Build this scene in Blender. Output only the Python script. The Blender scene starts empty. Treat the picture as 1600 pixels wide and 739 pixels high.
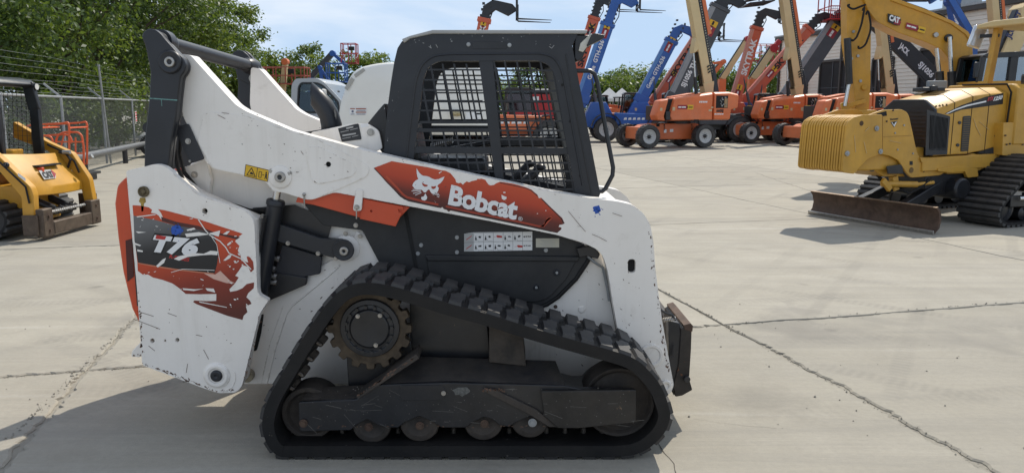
import bpy, bmesh, math, random
import numpy as np
from mathutils import Vector, Matrix
from mathutils.geometry import tessellate_polygon
random.seed(7); np.random.seed(7)
PI = math.pi
scene = bpy.context.scene
COL = scene.collection
# ------------------------------------------------------------------ camera
F = 1209.0; PITCH = math.radians(9.4); CAMH = 1.65
cam_d = bpy.data.cameras.new('camera'); cam = bpy.data.objects.new('camera', cam_d); COL.objects.link(cam)
cam_d.sensor_width = 36.0; cam_d.lens = F / 1600 * 36.0
cam.location = (0, 0, CAMH); cam.rotation_euler = (PI / 2 - PITCH, 0, 0)
cam_d.clip_start = 0.05; cam_d.clip_end = 6000
scene.camera = cam
# ------------------------------------------------------------------ light
SUN_EL = math.radians(50); SUN_AZ = math.radians(30)      # azimuth from +Y towards +X
world = bpy.data.worlds.new('World'); scene.world = world; world.use_nodes = True
wn = world.node_tree.nodes; wl = world.node_tree.links; wn.clear()
w_out = wn.new('ShaderNodeOutputWorld'); w_bg = wn.new('ShaderNodeBackground'); w_sky = wn.new('ShaderNodeTexSky')
w_sky.sky_type = 'NISHITA'; w_sky.sun_disc = False; w_sky.sun_elevation = SUN_EL; w_sky.sun_rotation = SUN_AZ
w_sky.air_density = 1.0; w_sky.dust_density = 0.6; w_sky.ozone_density = 1.6
w_bg.inputs['Strength'].default_value = 0.15
tc = wn.new('ShaderNodeTexCoord'); mp = wn.new('ShaderNodeMapping'); mp.inputs['Scale'].default_value = (1.0, 1.0, 3.2)
nz = wn.new('ShaderNodeTexNoise'); nz.inputs['Scale'].default_value = 2.3; nz.inputs['Detail'].default_value = 7; nz.inputs['Roughness'].default_value = 0.55
nz.inputs['Distortion'].default_value = 0.4
rp = wn.new('ShaderNodeValToRGB'); rp.color_ramp.elements[0].position = 0.43; rp.color_ramp.elements[1].position = 0.70
rp.color_ramp.elements[0].color = (0.0, 0.0, 0.0, 1); rp.color_ramp.elements[1].color = (0.9, 0.9, 0.9, 1)
mx = wn.new('ShaderNodeMix'); mx.data_type = 'RGBA'
wl.new(tc.outputs['Generated'], mp.inputs['Vector']); wl.new(mp.outputs['Vector'], nz.inputs['Vector'])
wl.new(nz.outputs['Fac'], rp.inputs['Fac']); wl.new(rp.outputs['Color'], mx.inputs['Factor'])
hs = wn.new('ShaderNodeHueSaturation'); hs.inputs['Saturation'].default_value = .80; wl.new(w_sky.outputs['Color'], hs.inputs['Color'])
tint = wn.new('ShaderNodeMix'); tint.data_type = 'RGBA'; tint.blend_type = 'MULTIPLY'; tint.inputs['Factor'].default_value = 1; tint.inputs['B'].default_value = (1.06, 1.0, .93, 1)
wl.new(hs.outputs['Color'], tint.inputs['A'])
# thin even haze veil: the glare near the sun and horizon is no brighter than the pale blue seen in the photograph
veil = wn.new('ShaderNodeMix'); veil.data_type = 'RGBA'; veil.blend_type = 'DARKEN'; veil.inputs['Factor'].default_value = 1; veil.inputs['B'].default_value = (2.25, 2.98, 3.95, 1)
wl.new(tint.outputs['Result'], veil.inputs['A']); wl.new(veil.outputs['Result'], mx.inputs['A']); mx.inputs['B'].default_value = (4.25, 4.35, 4.45, 1)
wl.new(mx.outputs['Result'], w_bg.inputs['Color']); wl.new(w_bg.outputs['Background'], w_out.inputs['Surface'])
sun_d = bpy.data.lights.new('sun', 'SUN'); sun = bpy.data.objects.new('sun', sun_d); COL.objects.link(sun)
sun_d.energy = 2.7; sun_d.angle = math.radians(0.53); sun_d.color = (1.0, 0.93, 0.82)
sd = Vector((math.sin(SUN_AZ) * math.cos(SUN_EL), math.cos(SUN_AZ) * math.cos(SUN_EL), math.sin(SUN_EL)))
sun.rotation_euler = sd.to_track_quat('Z', 'Y').to_euler(); sun.location = (20, 20, 30)
vs = scene.view_settings; vs.view_transform = 'Standard'; vs.look = 'None'; vs.gamma = 1.0; vs.use_curve_mapping = False
vs.exposure = 0.68
scene.cycles.use_denoising = True
scene.cycles.max_bounces = 6; scene.cycles.transparent_max_bounces = 12
# ------------------------------------------------------------------ pixel -> place
_c, _s = math.cos(PITCH), math.sin(PITCH)
def ray(u, v):
    x = (u - 800) / F; y = (369.5 - v) / F
    return Vector((x, _c + y * _s, -_s + y * _c))
def P(u, v, Y):
    d = ray(u, v); t = Y / d.y
    return Vector((d.x * t, Y, CAMH + d.z * t))
def G(u, v):
    d = ray(u, v); t = -CAMH / d.z
    return Vector((d.x * t, d.y * t, 0))
def RP(u, v, p0, n):
    d = ray(u, v); o = Vector((0, 0, CAMH)); n = Vector(n)
    return o + d * ((Vector(p0) - o).dot(n) / d.dot(n))
# ------------------------------------------------------------------ materials
def new_mat(name):
    m = bpy.data.materials.new(name); m.use_nodes = True
    nt = m.node_tree; nt.nodes.clear()
    o = nt.nodes.new('ShaderNodeOutputMaterial'); b = nt.nodes.new('ShaderNodeBsdfPrincipled')
    nt.links.new(b.outputs[0], o.inputs[0])
    return m, nt, b
def N(nt, t, **kw):
    n = nt.nodes.new(t)
    for k, v in kw.items():
        if k in n.inputs: n.inputs[k].default_value = v
        else: setattr(n, k, v)
    return n
def noise(nt, vec, scale, detail=5, rough=.6, dist=0):
    n = N(nt, 'ShaderNodeTexNoise', Scale=scale, Detail=detail, Roughness=rough, Distortion=dist)
    nt.links.new(vec, n.inputs['Vector']); return n.outputs['Fac']
def ramp(nt, fac, a, b, ca=(0, 0, 0, 1), cb=(1, 1, 1, 1)):
    r = nt.nodes.new('ShaderNodeValToRGB'); e = r.color_ramp.elements
    e[0].position = a; e[1].position = b; e[0].color = ca; e[1].color = cb
    nt.links.new(fac, r.inputs['Fac']); return r.outputs['Color']
def mixc(nt, fac, a, b, blend='MIX'):
    m = nt.nodes.new('ShaderNodeMix'); m.data_type = 'RGBA'; m.blend_type = blend
    for i, x in ((0, fac), (6, a), (7, b)):
        if hasattr(x, 'is_linked') or hasattr(x, 'links'): nt.links.new(x, m.inputs[i])
        else: m.inputs[i].default_value = x
    return m.outputs[2]
def math_n(nt, op, a, b=0.0):
    m = nt.nodes.new('ShaderNodeMath'); m.operation = op
    for i, x in ((0, a), (1, b)):
        if hasattr(x, 'links'): nt.links.new(x, m.inputs[i])
        else: m.inputs[i].default_value = x
    return m.outputs[0]
def c4(c): return (c[0], c[1], c[2], 1)
MATS = {}
def mat(name, col, rough=.5, metal=0., var=.12, vs=5., bump=0., bs=60., chips=None, dust=None, coat=0., spec=.5, streak=None, clump=.35, edge=None):
    """paint or plain surface: tone variation, roughness variation, optional chips (colour, threshold, scale) and dust (colour, amount)"""
    if name in MATS: return MATS[name]
    m, nt, b = new_mat(name)
    t = nt.nodes.new('ShaderNodeTexCoord').outputs['Object']
    n1 = noise(nt, t, vs, 6, .65)
    c = mixc(nt, ramp(nt, n1, .3, .72), c4([x * (1 - var) for x in col]), c4([min(1, x * (1 + var * .6)) for x in col]))
    if dust:
        n2 = noise(nt, t, vs * .45, 8, .72, .3)
        f = math_n(nt, 'MULTIPLY', ramp(nt, n2, .38, .75), dust[1])
        c = mixc(nt, f, c, c4(dust[0]))
    if edge:
        # paint rubbed thin along the corners of the plates
        bv = N(nt, 'ShaderNodeBevel', samples=4, Radius=.012); ge = nt.nodes.new('ShaderNodeNewGeometry'); dv = nt.nodes.new('ShaderNodeVectorMath'); dv.operation = 'DOT_PRODUCT'
        nt.links.new(bv.outputs[0], dv.inputs[0]); nt.links.new(ge.outputs['True Normal'], dv.inputs[1])
        em = math_n(nt, 'MULTIPLY', ramp(nt, dv.outputs['Value'], .80, .97, (1, 1, 1, 1), (0, 0, 0, 1)), ramp(nt, noise(nt, t, 24, 7, .7), .52, .60))
        c = mixc(nt, math_n(nt, 'MULTIPLY', em, edge[1]), c, c4(edge[0]))
    if streak:
        sm_ = N(nt, 'ShaderNodeMapping'); sm_.inputs['Scale'].default_value = (11, 11, .9); nt.links.new(t, sm_.inputs['Vector'])
        n6 = noise(nt, sm_.outputs[0], 1.0, 6, .7, .3); n7 = noise(nt, t, 1.3, 3)
        f = math_n(nt, 'MULTIPLY', math_n(nt, 'MULTIPLY', ramp(nt, n6, .50, .78), ramp(nt, n7, .35, .65)), streak[1]); c = mixc(nt, f, c, c4(streak[0]))
        n8 = noise(nt, t, 7.5, 8, .75, .5); c = mixc(nt, math_n(nt, 'MULTIPLY', ramp(nt, n8, .58, .70), streak[1] * .55), c, c4(streak[0]))
    if chips:
        n3 = noise(nt, t, chips[2], 6, .62, .2); n4 = noise(nt, t, chips[2] * .12, 3)
        s = math_n(nt, 'ADD', n3, math_n(nt, 'MULTIPLY', n4, clump))
        f = ramp(nt, s, chips[1], chips[1] + .012)
        c = mixc(nt, f, c, c4(chips[0]))
    nt.links.new(c, b.inputs['Base Color'])
    n5 = noise(nt, t, vs * 2.3, 5)
    nt.links.new(math_n(nt, 'ADD', math_n(nt, 'MULTIPLY', n5, .22), max(.02, rough - .11)), b.inputs['Roughness'])
    b.inputs['Metallic'].default_value = metal
    b.inputs['Specular IOR Level'].default_value = spec
    if coat: b.inputs['Coat Weight'].default_value = coat; b.inputs['Coat Roughness'].default_value = .12
    if bump:
        bp = N(nt, 'ShaderNodeBump', Strength=bump, Distance=.01)
        nt.links.new(noise(nt, t, bs, 6, .6), bp.inputs['Height']); nt.links.new(bp.outputs[0], b.inputs['Normal'])
    MATS[name] = m; return m
RUST = (.13, .05, .022)
WHITE = mat('white_paint', (.875, .83, .765), .34, var=.05, vs=2.2, chips=((.10, .06, .04), 1.085, 34), dust=((.58, .53, .44), .20), bump=.015, bs=14, streak=((.42, .36, .28), .38), clump=.66, edge=((.30, .24, .18), .8))
WHITE2 = mat('white_paint_clean', (.82, .785, .73), .4, var=.05, vs=3)
BLACKP = mat('black_satin_paint', (.015, .017, .022), .40, var=.3, vs=4, dust=((.13, .125, .12), .09), chips=((.16, .15, .14), .93, 60), bump=.02, bs=90)
BLACKF = mat('black_frame_paint', (.013, .0145, .018), .36, var=.4, vs=5, dust=((.13, .11, .09), .20), chips=((.17, .12, .08), .92, 42), bump=.05, bs=60)
PLASTIC = mat('black_plastic', (.017, .0175, .019), .52, var=.25, vs=6, dust=((.13, .125, .115), .18), bump=.04, bs=220)
RUBBER = mat('black_rubber', (.026, .026, .028), .62, var=.35, vs=5, dust=((.20, .18, .15), .36), bump=.08, bs=80)
RUBBER2 = mat('track_belt_rubber', (.0095, .0095, .010), .62, var=.3, vs=5, dust=((.10, .085, .07), .15), chips=((.11, .095, .08), .9, 26), spec=.28, bump=.08, bs=70)
DARK = mat('dark_recess', (.01, .01, .01), .8)
STEEL = mat('worn_steel', (.42, .40, .37), .38, .85, var=.3, vs=20, chips=(RUST, .86, 40))
CHROME = mat('bright_steel', (.62, .61, .59), .22, .95, var=.1)
RUSTY = mat('rusty_steel', (.085, .05, .035), .72, .2, var=.5, vs=9, dust=((.20, .14, .09), .4), bump=.12, bs=50)
DIRTSTEEL = mat('muddy_steel', (.042, .037, .033), .75, .2, var=.5, vs=9, dust=((.17, .13, .095), .42), bump=.15, bs=60)
SPROCK = mat('sprocket_steel', (.10, .075, .05), .6, .5, var=.5, vs=25, dust=((.05, .04, .03), .5), bump=.1, bs=60)
ORANGER = mat('bobcat_orange', (.62, .075, .022), .38, var=.12, vs=5, chips=((.05, .02, .015), .93, 40), dust=((.4, .2, .12), .12))
BLUEMARK = mat('blue_marker_paint', (.02, .09, .42), .6, var=.3, vs=40)
YELLOWL = mat('yellow_label', (.72, .43, .02), .5, var=.06)
INK = mat('black_print', (.012, .012, .012), .55)
WPRINT = mat('white_print', (.78, .78, .77), .5, var=.04)
GPRINT = mat('grey_print', (.42, .42, .41), .5, var=.1)
RPRINT = mat('red_print', (.5, .03, .025), .5)
CAT_Y = mat('yellow_machine_paint', (.58, .285, .018), .42, var=.2, vs=3, dust=((.42, .29, .13), .28), chips=((.10, .06, .03), 1.06, 26), streak=((.22, .13, .05), .34), clump=.66)
TR_Y = mat('trencher_yellow_paint', (.56, .30, .032), .44, var=.2, vs=2.5, dust=((.42, .29, .14), .26), chips=((.11, .07, .035), 1.05, 22), streak=((.20, .12, .05), .36), clump=.66)
JLG_O = mat('orange_lift_paint', (.72, .165, .045), .45, var=.16, vs=1.4, dust=((.55, .30, .2), .38), streak=((.36, .13, .06), .3), chips=((.08, .04, .03), 1.06, 9), clump=.66)
SKY_O = mat('faded_orange_boom_paint', (.58, .095, .035), .45, var=.14, vs=1.2, dust=((.55, .28, .2), .3))
CREAM = mat('cream_boom_paint', (.66, .50, .255), .5, var=.1, vs=1.2, dust=((.5, .42, .3), .25))
BLUE = mat('blue_machine_paint', (.018, .105, .40), .4, var=.15, vs=1.3, dust=((.15, .22, .4), .25))
GREYB = mat('charcoal_boom_paint', (.052, .058, .068), .42, var=.15, vs=1.3, dust=((.2, .2, .2), .2))
RED = mat('red_machine_paint', (.42, .018, .022), .4, var=.12, vs=1.5)
MAROON = mat('maroon_label', (.30, .02, .03), .5, var=.08)
RIMG = mat('grey_rim_paint', (.50, .50, .49), .5, var=.12, vs=8, dust=((.3, .26, .2), .3))
GALV = mat('galvanised_steel', (.36, .37, .37), .5, .55, var=.2, vs=8)
SILVER = mat('silver_car_paint', (.36, .365, .365), .3, .3, var=.05, coat=.5)
TANKW = mat('white_tank_shell', (.78, .765, .71), .42, var=.06, vs=1.6, dust=((.6, .55, .45), .2))
def glass_mat(name, tint, refl=.03):
    m, nt, b = new_mat(name); nt.nodes.remove(b)
    o = nt.nodes['Material Output']
    g = N(nt, 'ShaderNodeBsdfGlossy', Roughness=.03); g.inputs['Color'].default_value = (.9, .95, 1, 1)
    t = nt.nodes.new('ShaderNodeBsdfTransparent'); t.inputs['Color'].default_value = c4(tint)
    lw = N(nt, 'ShaderNodeLayerWeight', Blend=.35)
    x = nt.nodes.new('ShaderNodeMixShader')
    nt.links.new(math_n(nt, 'ADD', math_n(nt, 'MULTIPLY', lw.outputs['Fresnel'], .45), refl), x.inputs[0])
    nt.links.new(t.outputs[0], x.inputs[1]); nt.links.new(g.outputs[0], x.inputs[2]); nt.links.new(x.outputs[0], o.inputs[0])
    return m
GLASS = glass_mat('tinted_glass', (.55, .62, .62))
GLASSR = glass_mat('reflective_cab_glass', (.42, .50, .50), refl=.24)
GLASSD = glass_mat('dark_tinted_glass', (.25, .32, .33))
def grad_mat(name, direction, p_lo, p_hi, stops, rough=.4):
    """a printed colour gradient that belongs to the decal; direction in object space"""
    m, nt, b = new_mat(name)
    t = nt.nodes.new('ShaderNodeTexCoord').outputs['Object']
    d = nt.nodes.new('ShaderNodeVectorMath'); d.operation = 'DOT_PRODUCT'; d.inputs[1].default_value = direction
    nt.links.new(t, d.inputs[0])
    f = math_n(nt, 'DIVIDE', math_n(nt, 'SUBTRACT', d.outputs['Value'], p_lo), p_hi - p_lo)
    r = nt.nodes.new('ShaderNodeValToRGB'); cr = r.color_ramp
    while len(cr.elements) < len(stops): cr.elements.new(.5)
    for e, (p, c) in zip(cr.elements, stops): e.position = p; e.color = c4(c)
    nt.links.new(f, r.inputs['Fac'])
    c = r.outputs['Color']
    n3 = noise(nt, t, 36, 6, .6, .2); n4 = noise(nt, t, 5, 3)
    s = math_n(nt, 'ADD', n3, math_n(nt, 'MULTIPLY', n4, .4))
    c = mixc(nt, ramp(nt, s, .925, .935), c, (.76, .76, .745, 1))
    nt.links.new(c, b.inputs['Base Color']); b.inputs['Roughness'].default_value = rough
    return m
# ------------------------------------------------------------------ objects
ORG = {}
def tag(o, label=None, cat=None, group=None, kind=None):
    if label: o['label'] = label
    if cat: o['category'] = cat
    if group: o['group'] = group
    if kind: o['kind'] = kind
    return o
def thing(name, label, cat, loc=(0, 0, 0), group=None):
    o = bpy.data.objects.new(name, None); COL.objects.link(o); o.location = loc
    o.empty_display_size = .2
    ORG[o.name] = Vector(loc)
    return tag(o, label, cat, group)
def children(o): return [c for c in bpy.data.objects if c.parent == o]
def link(o, parent=None):
    COL.objects.link(o)
    while parent is not None and parent.parent is not None and parent.parent.parent is not None: parent = parent.parent
    if parent is not None: o.parent = parent; ORG[o.name] = ORG.get(parent.name, Vector())
    else: ORG[o.name] = Vector()
    return o
def rnd(pts, r=0, n=4):
    """round the corners of a 2d polygon; a point may carry its own radius as third value"""
    out = []; L = len(pts)
    for i in range(L):
        p = Vector(pts[i][:2]); rr = pts[i][2] if len(pts[i]) > 2 else r
        a = Vector(pts[i - 1][:2]) - p; b = Vector(pts[(i + 1) % L][:2]) - p
        la, lb = a.length, b.length
        if rr <= 0 or la < 1e-6 or lb < 1e-6: out.append((p.x, p.y)); continue
        k = min(rr, la * .45, lb * .45); p0 = p + a / la * k; p1 = p + b / lb * k
        for j in range(n + 1):
            t = j / n; q = p0 * (1 - t) ** 2 + p * 2 * t * (1 - t) + p1 * t * t
            out.append((q.x, q.y))
    return out
def circ(cx, cy, r, n=20, ry=None, a0=0):
    ry = ry or r
    return [(cx + r * math.cos(a0 + 2 * PI * i / n), cy + ry * math.sin(a0 + 2 * PI * i / n)) for i in range(n)]
SPLIT = set('cab_post coupler_cheek boom_bracket boom_collar hole_shade link_spacer tube_collar canopy_post track_wheel chassis_rail hydraulic_hose track_frame push_arm weight_bolt control_lever lynch_pin hose_fitting coupler_lever rear_post headlight leg foot guard_bar downspout hose_clamp bucket_link joystick tow_hook boom blade_bracket foot rubber_bump weld_bead coupler_spring door_frame coupler_handle lock_chain small_label fork interior cab_tub belly_guard intake_cap mirror_arm brass_valve trailer_frame operator_seat cab_seat seat door_hinge side_window dark_slot'.split())
PIECES = set('peeled_patch hub_bolt bay_fitting track_link guard_mesh side_mesh blue_mark scratch mesh_panel boom_hose grille_bar vent_slat scuff white_print guide_lug rust_speck'.split())
def fill_holes(loops):
    bm = bmesh.new(); es = []; idx = {}; k = 0
    for l in loops:
        vs_ = [bm.verts.new(p) for p in l]
        for v in vs_: idx[v] = k; k += 1
        es += [bm.edges.new((vs_[i], vs_[(i + 1) % len(vs_)])) for i in range(len(vs_))]
    bmesh.ops.triangle_fill(bm, use_beauty=True, use_dissolve=False, edges=es)
    out = [tuple(idx[v] for v in f.verts) for f in bm.faces]; bm.free()
    return out
class MB:
    def __init__(s): s.v = []; s.f = []; s.m = []; s.g = []
    def add(s, vs_, fs, mi=0):
        s.g.append((len(s.v), len(s.f))); o = len(s.v); s.v.extend([tuple(x) for x in vs_]); s.f.extend([tuple(i + o for i in f) for f in fs]); s.m.extend([mi] * len(fs)); return s
    def box(s, c, size, rot=None, mi=0):
        hx, hy, hz = size[0] / 2, size[1] / 2, size[2] / 2
        vs_ = [Vector((x * hx, y * hy, z * hz)) for x in (-1, 1) for y in (-1, 1) for z in (-1, 1)]
        if rot is not None: vs_ = [rot @ q for q in vs_]
        c = Vector(c)
        return s.add([q + c for q in vs_], [(0, 1, 3, 2), (4, 6, 7, 5), (0, 4, 5, 1), (2, 3, 7, 6), (0, 2, 6, 4), (1, 5, 7, 3)], mi)
    def bar(s, p0, p1, w, h, up=(0, 0, 1), mi=0, w1=None, h1=None):
        """box beam from p0 to p1; w across, h along up; may taper"""
        p0, p1 = Vector(p0), Vector(p1); d = (p1 - p0).normalized(); up = Vector(up)
        side = d.cross(up)
        if side.length < 1e-5: side = d.cross(Vector((1, 0, 0)))
        side.normalize(); upn = side.cross(d).normalized()
        w1 = w if w1 is None else w1; h1 = h if h1 is None else h1
        vs_ = []
        for p, ww, hh in ((p0, w, h), (p1, w1, h1)):
            for a, b in ((-1, -1), (1, -1), (1, 1), (-1, 1)): vs_.append(p + side * a * ww / 2 + upn * b * hh / 2)
        return s.add(vs_, [(3, 2, 1, 0), (4, 5, 6, 7), (0, 1, 5, 4), (1, 2, 6, 5), (2, 3, 7, 6), (3, 0, 4, 7)], mi)
    def cyl(s, p0, p1, r0, r1=None, n=14, mi=0, cap=True):
        p0, p1 = Vector(p0), Vector(p1); r1 = r0 if r1 is None else r1
        d = (p1 - p0).normalized(); a = d.orthogonal().normalized(); b = d.cross(a)
        vs_ = []
        for p, r in ((p0, r0), (p1, r1)):
            for i in range(n):
                t = 2 * PI * i / n; vs_.append(p + (a * math.cos(t) + b * math.sin(t)) * r)
        fs = [(i, (i + 1) % n, n + (i + 1) % n, n + i) for i in range(n)]
        if cap: fs += [tuple(range(n - 1, -1, -1)), tuple(range(n, 2 * n))]
        return s.add(vs_, fs, mi)
    def tube(s, path, r, n=8, mi=0, closed=False, radii=None, cap=True):
        path = [Vector(p) for p in path]; L = len(path); vs_ = []; prev = None
        for i, p in enumerate(path):
            if closed: d = path[(i + 1) % L] - path[i - 1]
            else: d = path[min(i + 1, L - 1)] - path[max(i - 1, 0)]
            d.normalize()
            if prev is None: a = d.orthogonal().normalized()
            else:
                a = prev - d * prev.dot(d); a = a.normalized() if a.length > 1e-6 else d.orthogonal().normalized()
            prev = a; b = d.cross(a); rr = radii[i] if radii else r
            for j in range(n):
                t = 2 * PI * j / n; vs_.append(p + (a * math.cos(t) + b * math.sin(t)) * rr)
        fs = []
        for i in range(L if closed else L - 1):
            for j in range(n):
                k = (i + 1) % L
                fs.append((i * n + j, i * n + (j + 1) % n, k * n + (j + 1) % n, k * n + j))
        if not closed and cap: fs += [tuple(range(n - 1, -1, -1)), tuple(range((L - 1) * n, L * n))]
        return s.add(vs_, fs, mi)
    def lathe(s, prof, o, axis=(0, 1, 0), n=28, mi=0, caps=True):
        """prof: (radius, height along axis)"""
        o = Vector(o); ax = Vector(axis).normalized(); a = ax.orthogonal().normalized(); b = ax.cross(a); vs_ = []
        for r, h in prof:
            for i in range(n):
                t = 2 * PI * i / n; vs_.append(o + ax * h + (a * math.cos(t) + b * math.sin(t)) * r)
        fs = []
        for k in range(len(prof) - 1):
            for i in range(n): fs.append((k * n + i, k * n + (i + 1) % n, (k + 1) * n + (i + 1) % n, (k + 1) * n + i))
        if caps and prof[0][0] > 1e-4: fs.append(tuple(range(n - 1, -1, -1)))
        if caps and prof[-1][0] > 1e-4: fs.append(tuple(range((len(prof) - 1) * n, len(prof) * n)))
        return s.add(vs_, fs, mi)
    def solid(s, outer, ext, holes=(), mi=0):
        """planar polygon (3d points) pushed along vector ext; holes are further 3d loops"""
        loops = [[Vector(p) for p in outer]] + [[Vector(p) for p in h] for h in holes]
        ext = Vector(ext); flat = [p for l in loops for p in l]; n = len(flat)
        vs_ = flat + [p + ext for p in flat]; fs = []
        if holes:
            tr = fill_holes(loops)
            fs += [tuple(t) for t in tr]; fs += [tuple(i + n for i in reversed(t)) for t in tr]
        else:
            fs += [tuple(range(n)), tuple(range(2 * n - 1, n - 1, -1))]
        o = 0
        for l in loops:
            k = len(l)
            for i in range(k): a, b = o + i, o + (i + 1) % k; fs.append((a, a + n, b + n, b))
            o += k
        return s.add(vs_, fs, mi)
    def sheet(s, pts, mi=0): return s.add(pts, [tuple(range(len(pts)))], mi)
    def plate(s, pts, Y0, Y1, holes=(), r=0, mi=0, Yr=None):
        """outline in photo pixels read on the vertical plane Yr, then a real plate from Y0 to Y1"""
        Yr = Y0 if Yr is None else Yr
        def m3(l):
            o = []
            for p in l:
                q = P(p[0], p[1], Yr); o.append(Vector((q.x, Y0, q.z)))
            return o
        return s.solid(m3(rnd(pts, r)), (0, Y1 - Y0, 0), [m3(h) for h in holes], mi)
    def sphere(s, c, r, n=10, mi=0, sc=(1, 1, 1)):
        c = Vector(c); vs_ = []; m = n // 2 + 1
        for k in range(m + 1):
            t = PI * k / m
            for i in range(n):
                a = 2 * PI * i / n
                vs_.append(c + Vector((math.sin(t) * math.cos(a) * r * sc[0], math.sin(t) * math.sin(a) * r * sc[1], math.cos(t) * r * sc[2])))
        fs = [(k * n + i, k * n + (i + 1) % n, (k + 1) * n + (i + 1) % n, (k + 1) * n + i) for k in range(m) for i in range(n)]
        return s.add(vs_, fs, mi)
    def mesh(s, name, mats, org=Vector((0, 0, 0)), smooth=35, fix=True):
        me = bpy.data.meshes.new(name)
        me.from_pydata([(x[0] - org[0], x[1] - org[1], x[2] - org[2]) for x in s.v], [], s.f)
        for m in (mats if isinstance(mats, (list, tuple)) else [mats]): me.materials.append(m)
        if any(s.m): me.polygons.foreach_set('material_index', s.m)
        if fix:
            bm = bmesh.new(); bm.from_mesh(me); bmesh.ops.remove_doubles(bm, verts=bm.verts, dist=1e-6)
            bmesh.ops.recalc_face_normals(bm, faces=bm.faces); bm.to_mesh(me); bm.free()
        if smooth:
            me.polygons.foreach_set('use_smooth', [True] * len(me.polygons)); me.set_sharp_from_angle(angle=math.radians(smooth))
        me.update(); return me
    def build(s, name, mats, parent=None, bevel=0, smooth=35, fix=True, label=None, seg=2):
        if name in SPLIT and len(s.g) > 1:
            out = []; ends = s.g[1:] + [(len(s.v), len(s.f))]
            for (v0, f0), (v1, f1) in zip(s.g, ends):
                q = MB(); q.add(s.v[v0:v1], [tuple(i - v0 for i in f) for f in s.f[f0:f1]]); out.append(q.build(name, mats, parent, bevel, smooth, fix, label, seg))
            return out[0]
        org = ORG.get(parent.name, Vector()) if parent is not None else Vector()
        o = bpy.data.objects.new(name, s.mesh(name, mats, org, smooth, fix)); link(o, parent)
        if bevel:
            b = o.modifiers.new('bevel', 'BEVEL'); b.width = bevel; b.segments = seg; b.limit_method = 'ANGLE'; b.angle_limit = math.radians(32)
            b.use_clamp_overlap = True
        if label: o['label'] = label
        if name in PIECES: o['kind'] = 'stuff'
        return o
def inst(name, me, parent, M4, label=None):
    o = bpy.data.objects.new(name, me); link(o, parent); M4 = M4.copy()
    M4.translation = M4.translation - ORG.get(parent.name, Vector()) if parent is not None else M4.translation
    o.matrix_local = M4
    if label: o['label'] = label
    return o
def copy_tree(o, parent=None):
    c = o.copy(); COL.objects.link(c)
    if parent is not None: c.parent = parent
    for ch in list(o.children): copy_tree(ch, c)
    return c
_tc = {}
def text2d(s, bold=.03, shear=0.0, spacing=1.0):
    """letter shapes as flat triangles, x 0..1 over the width, y 0..1 over the cap height, aspect"""
    k = (s, bold, shear, spacing)
    if k in _tc: return _tc[k]
    cu = bpy.data.curves.new('lettering', 'FONT'); cu.body = s; cu.offset = bold; cu.shear = shear; cu.space_character = spacing; cu.resolution_u = 3
    cu.fill_mode = 'FRONT'
    ob = bpy.data.objects.new('lettering', cu); COL.objects.link(ob)
    me = bpy.data.meshes.new_from_object(ob.evaluated_get(bpy.context.evaluated_depsgraph_get()))
    vs_ = [v.co.copy() for v in me.vertices]; fs = [tuple(p.vertices) for p in me.polygons]
    bpy.data.objects.remove(ob); bpy.data.curves.remove(cu); bpy.data.meshes.remove(me)
    x0 = min(v.x for v in vs_); x1 = max(v.x for v in vs_); H = .729
    _tc[k] = ([((v.x - x0) / (x1 - x0), v.y / H) for v in vs_], fs, (x1 - x0) / H); return _tc[k]
def text3(mb, s, o, dx, dy, mi=0, **kw):
    """lettering from corner o along vector dx (whole width) with cap-height vector dy"""
    vs_, fs, a = text2d(s, **kw); o, dx, dy = Vector(o), Vector(dx), Vector(dy)
    return mb.add([o + dx * x + dy * y for x, y in vs_], fs, mi)
def text_len(mb, s, o, dirx, diry, h, mi=0, **kw):
    vs_, fs, a = text2d(s, **kw)
    return text3(mb, s, o, Vector(dirx) * h * a, Vector(diry) * h, mi, **kw)
def text_px(mb, s, p0, p1, up, Y, mi=0, **kw):
    """lettering whose baseline runs between two photo pixels on plane Y"""
    vs_, fs, a = text2d(s, **kw)
    pts = [P(p0[0] + (p1[0] - p0[0]) * x + up[0] * y, p0[1] + (p1[1] - p0[1]) * x + up[1] * y, Y) for x, y in vs_]
    return mb.add(pts, fs, mi)
def blob(cx, cy, r, n=14, jag=.35, sx=1, sy=1, ang=0):
    out = []
    ca, sa = math.cos(ang), math.sin(ang)
    for i in range(n):
        t = 2 * PI * i / n; q = r * (1 + random.uniform(-jag, jag)); x, y = q * sx * math.cos(t), q * sy * math.sin(t)
        out.append((cx + x * ca - y * sa, cy + x * sa + y * ca))
    return out
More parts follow.
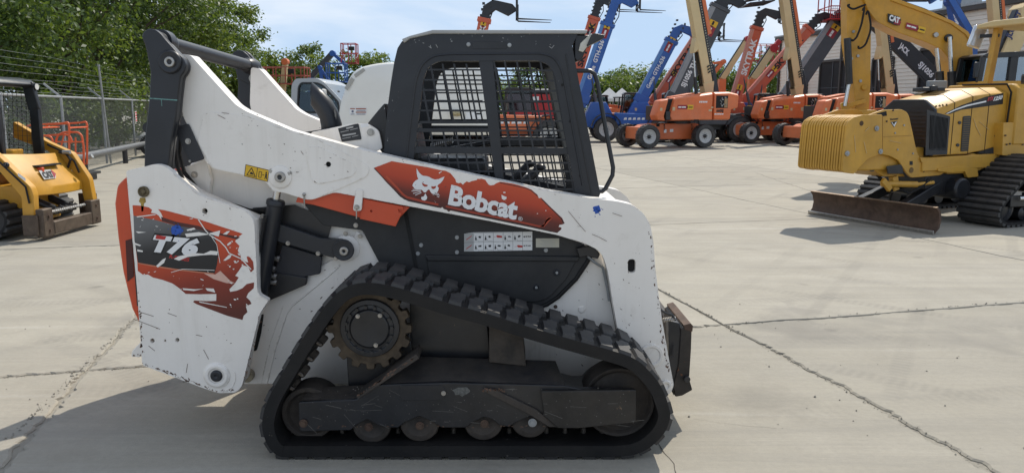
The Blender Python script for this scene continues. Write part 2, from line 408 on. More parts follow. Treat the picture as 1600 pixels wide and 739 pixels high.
# ================================================================== SETTING
def concrete(name, tone=1.0, rubble=False):
    m, nt, b = new_mat(name)
    t = nt.nodes.new('ShaderNodeTexCoord').outputs['Object']
    big = noise(nt, t, .22, 4, .6, .5); mid = noise(nt, t, 1.7, 7, .68, .3); fine = noise(nt, t, 28, 8, .75); grit = noise(nt, t, 240, 3, .6)
    A = [x * tone for x in (.285, .262, .212)]; B = [x * tone for x in (.40, .372, .312)]
    c = mixc(nt, ramp(nt, mid, .28, .74), c4(A), c4(B))
    c = mixc(nt, ramp(nt, big, .3, .75), c, c4([x * tone for x in (.375, .342, .272)]))
    # worn light and dark streaks along the driving direction
    mpn = N(nt, 'ShaderNodeMapping'); mpn.inputs['Rotation'].default_value = (0, 0, -.24); mpn.inputs['Scale'].default_value = (.16, 2.4, 1)
    nt.links.new(t, mpn.inputs['Vector'])
    st = noise(nt, mpn.outputs[0], 1.0, 7, .7, .6)
    c = mixc(nt, math_n(nt, 'MULTIPLY', ramp(nt, st, .48, .74), .66), c, c4([x * tone for x in (.235, .222, .195)]))
    c = mixc(nt, math_n(nt, 'MULTIPLY', ramp(nt, st, .25, .42, (1, 1, 1, 1), (0, 0, 0, 1)), .55), c, c4([x * tone for x in (.50, .475, .42)]))
    # damp blotches
    bl = noise(nt, t, .55, 5, .6, .8)
    c = mixc(nt, math_n(nt, 'MULTIPLY', ramp(nt, bl, .60, .68), .42), c, c4([x * tone for x in (.16, .15, .135)]))
    c = mixc(nt, math_n(nt, 'MULTIPLY', ramp(nt, fine, .35, .7), .38), c, c4([x * tone for x in (.24, .225, .195)]))
    c = mixc(nt, math_n(nt, 'MULTIPLY', ramp(nt, grit, .55, .8), .45), c, c4([x * tone for x in (.16, .148, .13)]))
    c = mixc(nt, math_n(nt, 'MULTIPLY', ramp(nt, grit, .2, .4, (1, 1, 1, 1), (0, 0, 0, 1)), .3), c, c4([x * tone for x in (.55, .53, .49)]))
    # oil drips and ladder marks left by tracks
    vo = N(nt, 'ShaderNodeTexVoronoi', Scale=1.1); nt.links.new(t, vo.inputs['Vector'])
    vd0 = math_n(nt, 'ADD', vo.outputs['Distance'], math_n(nt, 'MULTIPLY', mid, .22))
    c = mixc(nt, math_n(nt, 'MULTIPLY', ramp(nt, vd0, .14, .20, (1, 1, 1, 1), (0, 0, 0, 1)), .45), c, c4([x * tone for x in (.13, .12, .105)]))
    for rot, sc, ph in ((.55, .42, 0.0), (-.9, .33, 3.1), (1.35, .27, 7.7)):
        mt = N(nt, 'ShaderNodeMapping'); mt.inputs['Rotation'].default_value = (0, 0, rot); mt.inputs['Location'].default_value = (ph, 0, 0); nt.links.new(t, mt.inputs['Vector'])
        w1 = N(nt, 'ShaderNodeTexWave', Scale=sc, Distortion=1.2, Detail=1); w1.inputs['Detail Scale'].default_value = .3; nt.links.new(mt.outputs[0], w1.inputs['Vector'])
        w2 = N(nt, 'ShaderNodeTexWave', Scale=5.2, Distortion=.5); w2.bands_direction = 'Y'; nt.links.new(mt.outputs[0], w2.inputs['Vector'])
        f = math_n(nt, 'MULTIPLY', ramp(nt, w1.outputs['Fac'], .90, .97), math_n(nt, 'MULTIPLY', math_n(nt, 'ADD', math_n(nt, 'MULTIPLY', w2.outputs['Fac'], .6), .4), ramp(nt, noise(nt, t, .5, 3), .45, .65)))
        c = mixc(nt, math_n(nt, 'MULTIPLY', f, .34), c, c4([x * tone for x in (.17, .16, .14)]))
    if not rubble:
        oi = nt.nodes.new('ShaderNodeObjectInfo')
        hv = nt.nodes.new('ShaderNodeHueSaturation'); nt.links.new(c, hv.inputs['Color'])
        nt.links.new(math_n(nt, 'ADD', math_n(nt, 'MULTIPLY', oi.outputs['Random'], .14), .93), hv.inputs['Value']); c = hv.outputs[0]
        # stain left by a leak in front of the loader
        gp = Vector(G(1195, 625)); vd = nt.nodes.new('ShaderNodeVectorMath'); vd.operation = 'DISTANCE'; vd.inputs[1].default_value = gp
        nt.links.new(t, vd.inputs[0])
        ds = math_n(nt, 'ADD', vd.outputs['Value'], math_n(nt, 'MULTIPLY', noise(nt, t, 5, 5, .65), .5))
        c = mixc(nt, math_n(nt, 'MULTIPLY', ramp(nt, ds, .36, .56, (1, 1, 1, 1), (0, 0, 0, 1)), .34), c, (.15, .14, .12, 1))
    nt.links.new(c, b.inputs['Base Color']); b.inputs['Roughness'].default_value = .85; b.inputs['Specular IOR Level'].default_value = .3
    mp2 = N(nt, 'ShaderNodeMapping'); mp2.inputs['Rotation'].default_value = (0, 0, -.24); mp2.inputs['Scale'].default_value = (1.2, 14, 1)
    nt.links.new(t, mp2.inputs['Vector'])
    h = math_n(nt, 'ADD', math_n(nt, 'MULTIPLY', noise(nt, mp2.outputs[0], 1.6, 4, .6, .4), 1.2), math_n(nt, 'ADD', math_n(nt, 'MULTIPLY', grit, .45), fine))
    bp = N(nt, 'ShaderNodeBump', Strength=.9 if rubble else .42, Distance=.012 if rubble else .006); nt.links.new(h, bp.inputs['Height']); nt.links.new(bp.outputs[0], b.inputs['Normal'])
    return m
CONC = concrete('yard_concrete'); JOINT = concrete('joint_rubble', .98, True)
mb = MB(); mb.sheet([(-1500, -60, -.06), (1500, -60, -.06), (1500, 3000, -.06), (-1500, 3000, -.06)])
yard = mb.build('ground', CONC, smooth=0, fix=False); tag(yard, kind='structure')
mb = MB(); mb.sheet([(-14, .6, -.012), (18, .6, -.012), (18, 13, -.012), (-14, 13, -.012)])
jf = mb.build('joint_filler', JOINT, yard, smooth=0, fix=False)
mb = MB(); mb.sheet([(-60, 0, -.04), (60, 0, -.04), (60, 60, -.04), (-60, 60, -.04)])
mb.build('joint_bed', JOINT, yard, smooth=0, fix=False)
GO = G(1130, 507).xy; E1 = Vector((.9715, .237)); E2 = Vector((-.237, .9715)); SA, SB = 4.48, 4.95
def inview(p):
    d = Vector((p[0], p[1], -CAMH)); f = d.y * _c - d.z * _s
    if f < .3: return False
    return -120 < 800 + F * d.x / f < 1720 and 369.5 - F * (d.y * _s + d.z * _c) / f < 860
rs = random.Random(3)
# every edge line of the grid wanders a little; the two slabs beside it share the line and leave a crumbled joint
def wander(key, s):
    a = (ord(key[0]) * 31 + key[1] * 17 + 400) * .37
    return .012 * math.sin(s * 2.1 + a) + .008 * math.sin(s * 5.7 + a * 2) + .006 * math.sin(s * 13 + a * 3)
def crumble(r, s, near): return (r.random() ** 3) * (.030 if near else .010)
for i in range(-9, 12):
    for j in range(-3, 7):
        c0 = GO + E1 * SA * i + E2 * SB * j
        cs = [c0, c0 + E1 * SA, c0 + E1 * SA + E2 * SB, c0 + E2 * SB]
        test = [c0 + E1 * SA * a / 6 + E2 * SB * b / 6 for a in range(7) for b in range(7)]
        if not any(inview(p) and p.y < 36 for p in test): continue
        cen = c0 + E1 * SA / 2 + E2 * SB / 2; dist = cen.length; near = dist < 9
        step = .035 if near else (.25 if dist < 16 else 1.2); half = .008 if near else .005
        ring = []
        for k, (o, d, L, nrm, key) in enumerate((
                (c0, E1, SA, E2, ('h', j, i)), (c0 + E1 * SA, E2, SB, -E1, ('v', i + 1, j)),
                (c0 + E1 * SA + E2 * SB, -E1, SA, -E2, ('h', j + 1, i)), (c0 + E2 * SB, -E2, SB, E1, ('v', i, j)))):
            n = max(2, int(L / step))
            for q in range(n):
                s = q / n * L
                if q and min(s, L - s) < .07: continue
                sg = s if k < 2 else L - s
                w = wander(key[:2], sg + key[2] * 3) * (min(1, min(s, L - s) / .4))
                sign = 1 if k in (0, 3) else -1
                off = half + (crumble(rs, s, near) if q else 0) + sign * w
                cm = half if q == 0 else 0
                p = o + d * (s if q else half) + nrm * off
                ring.append(p)
        mb = MB(); n = len(ring); inn = [p + (cen - p).normalized() * (.014 if near else .006) for p in ring]
        mb.add([(p.x, p.y, -.05) for p in ring] + [(p.x, p.y, -.008) for p in ring] + [(p.x, p.y, 0) for p in inn],
               [(a, (a + 1) % n, n + (a + 1) % n, n + a) for a in range(n)] + [(n + a, n + (a + 1) % n, 2 * n + (a + 1) % n, 2 * n + a) for a in range(n)] + [tuple(range(2 * n, 3 * n))])
        mb.build('concrete_slab', CONC, yard, smooth=0, fix=False)
# hairline cracks and loose crumbs
CRK = mat('crack_dirt', (.07, .062, .05), .9)
def crack(pts, w):
    mb = MB(); L = []
    pts = [G(*p) for p in pts]
    for a, b in zip(pts, pts[1:]):
        n = max(3, int((b - a).length / .05))
        for k in range(n): L.append(a.lerp(b, k / n))
    ox = 0; A = []; B = []
    for k, p in enumerate(L):
        ox = ox * .85 + random.uniform(-.012, .012); d = (L[min(k + 1, len(L) - 1)] - L[max(k - 1, 0)]).normalized(); nn = Vector((-d.y, d.x, 0))
        ww = w * random.uniform(.35, 1.2); A.append(p + nn * (ox + ww) + Vector((0, 0, .0012))); B.append(p + nn * (ox - ww) + Vector((0, 0, .0012)))
    n = len(A); mb.add(A + B, [(k, k + 1, n + k + 1, n + k) for k in range(n - 1)])
    mb.build('crack', CRK, yard, smooth=0, fix=False)
crack([(1028, 650), (1040, 700), (1068, 760)], .0035)
crack([(1085, 655), (1160, 664), (1230, 670)], .0008)
crack([(1180, 270), (1275, 302), (1330, 330)], .008)
def crumbs(a, b, n, spread):
    mb = MB(); a, b = G(*a), G(*b)
    for k in range(n):
        p = a.lerp(b, random.random()); r = random.choice((.003, .004, .005, .006, .009)) * random.uniform(.7, 1.2)
        p = p + Vector((random.gauss(0, spread), random.gauss(0, spread), r * .35))
        q = [Vector((random.uniform(.6, 1) * r * x, random.uniform(.6, 1) * r * y, random.uniform(.5, .9) * r * z)) + p for x, y, z in ((1, 0, 0), (-1, 0, 0), (0, 1, 0), (0, -1, 0), (0, 0, 1), (0, 0, -1))]
        mb.add(q, [(0, 2, 4), (2, 1, 4), (1, 3, 4), (3, 0, 4), (2, 0, 5), (1, 2, 5), (3, 1, 5), (0, 3, 5)])
    o = mb.build('joint_crumbs', JOINT, yard, smooth=0, fix=False); o['kind'] = 'stuff'
crumbs((1030, 452), (1580, 750), 260, .014); crumbs((1080, 512), (1600, 470), 90, .012)
crumbs((0, 697), (210, 500), 170, .014); crumbs((0, 590), (220, 574), 90, .012)
crumbs((1100, 640), (1600, 560), 60, .8); crumbs((0, 480), (190, 640), 30, .5)
# ------------------------------------------------------------------ warehouse
SIDING = mat('beige_lap_siding', (.80, .75, .64), .7, var=.06, vs=.8); TRIM = mat('dark_brown_trim', (.06, .052, .045), .6)
WALLIN = mat('opening_shade', (.02, .02, .021), .8, var=.4, vs=.6)
def eave_pt(u, v, z=7.0):
    d = ray(u, v); t = (z - CAMH) / d.z; return Vector((d.x * t, d.y * t, 0))
bL, bR = eave_pt(1219, 62), eave_pt(1600, 1)
bd = (bR - bL).normalized(); bn = Vector((-bd.y, bd.x, 0)); bn = bn if bn.x < 0 else -bn       # outward, towards the yard
bEnd = bL + bd * ((bR - bL).length + 14)
wh = thing('warehouse', 'long beige metal sided warehouse with dark open bays behind the lifts', 'warehouse', tuple(bL))
Lw = (bEnd - bL).length; mb = MB()
core0 = bL - bn * .1
mb.solid([core0, core0 + bd * Lw, core0 + bd * Lw - bn * 18, core0 - bn * 18], (0, 0, 6.9)); mb.build('wall', SIDING, wh, smooth=0)
mb = MB(); zz = 0.15
while zz < 6.85:
    a = bL + Vector((0, 0, zz)); prof = [a - bn * .1, a + bn * .035, a + Vector((0, 0, .225)) - bn * .0, a + Vector((0, 0, .225)) - bn * .1]
    mb.solid(prof, bd * Lw); zz += .23
mb.build('lap_siding', SIDING, wh, smooth=0)['kind'] = 'stuff'
mb = MB(); a = bL + Vector((0, 0, 7.0)) + bn * .12; mb.bar(a - bd * .3, a + bd * (Lw + .3), .34, .26); mb.build('gutter', TRIM, wh, bevel=.02)
mb = MB(); a = bL - bd * .4 + bn * .3 + Vector((0, 0, 7.14)); mb.solid([a, a + bd * (Lw + .8), a + bd * (Lw + .8) - bn * 9 + Vector((0, 0, .5)), a - bn * 9 + Vector((0, 0, .5))], (0, 0, .1)); mb.build('roof', GALV, wh, smooth=0)
def wall_at(u, v): return RP(u, v, bL, bn)
for u in (1219.5, 1316, 1466, 1374):
    p = wall_at(u, 100); mb = MB(); q = Vector((p.x, p.y, 0)) + bn * .1; mb.bar(q, q + Vector((0, 0, 6.95)), .16, .16, up=bd); mb.build('downspout', TRIM, wh, bevel=.015)
def bay(u0, u1, vtop, zbot, nm='bay_opening', mull=True):
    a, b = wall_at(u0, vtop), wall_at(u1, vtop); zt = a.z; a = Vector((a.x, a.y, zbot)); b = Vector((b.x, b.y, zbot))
    mb = MB(); mb.solid([a + bn * .05, b + bn * .05, b + bn * .05 + Vector((0, 0, zt - zbot)), a + bn * .05 + Vector((0, 0, zt - zbot))], -bn * .1); d = mb.build(nm, WALLIN, wh, smooth=0)  # flat near-black panel in place of the shade inside the opening
    mb = MB(); up = Vector((0, 0, zt - zbot))
    mb.bar(a + bn * .07, a + bn * .07 + up, .14, .12, up=bd); mb.bar(b + bn * .07, b + bn * .07 + up, .14, .12, up=bd); mb.bar(a + up + bn * .075, b + up + bn * .075, .12, .16)
    mb.build('door_frame', TRIM, d, smooth=0)
    if mull:
        mb = MB()
        for k in (.33, .66): q = a.lerp(b, k) + bn * .06; mb.bar(q, q + up, .06, .07, up=bd)
        for k in (.3, .62): mb.bar(a + up * k + bn * .06, b + up * k + bn * .06, .06, .05)
        mb.build('door_rail', GREYB, d, smooth=0)
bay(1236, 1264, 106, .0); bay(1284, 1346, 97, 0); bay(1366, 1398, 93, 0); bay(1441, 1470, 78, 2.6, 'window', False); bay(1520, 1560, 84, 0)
p = wall_at(1450, 30); rt = thing('roof_vent', 'small grey box vent on the warehouse roof behind the excavator boom', 'vent', (0, 0, 0))
q = Vector((p.x, p.y, 7.3)) - bn * 2.2; mb = MB(); mb.box(q + Vector((0, 0, .32)), (1.5, 1.5, .75)); mb.build('housing', GALV, rt, bevel=.03); mb = MB(); mb.box(q + Vector((0, 0, .76)), (1.75, 1.75, .1)); mb.build('cap', GALV, rt, bevel=.02)
# ------------------------------------------------------------------ fence
FA = Vector((-10.9, 17.9, 0)); fd = Vector((-.247, 1, 0)).normalized(); fn = Vector((-fd.y, fd.x, 0))   # fn points away from the yard (left)
if fn.x > 0: fn = -fn
def fpt(y, z=0, off=0): return FA + fd * ((y - FA.y) / fd.y) + fn * off + Vector((0, 0, z))
fence = thing('chain_link_fence', 'grey chain link fence with barbed wire arms in front of the trees', 'fence', tuple(fpt(24)))
FTOP = 1.93; ys = [12.5 + 3.75 * k for k in range(14)]; ys = [y - .2 for y in ys]
for y in ys:
    mb = MB(); mb.cyl(fpt(y, -.05), fpt(y, FTOP + .05), .036, n=10); post = mb.build('fence_post', GALV, fence)
    mb = MB(); mb.bar(fpt(y, FTOP), fpt(y, FTOP + .33, .36), .03, .045); mb.build('barb_arm', GALV, post, smooth=0)
mb = MB(); mb.cyl(fpt(ys[0], FTOP), fpt(ys[-1], FTOP), .028, n=8); mb.build('top_rail', GALV, fence)
mb = MB(); y0, y1 = ys[0], ys[-1]; hgt = FTOP - .05; Lf = (fpt(y1) - fpt(y0)).length
def tri(mb, a, b, r):
    d = (b - a).normalized(); s1 = d.cross(Vector((1, 0, 0))).normalized() * r; s2 = d.cross(s1)
    mb.add([a + s1, a - s1 * .5 + s2 * .87, a - s1 * .5 - s2 * .87, b + s1, b - s1 * .5 + s2 * .87, b - s1 * .5 - s2 * .87], [(0, 1, 4, 3), (1, 2, 5, 4), (2, 0, 3, 5)])
k = -hgt
while k < Lf:
    for sgn in (1, -1):
        a = fpt(y0, .05, .03) + fd * (k if sgn > 0 else k + hgt); b = a + fd * hgt * sgn + Vector((0, 0, hgt))
        tri(mb, a, b, .0024)
    k += .075
o = mb.build('chain_link_mesh', GALV, fence, smooth=0, fix=False); o['kind'] = 'stuff'
for q in range(3):
    mb = MB(); z = FTOP + .11 * (q + 1); off = .12 * (q + 1)
    path = [fpt(y0 + (y1 - y0) * t / 60, z - .03 * math.sin((t % 5) / 5 * PI), off) for t in range(61)]
    mb.tube(path, .0042, 4); mb.build('barbed_wire', GALV, fence)
pw = []
for q in range(5):
    mb = MB(); z = 2.35 + .17 * q
    path = [fpt(y0 + (y1 - y0) * t / 60, z - .05 * math.sin((t % 12) / 12 * PI), .25 + .14 * q) for t in range(61)]
    mb.tube(path, .0042, 4); mb.build('barbed_wire', GALV, fence)
for y in (12.3, 33.0, 46.0):
    mb = MB(); mb.cyl(fpt(y, FTOP - .1, .06), fpt(y, 3.15, .85), .016, n=6); mb.build('barb_arm', GALV, fence, smooth=0)
b0 = RP(172, 236, fpt(20, 0, -.12), fn); b1 = RP(154, 103, fpt(20, 0, -.12), fn)
pl = thing('metal_pole', 'slim leaning grey metal pole standing against the chain link fence', 'pole', (b0.x, b0.y, 0))
mb = MB(); mb.cyl((b0.x, b0.y, -.05), b1, .032, n=10); mb.build('shaft', GALV, pl)
mb = MB(); mb.cyl(b1 - Vector((0, 0, .02)), b1 + Vector((0, 0, .03)), .045, n=10); mb.build('cap', GALV, pl)
sg0 = RP(211, 176, fpt(26, 0, -.05), fn)
sgn = thing('warning_sign', 'small red and white notice sign fixed on the chain link fence', 'sign', tuple(sg0))
mb = MB(); w = fd * .22; h = Vector((0, 0, .36)); c = sg0 - h * .9; mb.solid([c, c + w, c + w + h, c + h], fn * .006); mb.build('panel', WPRINT, sgn, smooth=0)
mb = MB(); e = -fn * .004
for a, b in ((.05, .2), (.28, .45), (.52, .7), (.78, .95)): mb.sheet([c + w * .08 + h * a + e, c + w * .92 + h * a + e, c + w * .92 + h * b + e, c + w * .08 + h * b + e])
mb.build('print', RPRINT, sgn, smooth=0)
gr = thing('pipe_guard_rail', 'long grey pipe guard rail on short black posts along the fence', 'guard rail', tuple(fpt(23, 0, -.55)))
mb = MB(); mb.cyl(fpt(14, .47, -.55), fpt(40, .47, -.55), .085, n=14); mb.build('pipe', mat('dull_grey_pipe', (.15, .155, .16), .5, .3, var=.2), gr)
for y in (15.2, 19.3, 23.4, 27.5, 31.6, 35.7):
    mb = MB(); mb.cyl(fpt(y, -.05, -.55), fpt(y, .43, -.55), .075, n=12); mb.build('post', BLACKF, gr)
# ------------------------------------------------------------------ trees
def leaf_mat(name, a, b, tr):
    m, nt, bs = new_mat(name); out = nt.nodes['Material Output']
    t = nt.nodes.new('ShaderNodeTexCoord').outputs['Object']
    n = noise(nt, t, .9, 4, .6); n2 = noise(nt, t, 7, 2)
    c = mixc(nt, ramp(nt, math_n(nt, 'ADD', math_n(nt, 'MULTIPLY', n, .6), math_n(nt, 'MULTIPLY', n2, .4)), .35, .65), c4(a), c4(b))
    nt.links.new(c, bs.inputs['Base Color']); bs.inputs['Roughness'].default_value = .5; bs.inputs['Specular IOR Level'].default_value = .35
    tl = nt.nodes.new('ShaderNodeBsdfTranslucent'); nt.links.new(mixc(nt, .5, c, c4(tr)), tl.inputs['Color'])
    x = nt.nodes.new('ShaderNodeMixShader'); x.inputs[0].default_value = .30
    nt.links.new(bs.outputs[0], x.inputs[1]); nt.links.new(tl.outputs[0], x.inputs[2]); nt.links.new(x.outputs[0], out.inputs[0]); return m
LEAF = [leaf_mat('leaf_dark_green', (.024, .052, .014), (.058, .098, .024), (.18, .27, .025)), leaf_mat('leaf_mid_green', (.05, .096, .022), (.09, .14, .03), (.32, .44, .035)),
        leaf_mat('leaf_light_green', (.095, .15, .03), (.14, .19, .042), (.46, .55, .06)), leaf_mat('leaf_yellowing', (.16, .13, .03), (.12, .14, .03), (.4, .32, .05))]
BARK = mat('tree_bark', (.075, .058, .042), .9, var=.4, vs=6, bump=.3, bs=25)
def tree(base, H, R, n, leaf, label, seed, z0=.8, wts=(.50, .34, .15, .01), loose=1.0, group='trees behind the fence', sy=1.0):
    rg = np.random.RandomState(seed); rr = random.Random(seed); base = Vector(base)
    t = thing('tree', label, 'tree', tuple(base), group)
    mb = MB(); top = H * .62
    lean = Vector((rr.uniform(-.4, .4), rr.uniform(-.4, .4), 0))
    trunk = [base + lean * (k / 6) ** 1.5 + Vector((0, 0, top * k / 6 - .1)) for k in range(7)]
    mb.tube(trunk, .1, 9, radii=[H * .022 * (1 - .11 * k) + .02 for k in range(7)]); tk = mb.build('trunk', BARK, t)
    ncl = int(46 * loose); cen = []; mb = MB()
    for k in range(ncl):
        while True:
            q = np.array([rr.uniform(-1, 1) for _ in range(3)]); l = np.linalg.norm(q)
            if .25 < l < 1 and rr.random() < .25 + .75 * l: break
        zc = z0 + (H - z0) * .52; hh = (H - z0) * .5
        p = base + Vector((q[0] * R * rr.uniform(.75, 1.08), q[1] * R * sy * rr.uniform(.75, 1.08), zc + q[2] * hh * (1.0 if q[2] > 0 else .95)))
        cen.append(p)
        if k % 3 == 0:
            s0 = trunk[min(6, max(1, int((p.z - base.z) / top * 4)))]; mid = s0.lerp(p, .5) + Vector((0, 0, -.1 * R * rr.random()))
            mb.tube([s0, mid, p], .03, 5, radii=[H * .008 + .012, H * .005 + .008, .012])
    mb.build('limb', BARK, t)
    cen = np.array([list(p) for p in cen]); cr = R * rg.uniform(.16, .38, ncl) / (loose ** .4); prob = cr ** 2 / np.sum(cr ** 2)
    ci = rg.choice(ncl, n, p=prob); dirs = rg.normal(size=(n, 3)); dirs /= np.linalg.norm(dirs, axis=1)[:, None]
    rad = cr[ci] * rg.uniform(0, 1, n) ** .42 * (1 + .25 * rg.normal(size=n)); P0 = cen[ci] + dirs * rad[:, None] * np.array([1.1, 1.1, .72])
    keep = P0[:, 2] > base.z + .05; P0 = P0[keep]; dirs = dirs[keep]; ci = ci[keep]; n = len(P0)
    nrm = dirs * .6 + rg.normal(size=(n, 3)) * .7 + np.array([0, 0, .55]); nrm /= np.linalg.norm(nrm, axis=1)[:, None]
    a = np.cross(nrm, rg.normal(size=(n, 3))); a /= np.linalg.norm(a, axis=1)[:, None]; b = np.cross(nrm, a)
    L = leaf * rg.uniform(.6, 1.35, n)[:, None]; W = L * .5
    V = np.stack([P0 - a * L * .5, P0 + b * W * .5 + nrm * W * .12, P0 + a * L * .5, P0 - b * W * .5 + nrm * W * .12], 1).reshape(-1, 3) - np.array(base)
    me = bpy.data.meshes.new('crown'); me.vertices.add(4 * n); me.vertices.foreach_set('co', V.astype(np.float32).ravel())
    me.loops.add(4 * n); me.loops.foreach_set('vertex_index', np.arange(4 * n, dtype=np.int32)); me.polygons.add(n); me.polygons.foreach_set('loop_start', np.arange(0, 4 * n, 4, dtype=np.int32))
    for m in LEAF: me.materials.append(m)
    tone = rg.uniform(0, 1, ncl)[ci] * .45 + rg.uniform(0, 1, n) * .55; cw = np.cumsum(wts) / sum(wts)
    me.polygons.foreach_set('material_index', np.clip(np.searchsorted(cw, tone), 0, 3).astype(np.int32)); me.update(calc_edges=True); me.validate()
    o = bpy.data.objects.new('crown', me); link(o, t); return t
tree((-16.6, 21.0, 0), 9.5, 4.3, 34000, .17, 'big dark green tree at the far left edge behind the fence', 11, .3)
tree((-15.6, 27.5, 0), 11.0, 4.1, 30000, .17, 'dense drooping green tree behind the fence above the yellow loader', 12, .3, (.42, .38, .18, .02))
tree((-18.0, 34.5, 0), 12.5, 4.5, 30000, .19, 'tall dark tree rising behind the black rear link of the white loader', 13, .3, (.58, .30, .11, .01))
tree((-19.6, 42.0, 0), 13.5, 4.4, 34000, .22, 'broad mid green tree above the black cross tube', 14, .4, (.38, .38, .21, .03))
tree((-21.4, 50.0, 0), 12.6, 4.3, 32000, .25, 'green tree with a few yellowing leaves behind the cross tube', 15, .4, (.2, .42, .32, .06))
tree((-21.6, 57.5, 0), 10.2, 3.7, 20000, .27, 'airy light green tree at the right end of the tree row', 16, .4, (.2, .42, .36, .02), 1.35)
tree((-25.0, 40.0, 0), 13.0, 5.0, 18000, .28, 'tallest tree set back deep in the row at the left', 17, 1)
tree((-13.9, 20.5, 0), 2.6, 1.7, 9000, .12, 'low leafy shrub growing against the fence behind the orange rails', 18, .1, (.5, .4, .1, 0), 1, 'shrubs along the fence')
tree((-15.2, 26.6, 0), 3.0, 1.7, 9000, .13, 'low shrub tangled in the fence below the leaning pole', 19, .1, (.5, .38, .12, 0), 1, 'shrubs along the fence')
tree((-16.0, 31.5, 0), 3.4, 1.6, 8000, .14, 'bright bushy shrub beside the fence sign', 20, .1, (.2, .45, .33, .02), 1, 'shrubs along the fence')
tree((-16.8, 62.0, 0), 7.2, 3.1, 9000, .3, 'light green bushy tree between the boom lifts and the white tank', 21, .5, (.12, .42, .44, .02), 1.3, 'trees beyond the yard')
tree((-11.8, 64.0, 0), 6.4, 3.0, 8000, .3, 'pale green tree rising just behind the white tank', 22, .5, (.12, .42, .44, .02), 1.2, 'trees beyond the yard')
far = [(-4.5, 82, 5.9, 'low tree seen through the cab window of the white loader'), (2.0, 86, 6.3, 'dark tree seen through the cab window above the red truck'), (8.5, 84, 5.4, 'round tree just right of the white loader cab'),
       (13.0, 88, 5.8, 'bushy tree between the two blue telehandler booms'), (17.5, 90, 5.6, 'dark bushy tree behind the second blue boom'), (23.0, 92, 6.4, 'tree beyond the charcoal boom with white lettering'),
       (28.5, 88, 7.6, 'taller light green tree behind the orange boom lifts'), (33.0, 90, 7.0, 'light green tree left of the warehouse corner'), (37.0, 96, 7.2, 'tree hidden partly by the warehouse corner'), (-9.5, 84, 6.0, 'tree mostly hidden behind the white loader cab')]
for k, (x, y, h, lab) in enumerate(far):
    tree((x, y, 0), h, 4.6, 9500, .36, lab, 40 + k, -.3, (.36, .44, .19, .01) if k < 6 else (.15, .45, .38, .02), 1.0, 'trees along the far side of the yard')
# ================================================================== COMPACT TRACK LOADER (foreground)
YT0, YT1 = 3.46, 3.88           # near track
YA0, YA1 = 3.88, 3.98           # near lift arm
YC = 4.375                      # centre plane of the machine
def mY(y): return 2 * YC - y
L = thing('track_loader', 'white and orange compact track loader with black cab filling the foreground', 'track loader', (-.35, YC, 0))
def bp(name, pts, Y0, Y1, m, holes=(), r=0, bevel=.004, parent=None, label=None, Yr=None, smooth=35):
    mb = MB(); mb.plate(pts, Y0, Y1, holes, r, 0, Yr); return mb.build(name, m, parent or L, bevel=bevel, label=label, smooth=smooth)
def mirror(o, dx=.0, dz=.0):
    """the same part on the far side of the machine: vertices reflected in its centre plane"""
    me = o.data.copy(); org = ORG[o.name]
    for v in me.vertices: v.co.y = 2 * (YC - org.y) - v.co.y; v.co.x += dx; v.co.z += dz
    me.flip_normals(); c = bpy.data.objects.new(o.name.split('.')[0], me); link(c, o.parent)
    for md in o.modifiers:
        b = c.modifiers.new('bevel', 'BEVEL'); b.width = md.width; b.segments = md.segments; b.limit_method = 'ANGLE'; b.angle_limit = md.angle_limit
    return c
def disc(name, u, v, Y0, Y1, rpx, m, parent=None, n=22, prof=None, bevel=.002):
    c = P(u, v, Y0); k = (P(u + 1, v, Y0) - c).length; mb = MB()
    if prof: mb.lathe([(a * rpx * k, b) for a, b in prof], c, (0, 1, 0), n)
    else: mb.cyl(c, c + Vector((0, Y1 - Y0, 0)), rpx * k, n=n)
    return mb.build(name, m, parent or L, bevel=bevel)
def bolt(u, v, Y, rpx, m=STEEL, parent=None, hexa=True):
    c = P(u, v, Y); k = (P(u + 1, v, Y) - c).length; mb = MB()
    mb.cyl(c + Vector((0, .004, 0)), c - Vector((0, .003, 0)), rpx * k * 1.25, n=16); mb.cyl(c, c - Vector((0, .010, 0)), rpx * k * .85, n=6 if hexa else 14)
    return mb.build('bolt', m, parent or L, smooth=30)
# ---- lift arms
ARM = [(281, 84), (298, 87, 4), (368, 164), (384, 174), (455, 204), (576, 237), (760, 278), (860, 299), (925, 310), (966, 315), (988, 320), (1005, 333), (1016, 351), (1021, 378), (1024, 420), (1033, 490), (1045, 560), (1053, 602, 5), (1047, 616, 5), (1036, 614), (1010, 600), (985, 575), (968, 530), (957, 470), (950, 425), (943, 402), (934, 390), (915, 381), (870, 367), (760, 344.5), (640, 322.5), (523, 300.5), (489, 312, 4), (478, 312, 4), (444, 301.5, 4), (427, 299, 4), (415, 284), (380, 274), (333, 264, 5), (321, 252, 5), (286, 182), (280, 154)]
slot = rnd([(981, 405), (993, 405), (993, 426), (981, 426)], 7, 5)
arm = bp('lift_arm', rnd(ARM, 6), YA0, YA1, WHITE, [circ(513, 257, 4.2, 14), slot, circ(1016, 554, 13, 18)], bevel=.011)
farm = mirror(arm, .05, -.02)
mb = MB(); mb.plate([(977, 400), (997, 400), (997, 431), (977, 431)], YA0 + .03, YA0 + .034); mb.plate(circ(513, 257, 7), YA0 + .012, YA0 + .016); mb.build('hole_shade', DARK, arm)  # near-black pieces behind the holes stand in for the shade inside
